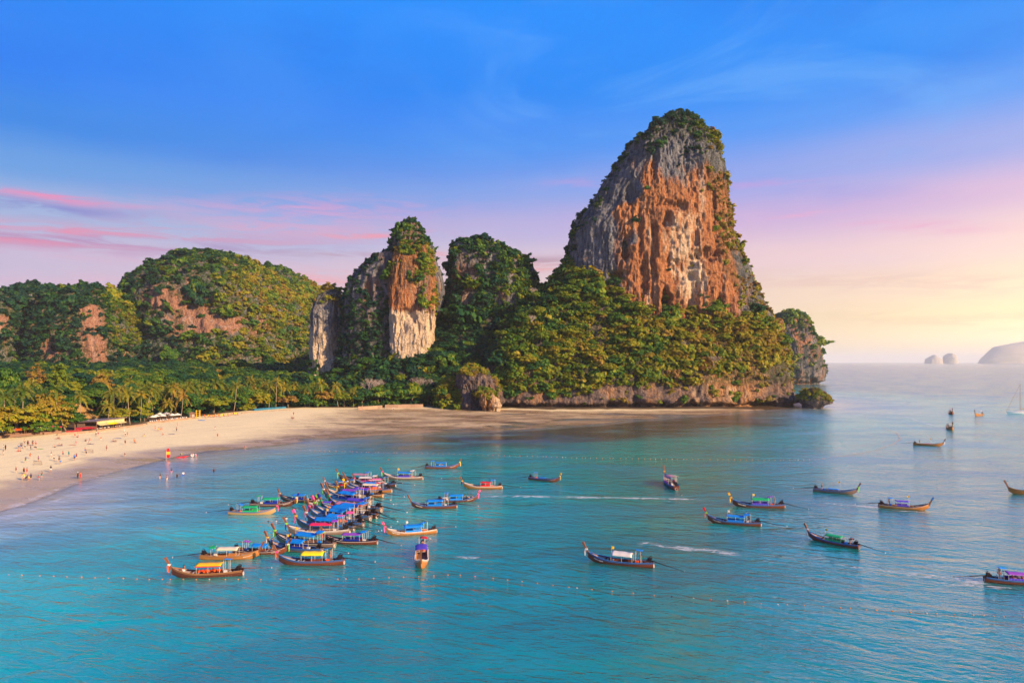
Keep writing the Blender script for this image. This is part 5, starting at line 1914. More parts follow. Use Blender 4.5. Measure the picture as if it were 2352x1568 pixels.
def longtail(label, bow, stern, hull='red_brown', roof='blue', kind='long', curtain=None, gun='gun_blue', helm='blue', ribbon='gold', wrap=None, shaft=0, flag=None, deck='deck', life=False, edge=None, letters=False, small=False, group='long-tail boats in the bay', rx=-0.15):
    a, b = px_point(*bow), px_point(*stern)
    d = a - b
    L = d.length
    s = L / 10.0
    s = min(max(s, 0.78), 1.22)
    mid = (a + b) / 2
    # the rows were read on the near waterline: the middle of the boat is half a beam farther off
    ang = math.atan2(d.y, d.x)
    nrm = Vector((-math.sin(ang), math.cos(ang), 0))
    if nrm.y < 0:
        nrm = -nrm
    mid += nrm * 0.55 * abs(math.cos(ang)) * s
    rd = random.Random(len(BOATS) * 7 + 3)
    t = empty('longtail_boat', mid, ang, s)
    t.rotation_euler = (rd.uniform(-.025, .025), rd.uniform(-.012, .012), ang)
    tag(t, label, 'boat', group)
    BOATS.append((t, mid, ang, s))

    def part(nm, me, mat, loc=None, rot=None, parent=t):
        o = link(nm, me, parent, P[mat] if isinstance(mat, str) else mat)
        if loc:
            o.location = loc
        if rot:
            o.rotation_euler = rot
        return o
    h = part('hull', BM['hull'], hull)
    if letters:
        part('lettering', BM['lettering'], 'letter', parent=h)
    part('gunwale', BM['gunwale'], gun)
    part('rubbing_strake', BM['rubbing_strake'], 'gun_white' if gun == 'gun_dark' else gun)
    part('floor_boards', BM['floor_boards'], 'inside')
    part('foredeck', BM['foredeck'], deck)
    part('afterdeck', BM['afterdeck'], 'inside')
    part('frames', BM['frames'], 'inside')
    for x in (2.3, 1.5, -2.3, -3.2):
        bb, sh, ke = hull_at(x)
        o = part('thwart', BM['thwart'], 'deck_grey', (x, 0, sh - 0.16))
        o.scale = (1, bb / 0.95, 1)
    pp = part('prow_post', BM['prow_post'], 'stem')
    if wrap:
        part('wrap', BM['prow_wrap'], wrap, parent=pp)
    if ribbon:
        part('sash', BM['sash'], rd.choice(['gold', 'pink', 'lime', 'white', ribbon]), parent=pp)
        part('ribbon', BM['ribbons'][rd.randrange(3)], ribbon, parent=pp)
    if roof:
        me = {'long': 'roof_long', 'short': 'roof_short', 'low': 'roof_low', 'wide': 'roof_wide'}[kind]
        rf = part('canopy_roof', BM[me], roof, (rx, 0, rd.uniform(-.05, .08)), (rd.uniform(-.05, .05), rd.uniform(-.03, .03), 0))
        rf.scale = (rd.uniform(.9, 1.08), rd.uniform(.94, 1.06), 1)
        if edge:
            part('roof_edge', BM['roof_edge'], edge, parent=rf)
        hx = 1.7 if kind in ('long', 'wide') else 1.3
        for px in (-hx, 0.0, hx):
            for sg in (-1, 1):
                part('canopy_post', BM['post_low' if kind == 'low' else 'canopy_post'], 'pole', (rx + px, sg * (0.66 if kind == 'low' else 0.84), 0))
        if curtain:
            for sg in (-1, 1):
                o = part('side_curtain', BM['side_curtain'], curtain, (rx, 0, 0))
                o.scale = (hx / 1.7, sg, 1)
        if life:
            part('life_jackets', BM['life_jackets'], 'life', (rx, 0, 0))
    part('engine', BM['engine'], 'engine', (0, 0, -0.12))
    sh = part('tail_shaft', BM['shafts'][shaft], 'rust' if shaft == 2 else 'black', (0, 0, -0.12))
    part('propeller', BM['propeller'], 'white', SH_ENDS[shaft], parent=sh)
    if helm:
        hz_ = -2.75
        part('helm_canopy', BM['helm_roof'], helm, (hz_, 0, rd.uniform(-.1, .1)), (rd.uniform(-.2, .2), rd.uniform(-.12, .25), 0))
        for px, sg in ((-.4, -1), (.4, -1), (-.4, 1), (.4, 1)):
            part('helm_post', BM['helm_post'], 'pole', (hz_ + px, sg * .42, 0))
    if flag:
        fp = part('flagpole', BM['flagpole'], 'pole', (rx + 1.6, 0.7, 0))
        part('flag', BM['flag'], flag, parent=fp)
    part('rope_coil', BM['rope_coil'], 'rope')
    if not small:
        part('cool_box', BM['cool_box'], rd.choice(['white', 'orange', 'blue']))
    return t


MO = 'boats moored in the crowded raft'
L_ = longtail
# the crowded raft, from the far end to the near one
L_('dark moored boat with a faded brown roof, farthest of the raft', (782, 1104), (867, 1105), 'dark_brown', 'mauve', curtain=None, gun='gun_dark', ribbon='lime', shaft=0, group=MO)
L_('moored boat with blue and yellow roof over red side curtains', (751, 1119), (824, 1120), 'orange_brown', 'blue', curtain='red', gun='gun_blue', edge='gold', ribbon='white', shaft=1, group=MO, letters=True)
L_('moored boat with white roof and pink printed curtains at the far raft end', (797, 1111), (880, 1113), 'red_brown', 'white', curtain='pink', gun='gun_dark', ribbon=None, helm='white', group=MO)
L_('moored boat with pink and white striped roof near the far end', (820, 1116), (906, 1118), 'dark_brown', 'pink', 'short', curtain='crimson', gun='gun_blue', ribbon='white', edge='white', shaft=0, group=MO)
L_('moored boat with short blue roof and green ribbon near the far raft end', (804, 1124), (893, 1126), 'old_wood', 'blue', 'short', gun='gun_blue', ribbon='green', helm=None, shaft=1, group=MO)
L_('orange moored boat with a yellow prow and cream roof', (799, 1130), (897, 1131), 'orange_brown', 'cream', curtain='orange', gun='gun_blue', ribbon='gold', wrap='gold', helm='white', shaft=1, group=MO, life=True)
L_('moored boat with violet roof and orange varnished stern', (781, 1138), (876, 1143), 'orange_brown', 'violet', curtain='deep_blue', gun='gun_dark', ribbon='gold', helm='violet', shaft=0, group=MO)
L_('moored boat with a purple roof behind the one with orange stern', (755, 1141), (846, 1148), 'tan', 'purple', gun='gun_white', ribbon=None, helm='pink', shaft=0, group=MO)
L_('pale moored boat with blue roof and blue side curtain, fourth prow from the left end', (747, 1148), (846, 1159), 'old_wood', 'blue', curtain='deep_blue', gun='gun_blue', ribbon='lime', deck='deck_grey', shaft=0, group=MO)
L_('moored boat with violet lettered roof over orange life jackets', (711, 1167), (786, 1169), 'old_wood', 'violet', 'short', curtain=None, gun='gun_white', ribbon='gold', life=True, helm=None, shaft=1, group=MO)
L_('moored boat with violet and light blue roof patched together', (760, 1166), (871, 1177), 'old_wood', 'violet', curtain='red', gun='gun_blue', ribbon='green', life=True, shaft=0, group=MO)
L_('moored boat with a dusty mauve roof amid the raft', (737, 1173), (842, 1181), 'old_wood', 'mauve', gun='gun_white', ribbon='lime', wrap='lime', helm=None, shaft=1, group=MO)
L_('moored boat with blue roof and dark prow tied with green ribbon', (742, 1179), (860, 1191), 'dark_brown', 'blue', gun='gun_blue', ribbon='green', wrap='deep_blue', shaft=1, group=MO)
L_('moored boat with blue roof and pink wrapped prow, its foredeck carrying a passenger', (727, 1184), (845, 1196), 'blue_hull', 'blue', gun='gun_blue', ribbon='pink', wrap='pink', deck='deck_grey', shaft=0, group=MO)
L_('moored boat with blue roof and a long pink scarf down its prow', (714, 1191), (825, 1204), 'old_wood', 'blue', gun='gun_blue', ribbon='pink', deck='deck_grey', helm='blue', shaft=1, group=MO)
L_('pale decked moored boat with blue roof over red life jackets', (709, 1204), (830, 1213), 'blue_hull', 'blue', gun='gun_blue', ribbon='pink', deck='deck_grey', life=True, helm='pink', flag='gold', shaft=0, group=MO)
L_('moored boat with blue roof and bright pink prow behind the crimson roofed one', (685, 1213), (808, 1220), 'blue_hull', 'blue', 'wide', gun='gun_blue', ribbon='pink', wrap='pink', deck='deck_grey', helm='pink', shaft=0, group=MO)
L_('weathered moored boat with a crimson roof', (667, 1229), (800, 1227), 'old_wood', 'crimson', gun='gun_white', ribbon='deep_blue', deck='deck_grey', helm='purple', shaft=0, group=MO)
L_('moored boat with purple roof and blue printed curtain at the near right of the raft', (749, 1247), (863, 1251), 'red_brown', 'purple', curtain='deep_blue', gun='gun_dark', ribbon='red', helm='blue', shaft=1, group=MO, letters=True)
# left of the raft
L_('dark long boat with green roof, its gilded bow pointing right', (672, 1162), (574, 1163), 'dark_brown', 'green', curtain='deep_blue', gun='gun_dark', ribbon='gold', wrap='deep_blue', helm='green', flag=None, shaft=0, letters=True, group='boats left of the raft')
L_('blue roofed boat tied behind the gilded dark one', (646, 1150), (724, 1154), 'dark_brown', 'blue', curtain='deep_blue', gun='gun_dark', ribbon='red', helm=None, shaft=0, group='boats left of the raft')
L_('light tan boat with green roof and long pink streamer at its bow', (627, 1181), (525, 1182), 'tan', 'green', curtain='green', gun='gun_blue', ribbon='pink', helm='blue', shaft=0, group='boats left of the raft')
# near left group
L_('broad bowed boat with blue roof behind the yellow roofed boat', (619, 1262), (735, 1271), 'blue_hull', 'blue', 'wide', curtain='deep_blue', gun='gun_blue', ribbon='white', deck='deck', flag='gold', helm=None, shaft=0, group='near left boats')
L_('pale decked boat with two blue roofs and a yellow flag', (637, 1248), (763, 1258), 'old_wood', 'blue', gun='gun_dark', ribbon='lime', deck='deck_grey', helm='blue', flag='gold', shaft=1, group='near left boats')
L_('orange varnished boat with white roof edged in green, bow pointing right', (587, 1283), (460, 1285), 'orange_brown', 'cream', 'wide', edge='green', curtain=None, gun='gun_wood', ribbon=None, helm='green', shaft=0, letters=True, group='near left boats')
L_('blue roofed boat with a dark prow, tucked behind the white roofed one', (650, 1273), (535, 1271), 'red_brown', 'blue', 'short', gun='gun_dark', ribbon='lime', wrap='dark_brown', helm='purple', shaft=2, letters=True, group='near left boats', rx=0.3)
L_('boat with a bright yellow roof', (644, 1297), (786, 1298), 'red_brown', 'yellow', 'wide', gun='gun_blue', ribbon='orange', helm='blue', shaft=0, group='near left boats', deck='deck_grey')
L_('dark varnished boat with a yellow, blue and red striped roof, nearest at the left', (398, 1328), (554, 1322), 'dark_brown', 'gold', curtain=None, edge='red', gun='gun_wood', ribbon='orange', helm='blue', life=True, shaft=2, group='near left boats')
# open water in the middle
L_('blue roofed boat with passengers, bow right, nearest to the far buoy line', (1050, 1075.6), (977, 1076), 'red_brown', 'blue', 'long', curtain='blue', gun='gun_blue', ribbon='gold', helm='blue', shaft=1, letters=True)
L_('weathered boat with blue roof just right of the far end of the raft', (884, 1100.5), (969, 1101.6), 'old_wood', 'blue', curtain='violet', gun='gun_white', ribbon='lime', helm='pole', flag='gold', shaft=0)
L_('light orange boat with a short red roof and red curtains', (1068, 1121.8), (1152, 1122.4), 'orange_brown', 'red', 'short', curtain='red', gun='gun_white', ribbon='deep_blue', helm='blue', shaft=0, rx=-0.6)
L_('blue roofed boat under way with passengers on its bow, pink prow to the right', (1092, 1151.6), (1006, 1154), 'dark_brown', 'blue', curtain='blue', gun='gun_blue', ribbon='pink', wrap='pink', helm='blue', shaft=1, letters=True)
L_('reddish boat with blue roof lying in front of the one with pink prow', (949, 1167), (1047, 1167.5), 'red_brown', 'blue', curtain='blue', gun='gun_blue', ribbon=None, helm='pole', shaft=0, letters=True)
L_('varnished boat with blue roof and a big pink scarf over its prow', (894, 1230.7), (1002, 1224.6), 'orange_brown', 'blue', 'wide', curtain='blue', gun='gun_white', ribbon='pink', wrap='pink', helm='blue', flag='white', shaft=2, letters=True)
L_('boat seen bow on with violet roof and small red helm canopy', (966.5, 1309), (969, 1263), 'orange_brown', 'violet', 'short', gun='gun_white', ribbon=None, helm='red', shaft=3)
L_('dark red boat with small blue roof alone in the middle of the bay', (1275.5, 1106.4), (1218, 1101.5), 'red_brown', 'blue', 'low', curtain=None, gun='gun_blue', ribbon='gold', wrap='gold', helm='blue', shaft=1, letters=True)
L_('boat seen from astern with a brown roof, heading for the headland', (1523, 1101), (1560, 1131), 'red_brown', 'mauve', 'long', curtain='pink', gun='gun_blue', ribbon='gold', helm='cream', shaft=1)
L_('boat with a white roof and blue seats, nearest in the middle', (1356, 1290.6), (1498, 1304.8), 'red_brown', 'white', 'wide', curtain=None, gun='gun_blue', ribbon='white', helm='blue', flag='gold', shaft=1, letters=True)
# right part of the bay
L_('boat with green roof and a prow wrapped in yellow cloth', (1688.8, 1163.4), (1801, 1167.8), 'red_brown', 'green', curtain='violet', gun='gun_blue', ribbon='gold', wrap='gold', helm='purple', flag='gold', shaft=1, letters=True)
L_('boat with blue roof and striped prow ribbons, heading left', (1630.6, 1200.7), (1746, 1209), 'red_brown', 'blue', curtain='blue', gun='gun_blue', ribbon='orange', wrap='red', helm='blue', flag='white', shaft=0, letters=True)
L_('grey brown boat with a low blue roof, bow right, one man standing aft', (1963.5, 1136), (1869, 1128), 'old_wood', 'blue', 'low', gun='gun_blue', ribbon='lime', helm=None, flag='gold', shaft=0)
L_('boat with green roof and green side cloth, its stern toward the right', (1860, 1238), (1970, 1261), 'red_brown', 'green', curtain='green', gun='gun_blue', ribbon='white', helm=None, flag='gold', shaft=0, deck='deck')
L_('boat with violet roof speeding right past the sunlit water', (2130, 1172), (2020.6, 1165.6), 'orange_brown', 'violet', 'short', curtain='violet', gun='gun_dark', ribbon=None, wrap='gun_blue', helm='blue', flag='gold', shaft=0)
L_('open brown boat with low flat roof and yellow flag in the glare', (2163, 1025), (2098.6, 1021.8), 'orange_brown', 'mauve', 'low', gun='gun_wood', ribbon='white', helm=None, flag='gold', shaft=0, small=True, group='far boats in the glare')
L_('boat running right and trailing a long white wake', (2190, 989), (2177, 982), 'orange_brown', 'cream', 'short', gun='gun_wood', ribbon='white', helm='cream', shaft=1, small=True, group='far boats in the glare')
L_('far boat left of its neighbour, seen bow on near the yacht', (2189, 952.5), (2183, 948.5), 'red_brown', 'mauve', 'short', gun='gun_wood', ribbon=None, helm='mauve', shaft=1, small=True, group='far boats in the glare')
L_('far boat with bow left, between the yacht and the other far boat', (2243, 955.5), (2259, 953.2), 'orange_brown', 'cream', 'low', gun='gun_wood', ribbon=None, helm='cream', shaft=0, small=True, group='far boats in the glare')
L_('golden boat cut off by the right edge of the picture', (2324, 1133.8), (2432, 1137), 'orange_brown', 'cream', 'short', gun='gun_wood', ribbon=None, helm='cream', shaft=0)
L_('boat with purple roof speeding out of the picture at the lower right', (2420, 1346), (2267, 1338), 'red_brown', 'purple', 'long', curtain='violet', gun='gun_blue', ribbon='gold', helm='blue', shaft=0)
L_('tiny pale boat at the foot of the rock island', (1846, 881.5), (1855, 882.5), 'tan', 'white', 'low', gun='gun_white', ribbon=None, helm=None, shaft=1, small=True, group='far boats in the glare')
# ================================================================= people
SKEL = {}


def pose(name, **kw):
    J = dict(pel=(0, 0, .93), che=(0, 0, 1.25), nec=(0, 0, 1.45), hea=(.02, 0, 1.58), top=(.01, 0, 1.66),
             hl=(0, .10, .90), kl=(.02, .11, .50), al=(0, .11, .08), tl=(.15, .13, .04), hr=(0, -.10, .90), kr=(.02, -.11, .50), ar=(0, -.11, .08), tr=(.15, -.13, .04),
             sl=(0, .19, 1.39), el=(-.02, .26, 1.12), wl=(.08, .26, .88), fl=(.10, .25, .80), sr=(0, -.19, 1.39), er=(-.02, -.26, 1.12), wr=(.08, -.26, .88), fr=(.10, -.25, .80))
    J.update(kw)
    SKEL[name] = J


pose('stand')
pose('walk', kl=(.16, .10, .50), al=(.24, .10, .10), tl=(.38, .11, .08), kr=(-.02, -.10, .48), ar=(-.26, -.10, .14), tr=(-.14, -.11, .04), el=(-.12, .25, 1.13), wl=(-.08, .27, .90), fl=(-.05, .27, .82), er=(.10, -.25, 1.14), wr=(.26, -.24, .98), fr=(.32, -.23, .92))
pose('run', pel=(0, 0, .95), che=(.10, 0, 1.25), nec=(.17, 0, 1.43), hea=(.22, 0, 1.55), top=(.23, 0, 1.63), kl=(.28, .10, .66), al=(.12, .10, .28), tl=(.26, .11, .22), kr=(-.10, -.10, .52), ar=(-.42, -.10, .36), tr=(-.40, -.11, .22),
     sl=(.14, .19, 1.38), el=(-.08, .26, 1.2), wl=(.02, .24, 1.02), fl=(.07, .22, .96), sr=(.14, -.19, 1.38), er=(.28, -.25, 1.16), wr=(.42, -.2, 1.3), fr=(.46, -.18, 1.36))
pose('armup', el=(.03, .30, 1.58), wl=(.02, .26, 1.80), fl=(.02, .24, 1.88), kl=(.12, .14, .50), al=(.08, .2, .08), tl=(.22, .22, .04))
pose('bend', che=(.28, 0, 1.10), nec=(.46, 0, 1.10), hea=(.58, 0, 1.06), top=(.65, 0, 1.03), sl=(.40, .19, 1.10), el=(.44, .22, .84), wl=(.46, .18, .60), fl=(.47, .16, .52), sr=(.40, -.19, 1.10), er=(.44, -.22, .84), wr=(.46, -.18, .60), fr=(.47, -.16, .52))
pose('sit', pel=(0, 0, .13), che=(-.04, 0, .45), nec=(-.02, 0, .64), hea=(.02, 0, .77), top=(.02, 0, .85), hl=(.04, .11, .12), kl=(.40, .14, .36), al=(.62, .12, .08), tl=(.76, .13, .05), hr=(.04, -.11, .12), kr=(.40, -.14, .36), ar=(.62, -.12, .08), tr=(.76, -.13, .05),
     sl=(-.03, .19, .58), el=(.12, .26, .36), wl=(.36, .2, .40), fl=(.42, .17, .42), sr=(-.03, -.19, .58), er=(.12, -.26, .36), wr=(.36, -.2, .40), fr=(.42, -.17, .42))
pose('squat', pel=(-.10, 0, .38), che=(.10, 0, .64), nec=(.22, 0, .80), hea=(.30, 0, .90), top=(.33, 0, .98), hl=(-.08, .12, .36), kl=(.28, .18, .48), al=(.02, .15, .08), tl=(.16, .16, .04), hr=(-.08, -.12, .36), kr=(.28, -.18, .48), ar=(.02, -.15, .08), tr=(.16, -.16, .04),
     sl=(.18, .19, .76), el=(.34, .24, .56), wl=(.46, .16, .40), fl=(.48, .14, .32), sr=(.18, -.19, .76), er=(.34, -.24, .56), wr=(.46, -.16, .40), fr=(.48, -.14, .32))
pose('recline', pel=(0, 0, .12), che=(-.24, 0, .32), nec=(-.38, 0, .46), hea=(-.42, 0, .58), top=(-.43, 0, .66), hl=(.05, .10, .11), kl=(.42, .12, .14), al=(.80, .12, .06), tl=(.86, .13, .16), hr=(.05, -.10, .11), kr=(.42, -.12, .14), ar=(.80, -.12, .06), tr=(.86, -.13, .16),
     sl=(-.34, .19, .42), el=(-.50, .26, .22), wl=(-.46, .28, .05), fl=(-.38, .28, .03), sr=(-.34, -.19, .42), er=(-.50, -.26, .22), wr=(-.46, -.28, .05), fr=(-.38, -.28, .03))

RAD = dict(pel=(.135, .12), che=(.15, .12), nec=(.055, .055), hea=(.095, .085), top=(.07, .065), hl=(.10, .10), kl=(.06, .06), al=(.042, .042), tl=(.045, .03), sl=(.07, .07), el=(.043, .043), wl=(.03, .03), fl=(.035, .022))
for k_ in ('h', 'k', 'a', 't', 's', 'e', 'w', 'f'):
    RAD[k_ + 'r'] = RAD[k_ + 'l']
EDGES = [('pel', 'che'), ('che', 'nec'), ('nec', 'hea'), ('hea', 'top'), ('pel', 'hl'), ('hl', 'kl'), ('kl', 'al'), ('al', 'tl'), ('pel', 'hr'), ('hr', 'kr'), ('kr', 'ar'), ('ar', 'tr'),
         ('che', 'sl'), ('sl', 'el'), ('el', 'wl'), ('wl', 'fl'), ('che', 'sr'), ('sr', 'er'), ('er', 'wr'), ('wr', 'fr')]


def skin(name, J, edges, grow_by=0.0, trim=None):
    names = []
    for a, b in edges:
        for q in (a, b):
            if q not in names:
                names.append(q)
    co = {q: Vector(J[q]) for q in names}
    for q, (frm, t) in (trim or {}).items():
        co[q] = Vector(J[frm]).lerp(Vector(J[q]), t)
    me = bpy.data.meshes.new(name)
    me.from_pydata([co[q] for q in names], [(names.index(a), names.index(b)) for a, b in edges], [])
    o = bpy.data.objects.new(name, me)
    COL.objects.link(o)
    o.modifiers.new('skin', 'SKIN').use_smooth_shade = True
    sd = me.skin_vertices[0].data
    for i, q in enumerate(names):
        r = RAD[q]
        sd[i].radius = (r[0] + grow_by, r[1] + grow_by)
        sd[i].use_root = (i == 0)
    o.modifiers.new('sub', 'SUBSURF').levels = 1
    dg = bpy.context.evaluated_depsgraph_get()
    out = bpy.data.meshes.new_from_object(o.evaluated_get(dg))
    out.name = name
    bpy.data.objects.remove(o)
    bpy.data.meshes.remove(me)
    return out


PEO = {}
for nm, J in SKEL.items():
    d = {'body': skin('person', J, EDGES)}
    d['shirt'] = skin('shirt', J, [('pel', 'che'), ('che', 'sl'), ('sl', 'el'), ('che', 'sr'), ('sr', 'er')], 0.022, {'el': ('sl', .7), 'er': ('sr', .7)})
    d['shorts'] = skin('shorts', J, [('pel', 'hl'), ('hl', 'kl'), ('pel', 'hr'), ('hr', 'kr')], 0.022, {'kl': ('hl', .85), 'kr': ('hr', .85)})
    d['trousers'] = skin('trousers', J, [('pel', 'hl'), ('hl', 'kl'), ('kl', 'al'), ('pel', 'hr'), ('hr', 'kr'), ('kr', 'ar')], 0.018)
    hv = Vector(J['hea']).lerp(Vector(J['top']), .45)
    d['hair'] = MB().ball(tuple(hv + Vector((-.022, 0, .022))), (.112, .10, .10), 9, 6).mesh('hair', True)
    PEO[nm] = d
SKIN = [paint('skin_light', (0.52, 0.29, 0.19), 0.6, 0.1), paint('skin_tan', (0.42, 0.20, 0.11), 0.6, 0.1), paint('skin_brown', (0.24, 0.11, 0.06), 0.6, 0.1)]
HAIR = {'dark': paint('dark_hair', (0.02, 0.014, 0.010), 0.6), 'blond': paint('blond_hair', (0.55, 0.36, 0.13), 0.6), 'red': paint('red_cap', (0.6, 0.03, 0.03), 0.6), 'white': paint('white_cap', (0.7, 0.7, 0.68), 0.6), 'blue': paint('blue_cap', (0.05, 0.12, 0.45), 0.6)}
CL = {'black': (0.02, 0.02, 0.025), 'white': (0.75, 0.73, 0.70), 'maroon': (0.20, 0.03, 0.035), 'red': (0.60, 0.04, 0.03), 'orange': (0.72, 0.16, 0.03), 'blue': (0.03, 0.16, 0.60), 'navy': (0.02, 0.035, 0.12),
      'light blue': (0.20, 0.48, 0.70), 'teal': (0.02, 0.30, 0.30), 'cream': (0.66, 0.54, 0.36), 'yellow': (0.75, 0.58, 0.06), 'grey': (0.28, 0.28, 0.29), 'pink': (0.72, 0.22, 0.30), 'purple': (0.22, 0.08, 0.32), 'green': (0.05, 0.30, 0.10), 'lime': (0.55, 0.72, 0.05)}
CLM = {k: paint('cloth_' + k.replace(' ', '_'), v, 0.8, 0.15) for k, v in CL.items()}
PGROUP = 'people on the beach and in the shallows'


def person(loc, face, ps, top, bot, label, tone=None, hair='dark', group=PGROUP, long=False, s=None):
    rd = random.Random(int(loc[0] * 13 + loc[1] * 7))
    s = s or rd.uniform(0.96, 1.06)
    t = tag(empty('person', loc, face, s), label, 'person', group)
    d = PEO[ps]
    link('body', d['body'], t, SKIN[tone if tone is not None else rd.choice([0, 0, 1, 1])])
    link('hair', d['hair'], t, HAIR[hair])
    if top:
        link('shirt', d['shirt'], t, CLM[top])
    if bot:
        link('trousers' if long else 'shorts', d['trousers' if long else 'shorts'], t, CLM[bot])
    return t


def beach_person(xs, ys, ps, top, bot, label, face=None, **kw):
    rd = random.Random(int(xs * 31 + ys * 17))
    x, y, z = on_ground(xs, ys)
    return person((x, y, z), face if face is not None else rd.uniform(0, 6.28), ps, top, bot, label, **kw)


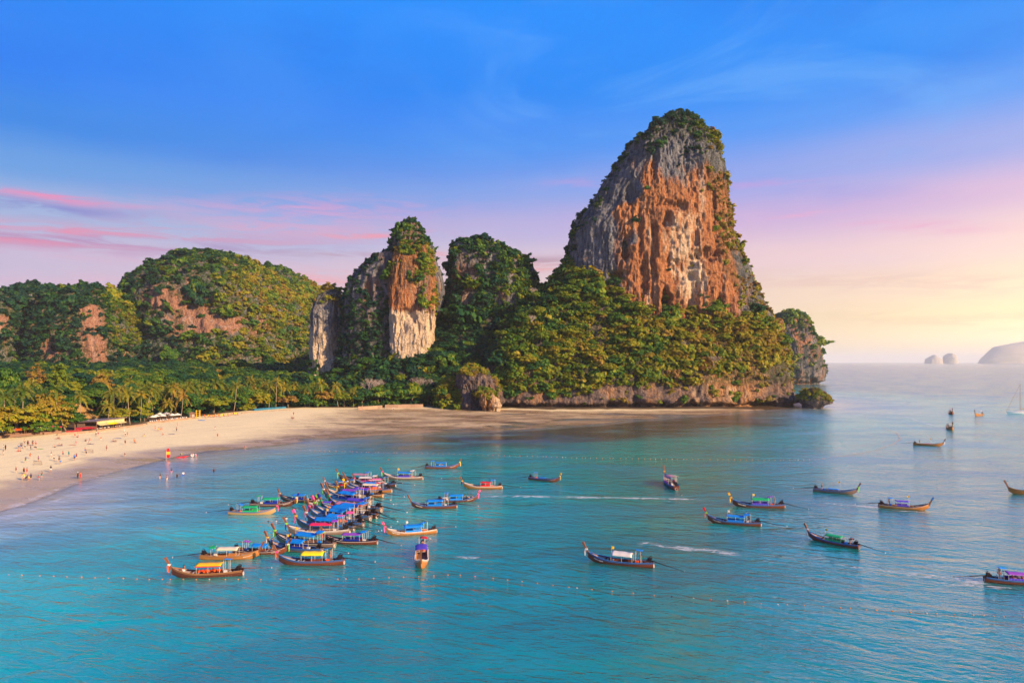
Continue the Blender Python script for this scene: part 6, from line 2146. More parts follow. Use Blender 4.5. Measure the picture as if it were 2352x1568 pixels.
A = lambda zx, zy: (zx / 6.827, 947.5 + zy / 6.827)
B = lambda zx, zy: (344.5 + zx / 6.827, 947.5 + zy / 6.827)
crowd = [
    (A(57, 585), 'stand', 'white', 'grey', 'person in white shirt standing at the far left of the beach', dict(long=True)),
    (A(86, 585), 'stand', 'black', 'black', 'person in black beside the white shirted one at the far left', dict(long=True)),
    (A(52, 665), 'armup', None, 'cream', 'shirtless person with raised arm at the left edge of the beach', {}),
    (A(290, 607), 'sit', None, 'red', 'left one of two people sitting close together on the sand at the left', {}),
    (A(318, 607), 'sit', None, 'black', 'right one of two people sitting close together on the sand at the left', {}),
    (A(293, 567), 'stand', 'light blue', 'navy', 'person in light blue shirt above the sitting pair', {}),
    (A(318, 560), 'walk', 'black', 'blue', 'person in black shirt between the light blue and the dark one', {}),
    (A(342, 556), 'walk', 'maroon', 'black', 'person in dark red shirt at the right of the small group by the sitting pair', {}),
    (A(390, 565), 'walk', 'white', 'black', 'person in white shirt and black shorts walking near the market trees', {}),
    (A(385, 488), 'stand', 'cream', 'black', 'person in cream top standing by the trees at the left', {}),
    (A(434, 517), 'stand', 'purple', 'black', 'person in purple top by the trees', {}),
    (A(447, 519), 'stand', 'maroon', 'black', 'person in maroon top beside the purple one', {}),
    (A(483, 587), 'stand', 'maroon', 'black', 'person in maroon shirt and black trousers standing on open sand at the left', dict(long=True)),
    (A(512, 512), 'stand', 'black', 'maroon', 'person in black top near the trees left of the squatting one', {}),
    (A(526, 517), 'stand', 'grey', 'orange', 'person in grey top near the trees', {}),
    (A(561, 517), 'walk', 'pink', 'maroon', 'person in pink top walking by the trees', {}),
    (A(565, 582), 'bend', 'black', 'black', 'person in black bending over on the sand', {}),
    (A(470, 715), 'run', 'orange', 'red', 'running football player in orange shirt', {}),
    (A(400, 785), 'walk', 'black', 'green', 'football player in black shirt and green shorts', {}),
    (A(602, 765), 'stand', 'purple', 'black', 'football player in dark striped shirt above the near goal', {}),
    (A(803, 690), 'walk', 'maroon', 'white', 'football player in maroon shirt and white shorts', {}),
    (A(848, 752), 'stand', 'white', 'black', 'football player in white shirt and black shorts', {}),
    (A(925, 772), 'stand', 'black', 'black', 'football player in black behind the blue one', {}),
    (A(948, 808), 'stand', 'light blue', 'blue', 'football player in light blue shirt and blue shorts', {}),
    (A(987, 685), 'stand', 'red', 'navy', 'football player in red shirt with hands out', dict(face=0.3)),
    (A(1080, 685), 'stand', 'teal', 'teal', 'football player in teal shirt and shorts', {}),
    (A(1167, 747), 'walk', 'blue', 'navy', 'football player in blue shirt near the water', {}),
    (A(1198, 720), 'walk', 'maroon', 'maroon', 'football player in maroon beside the blue one near the water', {}),
    (A(1335, 622), 'stand', None, 'blue', 'shirtless person in blue shorts by the far goal', {}),
    (A(1352, 665), 'walk', 'grey', 'black', 'person in grey walking past the far goal', {}),
    (A(1672, 590), 'armup', None, 'maroon', 'shirtless person throwing with one arm up near the wet sand', {}),
    (A(1963, 502), 'stand', 'maroon', 'black', 'person in maroon standing at the edge of the wet sand', {}),
    (A(1962, 688), 'bend', None, 'maroon', 'person bending down over the wet sand', {}),
    (A(2105, 472), 'stand', None, 'orange', 'person standing behind the one sitting by the wet sand', {}),
    (A(2125, 474), 'sit', None, 'maroon', 'person sitting on the sand by the wet edge, right of the maroon one', {}),
    (A(860, 543), 'sit', None, 'black', 'person sitting alone on the sand left of the sunbathing pair', {}),
    (A(928, 515), 'sit', None, 'navy', 'left one of the sunbathing pair on a dark towel', {}),
    (A(962, 515), 'recline', None, 'black', 'right one of the sunbathing pair on a dark towel', {}),
    (A(1190, 476), 'sit', 'pink', 'pink', 'person in pink sitting in the middle of the sand', {}),
    (A(1408, 490), 'recline', None, 'black', 'person leaning back on a dark towel below the lying group', {}),
    (A(1345, 446), 'recline', 'black', 'black', 'person in black lying on the sand among the sunbathers', {}),
    (A(1375, 444), 'recline', None, 'white', 'person in white shorts lying beside the one in black', {}),
    (A(1410, 428), 'sit', None, 'red', 'person sitting up behind the lying pair', {}),
    (A(1583, 417), 'sit', 'orange', 'white', 'person in orange sitting on the sand below the restaurant', {}),
    (A(1775, 452), 'sit', None, 'black', 'left one of two people sitting together below the dark towel', {}),
    (A(1805, 454), 'recline', None, 'maroon', 'right one of two people sitting together below the dark towel', {}),
    (A(2262, 368), 'sit', None, 'yellow', 'person in yellow shorts sitting alone right of the restaurant', {}),
    (A(905, 408), 'recline', None, 'red', 'person lying on a mat in front of the low red fence', {}),
    (A(930, 410), 'sit', None, 'maroon', 'person sitting by the mat in front of the low red fence', {}),
    (A(1225, 385), 'sit', 'pink', 'maroon', 'person sitting in front of the red awning', {}),
    (A(1176, 383), 'stand', 'maroon', 'red', 'person standing in front of the red awning', {}),
    (A(1505, 364), 'stand', 'white', 'black', 'person in white shirt and black shorts before the restaurant', {}),
    (A(1540, 367), 'walk', 'maroon', 'pink', 'person in maroon top walking before the restaurant', {}),
    (A(1949, 297), 'stand', 'white', 'white', 'person all in white by the restaurant terrace', dict(long=True)),
    (A(1965, 367), 'stand', 'white', 'black', 'left one of a couple walking right of the restaurant', {}),
    (A(2000, 369), 'walk', 'grey', 'red', 'right one of a couple walking right of the restaurant', {}),
    (A(250, 940), 'stand', 'maroon', 'maroon', 'blond person in maroon dress at the wet edge of the sand', dict(hair='blond')),
    (A(376, 962), 'stand', 'maroon', 'black', 'person in maroon standing by the group in the shallows', {}),
    (A(425, 962), 'walk', 'orange', 'red', 'person in bright orange top beside the group in the shallows', {}),
    (A(354, 1052), 'stand', 'cream', 'cream', 'person in cream at the left of the group in the shallows', {}),
    (A(376, 1052), 'stand', 'yellow', 'cream', 'person in yellow top in the group in the shallows', {}),
    (A(415, 1036), 'squat', 'black', 'black', 'person in black squatting in the group in the shallows', {}),
    (A(450, 1062), 'bend', 'cream', 'yellow', 'person in yellow shorts bending in the group in the shallows', {}),
    (A(485, 1052), 'stand', 'navy', 'black', 'person in navy at the right of the group in the shallows', {}),
    (A(614, 1056), 'stand', 'teal', 'red', 'person with red cap and teal shirt at the water edge', dict(hair='red')),
    (A(655, 1020), 'stand', 'black', 'teal', 'person in black holding something beside the red capped one', {}),
    (A(797, 932), 'stand', 'black', 'white', 'person in black shirt and white shorts alone at the water edge', {}),
    (A(1220, 1036), 'stand', 'black', 'black', 'person with white cap and long black clothes at the water edge', dict(long=True, hair='white')),
    (A(1262, 1030), 'stand', 'red', 'red', 'person in long red clothes facing the white capped one', dict(long=True)),
    (B(82, 272), 'walk', None, 'orange', 'person in orange shorts walking left of three others under the parasols', {}),
    (B(132, 288), 'walk', None, 'yellow', 'left one of three bathers walking together below the parasols', {}),
    (B(160, 288), 'walk', None, 'red', 'middle one of three bathers walking together below the parasols', {}),
    (B(186, 285), 'walk', 'pink', 'orange', 'right one of three bathers walking together below the parasols', {}),
    (B(430, 222), 'stand', 'pink', 'pink', 'person in pink at the top of the beach right of the parasols', {}),
    (B(416, 288), 'stand', None, 'black', 'person in black skirt below the one in pink', dict(long=True)),
    (B(1022, 275), 'walk', None, 'white', 'shirtless person in white shorts alone on the sand', {}),
    (B(1058, 390), 'run', 'maroon', 'maroon', 'person in dark swimsuit running over the wet sand', {}),
    (B(202, 347), 'sit', None, 'orange', 'person sitting on a mat below the parasols', {}),
    (B(2215, 113), 'stand', 'black', 'black', 'left one of three dark figures far along the beach', {}),
    (B(2237, 117), 'walk', 'maroon', 'black', 'middle one of three dark figures far along the beach', {}),
    (B(2256, 116), 'stand', 'maroon', 'maroon', 'right one of three dark figures far along the beach', {}),
    (B(2252, 42), 'stand', 'maroon', 'black', 'dark figure above the three far along the beach', {}),
    (B(1490, 568), 'bend', 'pink', 'red', 'person in pink searching the weedy flats', {}),
    (B(157, 1057), 'stand', 'black', None, 'leftmost wader, in a black top', {}),
    (B(265, 1087), 'stand', 'navy', 'cream', 'wader in navy top nearest the deep water', {}),
    (B(337, 972), 'stand', 'navy', 'pink', 'wader in navy seen from behind, farthest of the left waders', {}),
    (B(425, 1052), 'walk', 'black', 'black', 'wader all in black', dict(long=True)),
    (B(521, 1022), 'stand', 'white', 'blue', 'wader in white top and blue trousers', dict(long=True)),
    (B(1000, 966), 'walk', 'black', 'black', 'lone wader in black right of the others', dict(long=True)),
    (B(662, 712), 'stand', 'maroon', 'white', 'left one of two people with a swimming ring in the shallows', {}),
    (B(722, 706), 'bend', 'white', 'pink', 'right one of two people with a swimming ring in the shallows', {}),
    ((829, 943.6), 'stand', 'white', 'red', 'person in white near the left end of the low wall', {}),
    ((900.5, 941.5), 'walk', 'white', 'white', 'left one of a pair in white before the low wall', {}),
    ((904.5, 941.5), 'walk', 'white', 'black', 'right one of a pair before the low wall', {}),
    ((892, 1066), 'stand', None, 'orange', 'bather standing waist deep before the far buoy line', {}),
    ((612, 1219), 'bend', 'white', 'cream', 'bather bending in the water left of the crimson roofed boat', {}),
    ((616, 1216), 'stand', None, 'cream', 'bather standing behind the bending one in the water', {}),
    ((633.5, 1214), 'stand', 'white', 'black', 'person wading with a bag toward the crimson roofed boat', {}),
    ((657, 1208), 'stand', 'white', 'navy', 'person wading behind the prow of the crimson roofed boat', {}),
    ((872, 1252), 'stand', 'navy', 'navy', 'boatman in navy standing in the water behind the purple roofed boat', {}),
    ((960, 1231), 'stand', 'navy', 'black', 'boatman in dark clothes standing in the water beside the pink scarfed boat', {}),
    ((975, 1100), 'stand', 'black', 'black', 'boatman in black in the water behind the weathered blue roofed boat', {}),
]
for i, (pt, ps, top, bot, label, kw) in enumerate(crowd):
    beach_person(pt[0], pt[1], ps, top, bot, label, **kw)


def on_boat(idx, lx, ly, lz, ps, top, bot, label, face=0.0, **kw):
    t, mid, ang, s = BOATS[idx]
    c, sn = math.cos(ang), math.sin(ang)
    p = (mid.x + s * (lx * c - ly * sn), mid.y + s * (lx * sn + ly * c), s * lz)
    return person(p, ang + face, ps, top, bot, label, group='people aboard the boats', s=1.0, **kw)


bi = {t['label']: i for i, (t, *_r) in enumerate(BOATS)}


def bnum(word):
    return next(i for k, i in bi.items() if word in k)


on_boat(bnum('nearest at the left'), 3.6, 0, 0.95, 'sit', None, 'white', 'shirtless person in white shorts sitting on the foredeck of the striped roof boat', 0.6, tone=2)
on_boat(bnum('bright yellow roof'), -2.9, 0.0, 0.5, 'stand', None, 'orange', 'shirtless boatman standing aft on the yellow roofed boat', 1.2, tone=2)
on_boat(bnum('tucked behind'), 2.6, 0.0, 0.9, 'stand', 'navy', 'black', 'person in navy shirt standing on the foredeck behind the white roofed boat', 1.0)
on_boat(bnum('two blue roofs'), 2.9, 0.0, 1.0, 'sit', None, 'black', 'person sitting on the pale foredeck of the boat with two blue roofs', 0.3)
on_boat(bnum('two blue roofs'), 1.4, 0.5, 0.5, 'stand', 'navy', 'navy', 'boatman with blue cap beside the two blue roofs', 0.3, hair='blue')
on_boat(bnum('seen bow on'), -2.9, 0.1, 0.5, 'stand', 'navy', 'black', 'boatman in navy at the stern of the boat seen bow on')
on_boat(bnum('nearest in the middle'), -3.2, 0.0, 0.5, 'stand', 'navy', 'green', 'helmsman with green trousers on the white roofed boat', 0.2)
on_boat(bnum('prow wrapped in yellow'), -3.2, 0, 0.5, 'stand', 'black', 'grey', 'helmsman of the green roofed boat with the yellow prow')
on_boat(bnum('striped prow ribbons'), -2.8, 0, 0.5, 'stand', 'black', 'black', 'helmsman of the boat with striped prow ribbons')
on_boat(bnum('one man standing aft'), -3.0, 0, 0.5, 'stand', 'grey', 'black', 'man standing aft on the grey brown boat')
on_boat(bnum('stern toward the right'), -3.3, 0, 0.5, 'bend', 'maroon', 'grey', 'boatman bending over the engine of the green roofed boat', 3.1)
on_boat(bnum('sunlit water'), -2.9, 0, 0.5, 'stand', 'maroon', 'black', 'helmsman of the violet roofed boat in the sunlit water')
on_boat(bnum('lower right'), -2.9, 0, 0.5, 'stand', 'black', 'red', 'helmsman of the purple roofed boat at the lower right')
for k, x in enumerate((1.2, 0.6, -0.2)):
    on_boat(bnum('lower right'), x - 0.8, (-.3, .3, -.2)[k], 0.55, 'sit', ('orange', 'white', 'red')[k], 'navy', '%s passenger under the purple roof at the lower right' % ('orange clad', 'white clad', 'red clad')[k])
on_boat(bnum('under way with passengers'), -2.8, 0, 0.5, 'stand', 'blue', 'black', 'helmsman in blue on the boat under way')
for k, x in enumerate((2.2, 2.9, 3.9)):
    on_boat(bnum('under way with passengers'), x, (.25, -.2, 0)[k], 0.7 + 0.08 * k, 'sit', (None, 'orange', 'black')[k], 'navy', '%s passenger on the bow of the boat under way' % ('shirtless', 'orange clad', 'black clad')[k])
for k in range(2):
    on_boat(bnum('nearest to the far buoy'), 0.3 - 0.9 * k, -0.3, 0.55, 'sit', ('pink', 'white')[k], 'red', '%s clad passenger under the blue roof near the far buoy line' % ('pink', 'white')[k])
on_boat(bnum('carrying a passenger'), 3.0, 0.0, 1.0, 'sit', 'orange', 'black', 'passenger in orange on the foredeck of a moored blue roofed boat')
on_boat(bnum('carrying a passenger'), 1.9, 0.2, 0.5, 'stand', 'maroon', 'black', 'person in maroon standing behind the orange passenger in the raft')
on_boat(bnum('long pink scarf'), 2.0, 0.1, 0.5, 'stand', 'navy', 'navy', 'boatman in navy amid the moored blue roofed boats')
on_boat(bnum('low flat roof'), -2.9, 0, 0.5, 'stand', 'maroon', 'maroon', 'helmsman of the open brown boat in the glare')

# ================================================================= things on the beach
M_THATCH = wood('golden_thatch', (0.30, 0.16, 0.04), (0.58, 0.34, 0.09), 0.9)
M_THATCH_D = wood('brown_thatch', (0.14, 0.075, 0.04), (0.28, 0.16, 0.09), 0.9)
M_PLANK = wood('weathered_planks', (0.16, 0.085, 0.055), (0.30, 0.18, 0.12), 0.8)
M_ROOFTIN = paint('grey_roof_sheet', (0.22, 0.17, 0.16), 0.6, 0.3)
M_FASCIA = paint('cream_fascia', (0.62, 0.50, 0.24), 0.7, 0.35, 1.2)
M_TEAL = paint('teal_wall', (0.10, 0.30, 0.30), 0.7, 0.25)
M_CREAMW = paint('cream_wall', (0.60, 0.56, 0.44), 0.8, 0.2)
M_CONC = paint('old_concrete', (0.36, 0.24, 0.16), 0.9, 0.4, 1.5)
M_REDT = paint('red_awning_cloth', (0.42, 0.02, 0.03), 0.6, 0.2)
M_DARK = paint('dark_window_opening', (0.015, 0.017, 0.02), 0.3)


def hip_roof(b, x0, x1, y0, y1, z0, z1, rx=0.0, t=0.25):
    """pyramid (or hipped) roof with thickness; rx = half ridge length"""
    cx, cy_ = (x0 + x1) / 2, (y0 + y1) / 2
    b.add([(x0, y0, z0), (x1, y0, z0), (x1, y1, z0), (x0, y1, z0), (cx - rx, cy_, z1), (cx + rx, cy_, z1),
           (x0, y0, z0 - t), (x1, y0, z0 - t), (x1, y1, z0 - t), (x0, y1, z0 - t)],
          [(0, 1, 5, 4), (1, 2, 5), (2, 3, 4, 5), (3, 0, 4), (6, 7, 1, 0), (7, 8, 2, 1), (8, 9, 3, 2), (9, 6, 0, 3), (9, 8, 7, 6)])
    return b


def pav(label, xs, ys_peak, Y, wid, tier_z, walls, mat, group='thatched pavilions'):
    x = (xs - CX_S) / F_S * Y
    zp = CAM_H + (YH_S - ys_peak) / F_S * Y
    z0 = hgt(x, Y)
    t = tag(empty('pavilion', (x, Y, z0), 0.25), label, 'building', group)
    h = zp - z0
    w1, w2 = wid
    hip_roof(MB(), -w1, w1, -w1, w1, h - tier_z[0], h).build('roof', mat, t)
    if w2:
        hip_roof(MB(), -w2, w2, -w2, w2, h - tier_z[1], h - tier_z[0] + 0.8, 0.6).build('lower_roof', mat, t)
    e = h - tier_z[1] if w2 else h - tier_z[0]
    ww = (w2 or w1) - 0.9
    MB().box((0, 0, (e - 0.2) / 2), (2 * ww, 2 * ww, e - 0.3)).build('wall', walls, t)
    for k in range(3):
        MB().box((-ww * 0.6 + k * ww * 0.6, -ww - 0.02, e * 0.45), (ww * 0.32, 0.08, e * 0.5)).build('window', M_DARK, t)
    for sx in (-1, 1):
        for sy in (-1, 1):
            MB().tube([(sx * (ww + .5), sy * (ww + .5), 0), (sx * (ww + .5), sy * (ww + .5), e - 0.25)], 0.12, 6).build('post', M_PLANK, t)
    return t


pav('large pavilion with a two tiered golden thatched roof behind the restaurant', 178, 926, 326, (5.4, 9.2), (3.6, 6.4), M_CREAMW, M_THATCH)
pav('smaller pavilion with a brown roof right of the large thatched one', 221, 936, 338, (4.4, 6.6), (2.6, 4.6), M_CREAMW, M_THATCH_D)
pav('teal house with a brown roof behind the white parasols', 380, 934, 356, (4.6, None), (2.6, 0), M_TEAL, M_THATCH_D, 'houses among the palms')


def restaurant():
    Axy = np.array(ray(219.6, 989, 2.0))
    Bxy = np.array(ray(282, 981, 2.0))
    d = Bxy - Axy
    L = float(np.hypot(*d))
    ang = math.atan2(d[1], d[0])
    z0 = hgt(*Axy)
    t = tag(empty('restaurant', (Axy[0], Axy[1], z0), ang), 'open fronted beach restaurant with a long cream fascia and grey roof', 'building')
    # local x along the front, +y inland
    D = 10.0
    MB().box((L / 2, D / 2, 0.15), (L + 0.6, D, 0.5)).build('floor', M_CONC, t)
    b = MB()
    b.add([(-0.8, -1.0, 4.15), (L + 1.6, -1.0, 4.45), (L + 1.0, D, 3.9), (-0.8, D, 3.7), (-0.8, -1.0, 3.95), (L + 1.6, -1.0, 4.25), (L + 1.0, D, 3.7), (-0.8, D, 3.5)],
          [(0, 1, 2, 3), (7, 6, 5, 4), (0, 4, 5, 1), (1, 5, 6, 2), (2, 6, 7, 3), (3, 7, 4, 0)])
    b.build('roof', M_ROOFTIN, t)
    n = 12
    for k in range(n):
        MB().box((L * (k + .5) / n, -0.72, 3.45), (L / n - 0.03, 0.06, 1.0)).build('fascia_panel', M_FASCIA, t)
    for k in range(3):
        aw = MB()
        x0, x1 = L * k / 3 + .05, L * (k + 1) / 3 - .05
        aw.add([(x0, -0.7, 2.92), (x1, -0.7, 2.92), (x1, -2.0, 2.42), (x0, -2.0, 2.42), (x0, -2.0, 2.3), (x1, -2.0, 2.3)], [(0, 3, 2, 1), (3, 4, 5, 2)])
        aw.build('awning', P['yellow'] if k == 1 else M_FASCIA, t)
    for k in range(6):
        MB().tube([(L * k / 5, -0.5, 0.3), (L * k / 5, -0.5, 3.9)], 0.12, 6).build('post', M_PLANK, t)
    MB().box((L / 2, D - 0.2, 1.9), (L, 0.2, 3.3)).build('back_wall', M_PLANK, t)
    for k in range(14):
        MB().box((0.0, 0.3 + k * 0.62, 1.2 if k < 8 else 1.7), (0.12, 0.58, 1.8 if k < 8 else 2.8)).build('plank', M_PLANK, t)
    # tables laid with white cloths
    for k in range(7):
        for q in range(2):
            px, py = 1.2 + k * (L - 2.0) / 6, 0.8 + q * 2.4
            c, s = math.cos(ang), math.sin(ang)
            tt = tag(empty('dining_table', (Axy[0] + px * c - py * s, Axy[1] + px * s + py * c, z0 + 0.4), ang + .2 * k), 'white clothed table in the %s row of the beach restaurant' % ('front' if q == 0 else 'back'), 'table', 'tables in the %s row of the restaurant' % ('front' if q == 0 else 'back'))
            MB().box((0, 0, 0.72), (1.0, 1.0, 0.06)).box((0, 0, 0.55), (0.98, 0.98, 0.3)).build('tablecloth', P['white'], tt)
            MB().tube([(0, 0, 0), (0, 0, 0.7)], 0.06, 6).build('leg', M_PLANK, tt)
            for a in (0, PI):
                ch = MB()
                ch.box((0.85 * math.cos(a), 0.85 * math.sin(a), 0.45), (0.42, 0.42, 0.05)).box((1.05 * math.cos(a), 1.05 * math.sin(a), 0.75), (0.05, 0.42, 0.6))
                for ex in (-.17, .17):
                    for ey in (-.17, .17):
                        ch.box((0.85 * math.cos(a) + ex, ey, 0.22), (0.04, 0.04, 0.44))
                o = ch.build('chair', M_PLANK)
                o.matrix_world = Matrix.Translation(tt.location) @ Matrix.Rotation(ang + .2 * k, 4, 'Z')
                tag(o, 'brown chair at a %s row table of the beach restaurant' % ('front' if q == 0 else 'back'), 'chair', 'chairs at the %s row tables of the restaurant' % ('front' if q == 0 else 'back'))


restaurant()


def along(p0, p1, z, n):
    a, b = np.array(on_ground(*p0)), np.array(on_ground(*p1))
    for i in range(n):
        t = (i + .5) / n
        q = a + (b - a) * t
        yield q, math.atan2(b[1] - a[1], b[0] - a[0]), float(np.hypot(*(b - a)[:2])) / n


def wall_run(label, p0, p1, h, n, mat, name='retaining_wall', cat='wall', thick=0.4, base=0.4):
    a, b = np.array(on_ground(*p0)), np.array(on_ground(*p1))
    ang = math.atan2(b[1] - a[1], b[0] - a[0])
    L = float(np.hypot(*(b - a)[:2]))
    t = tag(empty(name, (a[0], a[1], min(a[2], b[2])), ang), label, cat)
    for k in range(n):
        hh = h * random.uniform(.92, 1.05)
        MB().box((L * (k + .5) / n, 0, hh / 2 - base / 2), (L / n - 0.06, thick, hh + base)).build('wall_block', mat, t)
    MB().box((L / 2, 0, h * 1.02), (L, thick + 0.1, 0.1)).build('coping', mat, t)
    return t


wall_run('low concrete wall under the trees, right part of the beach', (884, 937), (972, 936), 2.2, 9, M_CONC)
wall_run('short low wall left of the longer one at the right part of the beach', (822, 940), (878, 938), 1.9, 5, M_CONC)
wall_run('terrace wall in front of the restaurant', (222, 991), (335, 976), 0.7, 14, M_CONC)
wall_run('terrace wall under the white parasols', (338, 974), (446, 961), 0.9, 14, M_CONC)
wall_run('terrace wall below the low red fence', (131, 1000), (220, 992), 0.8, 10, M_CONC)
wall_run('low sandy bank wall before the blue pavilion', (555, 949), (668, 941), 0.45, 12, M_CONC)
wall_run('blue pool wall under the flat layered tree', (582, 943), (655, 937), 1.1, 8, paint('blue_tiles', srgb(40, 110, 140), 0.5), 'pool_wall', 'wall', 1.6)

# red awning and fence beside the restaurant
a_ = np.array(on_ground(172, 993))
b_ = np.array(on_ground(220, 989))
t = tag(empty('awning_tent', tuple(a_), math.atan2(b_[1] - a_[1], b_[0] - a_[0])), 'long low red awning left of the restaurant', 'awning')
La = float(np.hypot(*(b_ - a_)[:2]))
vs, fs = [], []
for i in range(9):
    x = La * i / 8
    z = 1.9 - 0.18 * math.sin(i * 1.3) ** 2
    vs += [(x, -1.4, z - 0.7), (x, 0.3, z), (x, 2.2, z - 0.1)]
for i in range(8):
    q = i * 3
    fs += [(q, q + 3, q + 4, q + 1), (q + 1, q + 4, q + 5, q + 2)]
MB().add(vs, fs).build('awning_cloth', M_REDT, t)
for i in range(0, 9, 2):
    MB().tube([(La * i / 8, -1.3, 0), (La * i / 8, -1.3, 1.2)], 0.05, 5).build('post', M_PLANK, t)
a_ = np.array(on_ground(153, 998))
b_ = np.array(on_ground(187, 995))
t = tag(empty('red_fence', tuple(a_), math.atan2(b_[1] - a_[1], b_[0] - a_[0])), 'low red fence left of the red awning', 'fence')
La = float(np.hypot(*(b_ - a_)[:2]))
for i in range(16):
    MB().box((La * i / 15, 0, 0.95), (0.22, 0.05, 1.1)).build('picket', M_REDT, t)
MB().box((La / 2, 0.05, 1.2), (La, 0.06, 0.1)).build('rail', M_REDT, t)

# market stalls under the shore trees
for i, (xs, ys, col, nm) in enumerate([(4, 1007, 'blue', 'blue'), (26, 1005, 'mauve', 'dusty pink'), (47, 1003, 'orange', 'orange'), (68, 1001, 'red', 'red'), (92, 999, 'cream', 'cream'), (112, 998, 'deep_blue', 'dark blue'), (130, 996, 'crimson', 'crimson')]):
    x, y, z = on_ground(xs, ys)
    t = tag(empty('market_stall', (x - 2.0, y + 2.0, z), 1.05), 'market stall with %s roof under the shore trees' % nm, 'stall', 'market stalls')
    hip_roof(MB(), -2.0, 2.0, -1.5, 1.5, 2.5, 3.0, 1.0, 0.12).build('roof', P[col], t)
    MB().box((0, -1.1, 0.5), (3.4, 0.6, 1.0)).build('counter', M_PLANK, t)
    MB().box((0, 1.2, 1.2), (3.6, 0.1, 2.4)).build('back_wall', M_THATCH_D, t)
    for sx in (-1.8, 1.8):
        for sy in (-1.3, 1.3):
            MB().tube([(sx, sy, 0), (sx, sy, 2.45)], 0.06, 5).build('post', M_PLANK, t)

# kiosk beside the parasols
x, y, z = on_ground(438, 961)
t = tag(empty('kiosk', (x, y + 1.5, z), 0.5), 'small wooden kiosk right of the parasols', 'kiosk')
MB().box((0, 0, 1.3), (2.4, 2.0, 2.6)).build('wall', M_PLANK, t)
MB().box((0.5, -1.02, 1.1), (0.9, 0.06, 2.0)).build('door', paint('pale_door', (0.6, 0.5, 0.42)), t)
hip_roof(MB(), -1.6, 1.6, -1.4, 1.4, 2.65, 3.3).build('roof', M_THATCH_D, t)
x, y, z = on_ground(455, 961)
t = tag(empty('lifeguard_frame', (x, y, z), 0.2), 'yellow timber frame right of the kiosk', 'frame')
for sx in (-.8, .8):
    for sy in (-.6, .6):
        MB().tube([(sx, sy, 0), (sx, sy, 4.2)], 0.09, 5).build('post', P['gold'], t)
for k in range(4):
    MB().box((0, -.62, 0.9 + k), (1.7, 0.08, 0.12)).build('rung', P['gold'], t)

# white parasols and loungers on the terrace
pm = MB()
vs, fs = [(0, 0, 2.95)], []
for k in range(8):
    an = 2 * PI * k / 8
    vs.append((1.75 * math.cos(an), 1.75 * math.sin(an), 2.15))
for k in range(8):
    an = 2 * PI * k / 8
    vs.append((1.72 * math.cos(an), 1.72 * math.sin(an), 1.98))
for k in range(8):
    j = (k + 1) % 8
    fs += [(0, 1 + k, 1 + j), (1 + k, 9 + k, 9 + j, 1 + j)]
ME_PAR = pm.add(vs, fs).mesh('canopy')
ME_PPOLE = MB().tube([(0, 0, 0), (0, 0, 2.95)], 0.05, 6).mesh('pole')
ME_PBASE = MB().tube([(0, 0, 0), (0, 0, .12)], 0.32, 8).mesh('base')
M_PARA = paint('parasol_canvas', (0.78, 0.72, 0.64), 0.7, 0.1)
para = [(351, 967.5, 'leftmost white parasol on the beach terrace'), (358, 965.5, 'second white parasol, half behind the leftmost one'), (367.6, 960.5, 'white parasol in the back row beside the teal house'), (373.6, 964.5, 'white parasol in front of the leaning palm'),
        (382, 959.5, 'right hand white parasol of the back row'), (396, 963, 'white parasol next to the rightmost one'), (407.7, 962, 'rightmost white parasol on the beach terrace')]
for xs, ys, label in para:
    x, y, z = on_ground(xs, ys)
    t = tag(empty('parasol', (x, y, z)), label, 'parasol', 'white parasols on the terrace')
    link('canopy', ME_PAR, t, M_PARA)
    link('pole', ME_PPOLE, t, M_PLANK)
    link('base', ME_PBASE, t, M_CONC)
lm = MB().box((0, 0, 0.36), (1.35, 0.62, 0.09)).box((-0.86, 0, 0.62), (0.62, 0.62, 0.09), Matrix.Rotation(0.75, 3, 'Y'))
ME_LOUN = lm.mesh('mattress')
lf_ = MB().box((0, 0, 0.27), (1.9, 0.6, 0.06))
for sx in (-.8, .8):
    for sy in (-.24, .24):
        lf_.box((sx, sy, 0.12), (0.06, 0.06, 0.26))
ME_LFR = lf_.mesh('frame')
M_LOUN = [paint('lounger_white', (0.66, 0.62, 0.58), 0.8), paint('lounger_grey', (0.34, 0.36, 0.38), 0.8), paint('lounger_orange', (0.6, 0.25, 0.1), 0.8)]
for i, (q, ang, st_) in enumerate(along((346, 970.5), (438, 960.5), 0, 20)):
    t = tag(empty('sun_lounger', (q[0] - 0.4, q[1] + 0.8, q[2]), ang - PI / 2 + random.uniform(-.15, .15)), 'sun lounger in the front row of the parasol terrace', 'sun lounger', 'front row sun loungers')
    link('mattress', ME_LOUN, t, M_LOUN[(0, 0, 1, 0, 2)[i % 5]])
    link('frame', ME_LFR, t, M_PLANK)

# orange chairs under the large olive gold tree
cm = MB().box((0, 0, 0.45), (0.5, 0.5, 0.06)).box((-.26, 0, 0.8), (0.06, 0.5, 0.7))
ME_CHS = cm.mesh('seat')
cl_ = MB()
for sx in (-.2, .2):
    for sy in (-.2, .2):
        cl_.box((sx, sy, 0.22), (0.05, 0.05, 0.44))
ME_CHL = cl_.mesh('legs')
rc = random.Random(2)
for i in range(22):
    xs = 471 + i * 3.6
    x, y, z = on_ground(xs, 961.5 - i * 0.32 - rc.uniform(0, 3.5))
    t = tag(empty('garden_chair', (x, y, z), rc.uniform(0, 6.28), 1.15), 'yellow garden chair in the shade of the large olive gold tree', 'chair', 'yellow chairs under the olive gold tree')
    link('seat', ME_CHS, t, P['gold'] if i % 3 else P['orange'])
    link('legs', ME_CHL, t, M_PLANK)

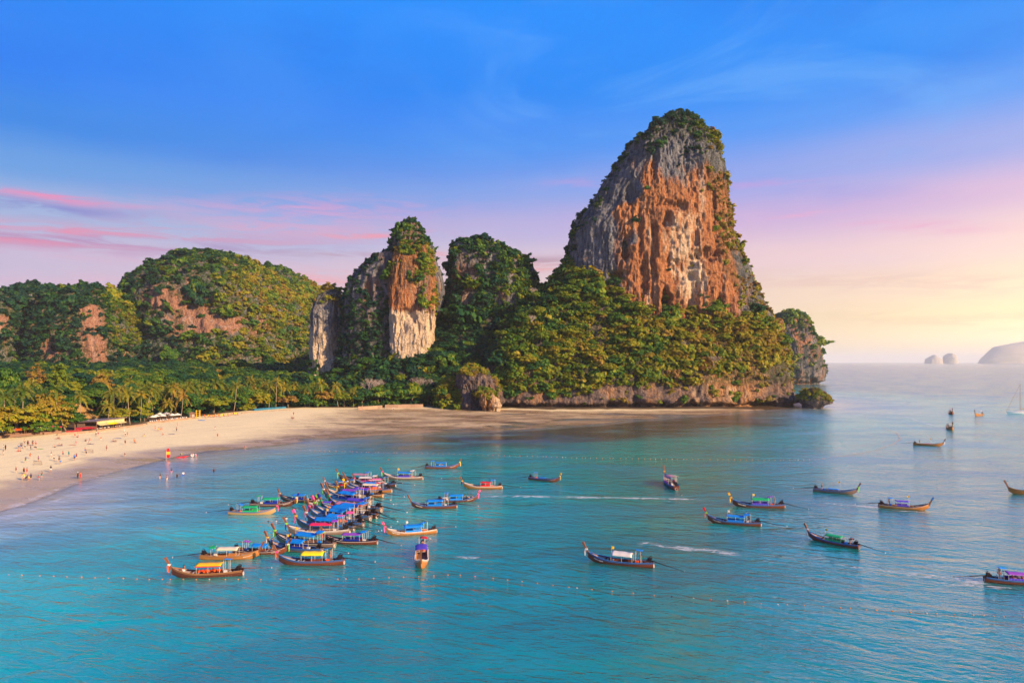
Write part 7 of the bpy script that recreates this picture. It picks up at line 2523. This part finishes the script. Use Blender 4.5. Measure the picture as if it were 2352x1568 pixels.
# goals
for xs, ys, label in ((85.7, 1068, 'small football goal near the left end of the beach'), (205.5, 1040, 'small football goal in the middle of the sand')):
    x, y, z = on_ground(xs, ys)
    t = tag(empty('football_goal', (x, y, z), 0.15), label, 'goal', 'beach football goals')
    fr = MB().tube([(-1, 0, 0), (-1, 0, 1.15), (1, 0, 1.15), (1, 0, 0)], 0.04, 5).tube([(-1, 0, 1.15), (-1, .8, 0), (1, .8, 0), (1, 0, 1.15)], 0.03, 5)
    fr.build('frame', P['rust'], t)
    nb = MB()
    for k in range(9):
        u = -1 + k * .25
        nb.tube([(u, 0, 1.15), (u, .8, 0)], 0.012, 3)
    for k in range(1, 6):
        nb.tube([(-1, .8 * k / 6, 1.15 * (1 - k / 6)), (1, .8 * k / 6, 1.15 * (1 - k / 6))], 0.012, 3)
    o = nb.build('net', P['rust'], t)

# towels
for xs, ys, col, w, label in ((167, 1021.5, 'orange', 2.4, 'bright orange beach towel on the sand'), (271, 1006.4, 'deep_blue', 2.4, 'dark beach mat below the restaurant'), (394, 996.8, 'deep_blue', 2.4, 'dark blue board lying on the sand below the parasols'), (92.5, 1030.8, 'lime', 2.0, 'pale green towel at the left of the beach'),
                             (137, 1023.4, 'deep_blue', 2.2, 'dark towel under the sunbathing pair'), (208, 1019.5, 'deep_blue', 2.2, 'dark towel under the person leaning back'), (133, 1007.5, 'crimson', 2.2, 'red mat in front of the low red fence'), (261, 1014, 'mauve', 2.0, 'dusty pink towel under the two people sitting together')):
    x, y, z = on_ground(xs, ys)
    b = MB()
    vs, fs = [], []
    for i in range(5):
        for j in range(3):
            vs.append((-w / 2 + w * i / 4, -.5 + .5 * j, 0.03 + 0.02 * ((i + j) % 2)))
    for i in range(4):
        for j in range(2):
            a0 = i * 3 + j
            fs.append((a0, a0 + 3, a0 + 4, a0 + 1))
    o = b.add(vs, fs).build('beach_towel', P[col])
    o.location = (x, y, z + 0.04)
    o.rotation_euler = (0, 0, 0.1)
    tag(o, label, 'towel', 'towels and mats on the sand')

# lifeguard flag, kayaks, swimming ring
x, y, z = on_ground(385.5, 1054.5)
t = tag(empty('feather_flag', (x, y, max(z, 0.0)), 0.1), 'red and yellow feather flag standing at the water edge', 'flag')
MB().tube([(-.42, 0, -0.3), (-.42, 0, 1.0), (-.38, 0, 2.4), (0, 0, 3.4)], 0.035, 5).build('pole', P['pole'], t)
for k, (z0_, z1_, col) in enumerate(((0.45, 1.45, 'red'), (1.45, 2.35, 'gold'), (2.35, 3.4, 'red'))):
    vs, fs = [], []
    for i in range(6):
        zz = z0_ + (z1_ - z0_) * i / 5
        hw = 0.70 * math.sqrt(max(0.0, 1 - ((zz - 1.75) / 1.72) ** 2)) + 0.04
        for yy in (0.012, -0.012):
            vs += [(-hw * .62, yy, zz), (hw * .95, yy + 0.04 * math.sin(zz * 3), zz)]
    for i in range(5):
        q = i * 4
        fs += [(q, q + 1, q + 5, q + 4), (q + 2, q + 6, q + 7, q + 3), (q + 1, q + 3, q + 7, q + 5), (q, q + 4, q + 6, q + 2)]
    MB().add(vs, fs).build('flag_panel', P[col], t)


def kayak(label, xs, ys, ang, col, tilt=0.0):
    x, y, z = on_ground(xs, ys)
    t = tag(empty('kayak', (x, y, max(z, 0) + 0.12), ang), label, 'kayak', 'kayaks')
    t.rotation_euler = (0, tilt, ang)
    b = MB()
    pts = [(-2.1 + 4.2 * i / 10, 0, 0.12 * (abs(i - 5) / 5) ** 2) for i in range(11)]
    rad = [0.04 + 0.34 * math.sin(PI * i / 10) ** .7 for i in range(11)]
    b.tube(pts, rad, 10, True)
    o = b.build('hull', P[col], t, True)
    o.scale = (1, 1, 0.55)
    MB().box((0, 0, 0.14), (0.9, 0.4, 0.06)).build('seat', P['black'], t)
    return t


kayak('red kayak in the shallows with a paddler in lime', 418.5, 1050.5, 0.25, 'red', -0.10)
beach_person(415, 1049, 'bend', 'lime', 'black', 'person in lime yellow top handling the red kayak', face=0.3)
kayak('blue kayak drawn up on the sand in front of the kiosk', 463, 965.5, -0.2, 'blue')
x, y, z = on_ground(668, 1051)
rgm = bpy.data.meshes.new('swim_ring')
bm = bmesh.new()
x, y, z = on_ground(*B(672, 700))
for i in range(14):
    for j in range(6):
        a, c = 2 * PI * i / 14, 2 * PI * j / 6
        bm.verts.new(((.42 + .12 * math.cos(c)) * math.cos(a), .12 * math.sin(c), .75 + (.42 + .12 * math.cos(c)) * math.sin(a)))
bm.verts.ensure_lookup_table()
for i in range(14):
    for j in range(6):
        bm.faces.new([bm.verts[q] for q in (i * 6 + j, ((i + 1) % 14) * 6 + j, ((i + 1) % 14) * 6 + (j + 1) % 6, i * 6 + (j + 1) % 6)])
bm.to_mesh(rgm)
bm.free()
o = link('swim_ring', rgm, None, P['white'])
o.location = (x, y - 0.35, max(z, -0.2))
tag(o, 'white swimming ring held by the pair in the shallows', 'swim ring')

# ================================================================= buoys
ME_BUOY = MB().ball((0, 0, 0.05), (0.10, 0.09, 0.07), 8, 5).mesh('buoy', True)
ME_BUOY2 = MB().ball((0, 0, 0.05), (0.13, 0.11, 0.10), 6, 4).mesh('buoy', True)
M_BUOY = paint('yellow_float', srgb(214, 140, 14), 0.6, 0.15)


def buoy_line(label, px, step, me, special=()):
    pts = [np.array(ray(*p)) for p in px]
    # even spacing along the rope
    out, carry = [], 0.0
    for a, b in zip(pts[:-1], pts[1:]):
        L = np.hypot(*(b - a))
        s = carry
        while s < L:
            out.append(a + (b - a) * s / L)
            s += step * random.choice([.55, .9, 1, 1, 1.05, 1.1, 1.35])
        carry = s - L
    t = tag(empty('buoy_line', (out[0][0], out[0][1], 0)), label, 'buoy line')
    o0 = out[0]
    rope = MB()
    rope.tube([(q[0] - o0[0], q[1] - o0[1], -0.004) for q in out], 0.014, 4, False)
    rope.build('rope', P['rust'], t)
    for i, q in enumerate(out):
        o = link('buoy', me, t, P['black'] if i in special else random.choice([M_BUOY] * 9 + [P['orange'], P['cream']]))
        o.location = (q[0] - o0[0], q[1] - o0[1], random.uniform(-.07, -.01))
    return len(out)


nb1 = buoy_line('near line of yellow buoys crossing the water below the boats', [(-20, 1318), (341, 1330), (600, 1330), (823, 1329), (948, 1324), (1042, 1319), (1096, 1324), (1172, 1332), (1290, 1346), (1400, 1357), (1481, 1364.6), (1572, 1371.4), (1662, 1379), (1753, 1385.7), (1851, 1390), (1920, 1394), (2025, 1402), (2127, 1407.6), (2237, 1412), (2420, 1421)], 2.0, ME_BUOY, (24, 47))
nb2 = buoy_line('far line of small yellow buoys before the headland, hooking back at its right end', [(690, 1033), (861, 1038.7), (1057, 1043), (1320, 1050.6), (1500, 1053.5), (1665, 1055), (1780, 1056), (1873, 1055), (1950, 1045), (2010, 1034), (2050, 1020), (2068, 1008), (2060, 994), (2027, 981.5)], 1.75, ME_BUOY2)

# ================================================================= yacht
Yb = 395.0
xb = lambda s: (s - CX_S) / F_S * Yb
t = tag(empty('sailing_yacht', (xb(2313), Yb, 0), -0.12), 'white sailing yacht with bare mast at the right edge of the picture', 'yacht')
V, F = [], []
for i in range(13):
    u = i / 12
    x = 14.0 * u
    b_ = 1.95 * math.sin(PI * min(u * .62 + .02, .5) ** 0.85 * 1.0) * (1 if u < .75 else 1 - .25 * (u - .75) * 2)
    b_ = 2.0 * (1 - (1 - min(u / .6, 1)) ** 2.0) * (1 - .25 * max(0, u - .7) / .3) + 0.05
    sh = 1.45 - 0.35 * u
    xx = x - 0.9 * (1 - u) ** 4
    V += [(x, 0, -.5), (x, -b_ * .7, -.25), (x, -b_ * .95, .4), (xx, -b_, sh), (xx, b_, sh), (x, b_ * .95, .4), (x, b_ * .7, -.25)]
for i in range(12):
    for j in range(7):
        a, c = i * 7 + j, i * 7 + (j + 1) % 7
        F.append((a, c, c + 7, a + 7))
F += [tuple(range(6, -1, -1)), tuple(84 + k for k in range(7))]
M_HULLW = paint('yacht_white', (0.72, 0.70, 0.70), 0.35, 0.06)
MB().add(V, F).build('hull', M_HULLW, t)
MB().box((7.6, 0, 1.45), (4.6, 1.7, 0.6)).box((5.2, 0, 1.35), (1.2, 1.4, .4)).build('cabin', M_HULLW, t)
MB().box((7.6, -.86, 1.5), (3.8, .04, .2)).build('window', M_DARK, t)
MB().tube([(7.0, 0, 1.2), (7.0, 0, 17.6)], [0.11, 0.07], 6).build('mast', P['gun_wood'], t)
MB().tube([(7.0, 0, 3.0), (12.2, 0, 2.75)], 0.10, 6).tube([(7.1, 0, 3.16), (12.0, 0, 2.95)], 0.17, 6).build('boom', paint('furled_sail', (0.42, 0.25, 0.10)), t)
MB().tube([(-.4, 0, 1.45), (6.9, 0, 16.9)], 0.07, 5).build('furled_jib', P['gun_wood'], t)
MB().tube([(13.6, 0, 1.2), (7.05, 0, 17.4)], 0.02, 4).build('backstay', P['steel'], t)
for sg in (-1, 1):
    MB().tube([(7.3, sg * 1.8, 1.2), (7.0, sg * .8, 9.6), (7.0, 0, 17.0)], 0.018, 4).build('shroud', P['steel'], t)
MB().box((7.0, 0, 9.6), (.08, 1.7, .06)).build('spreader', P['gun_wood'], t)
MB().tube([(-.7, -.05, 1.4), (-.7, -.4, 2.0), (.6, -.9, 2.0), (.6, -.9, 1.4)], 0.03, 4).tube([(-.7, .05, 1.4), (-.7, .4, 2.0), (.6, .9, 2.0), (.6, .9, 1.4)], 0.03, 4).build('pulpit', P['steel'], t)

# ================================================================= wakes


def foam_mat():
    m, nt, out = new_mat('wake_foam')
    ob = nt.obj()
    dens = nt.attr('foam')
    n = nt.noise(nt.scale(ob, (0.55, 1.2, 1)), 1.0, 7, 0.68, 0.8)
    n2 = nt.noise(nt.scale(ob, (0.12, 0.3, 1)), 1.0, 3, 0.5)
    f = nt.m('ADD', nt.m('MULTIPLY', nt.m('SUBTRACT', n, 0.5), 3.0), nt.m('MULTIPLY', nt.m('SUBTRACT', n2, 0.5), 1.6))
    f = nt.step(nt.m('ADD', f, nt.m('SUBTRACT', dens, 0.62)), -0.15, 0.6)
    f = nt.m('MULTIPLY', nt.m('MULTIPLY', f, nt.step(dens, 0.0, 0.45)), 0.5)
    b = principled(nt, None, (0.80, 0.80, 0.82, 1), 0.75, nt.bump(n, 0.5, 0.1))
    tr = nt.new('ShaderNodeBsdfTransparent')
    mx = nt.new('ShaderNodeMixShader')
    nt.put(mx.inputs[0], f)
    nt.l.new(tr.outputs[0], mx.inputs[1])
    nt.l.new(b.outputs[0], mx.inputs[2])
    nt.l.new(mx.outputs[0], out.inputs[0])
    return m


M_FOAM = foam_mat()


def wake(label, px, w0, w1, d0, d1):
    """strip of foam lying on the water; widths in metres, densities 0..1 from its head to its tail"""
    pts = np.array([ray(*p) for p in px])
    seg = np.r_[0, np.cumsum(np.hypot(*np.diff(pts, axis=0).T))]
    u = np.linspace(0, seg[-1], max(12, int(seg[-1] / 1.5)))
    q = np.c_[np.interp(u, seg, pts[:, 0]), np.interp(u, seg, pts[:, 1])]
    for _ in range(3):
        q[1:-1] = (q[:-2] + q[1:-1] * 2 + q[2:]) / 4
    tn = np.gradient(q, axis=0)
    tn /= np.linalg.norm(tn, axis=1, keepdims=True)
    nn = np.c_[-tn[:, 1], tn[:, 0]]
    V, D = [], []
    m = 7
    for i in range(len(q)):
        t = i / (len(q) - 1)
        w = w0 + (w1 - w0) * t ** .7
        dd = (d0 + (d1 - d0) * t) * min(1, (1 - t) * 6) * min(1, .3 + t * 12)
        for j in range(m):
            s = -1 + 2 * j / (m - 1)
            p = q[i] + nn[i] * s * w
            V.append((p[0], p[1], 0.035 + 0.03 * (1 - s * s)))
            D.append(dd * (1 - s * s) ** .6)
    me = np_mesh('wake', np.array(V), grid_faces(len(q), m), True, {'foam': np.array(D)})
    o = link('wake', me, None, M_FOAM)
    tag(o, label, kind='stuff')


wake('long thin wake crossing the middle of the bay', [(1095, 1141), (1160, 1139), (1260, 1141), (1400, 1143), (1520, 1145), (1660, 1149)], 1.6, 1.3, 0.95, 0.9)
wake('broken wake left of the boat with striped prow ribbons', [(1460, 1247), (1520, 1252), (1600, 1262), (1680, 1272), (1740, 1281)], 1.6, 2.2, 0.9, 0.7)
wake('wake behind the violet roofed boat in the sunlit water', [(2035, 1168), (1990, 1163), (1930, 1158), (1860, 1152), (1790, 1147)], 1.2, 2.4, 0.95, 0.4)
wake('bow wave along the violet roofed boat', [(2130, 1176), (2085, 1174.5), (2030, 1171)], 0.5, 0.7, 0.95, 0.8)
wake('wake of the purple roofed boat at the lower right', [(2275, 1340), (2215, 1334), (2140, 1324), (2040, 1312), (1960, 1300), (1870, 1282)], 1.0, 2.8, 1.0, 0.5)
wake('second wave of foam beside the purple roofed boat', [(2330, 1352), (2270, 1349), (2200, 1344), (2120, 1334)], 0.7, 1.4, 0.85, 0.5)
wake('curving wake of the far boat in the glare', [(2180, 985), (2150, 979), (2115, 969), (2080, 957), (2055, 945), (2058, 935), (2090, 924), (2130, 916)], 1.0, 3.5, 0.95, 0.35)
wake('wake behind the boat with passengers', [(1010, 1155.5), (970, 1156.5), (920, 1157), (880, 1158)], 0.8, 1.5, 0.95, 0.6)
wake('patch of churned foam right of the boat seen bow on', [(1040, 1276), (1060, 1279), (1085, 1281), (1110, 1283)], 1.2, 1.2, 0.5, 0.4)
wake('faint wake left of the boat seen from astern', [(1520, 1150), (1590, 1155), (1660, 1160), (1690, 1163)], 0.8, 0.8, 0.5, 0.4)
wake('thin line of foam where the sea meets the beach at the left', [(-20, 1178), (30, 1163), (60, 1153), (110, 1133), (170, 1110), (250, 1087), (330, 1066), (410, 1047)], 2.4, 0.8, 0.85, 0.6)
wake('second pale line of wash a few metres out from the left beach', [(-20, 1200), (60, 1178), (130, 1148), (200, 1122), (290, 1096), (380, 1072)], 1.6, 0.8, 0.6, 0.45)
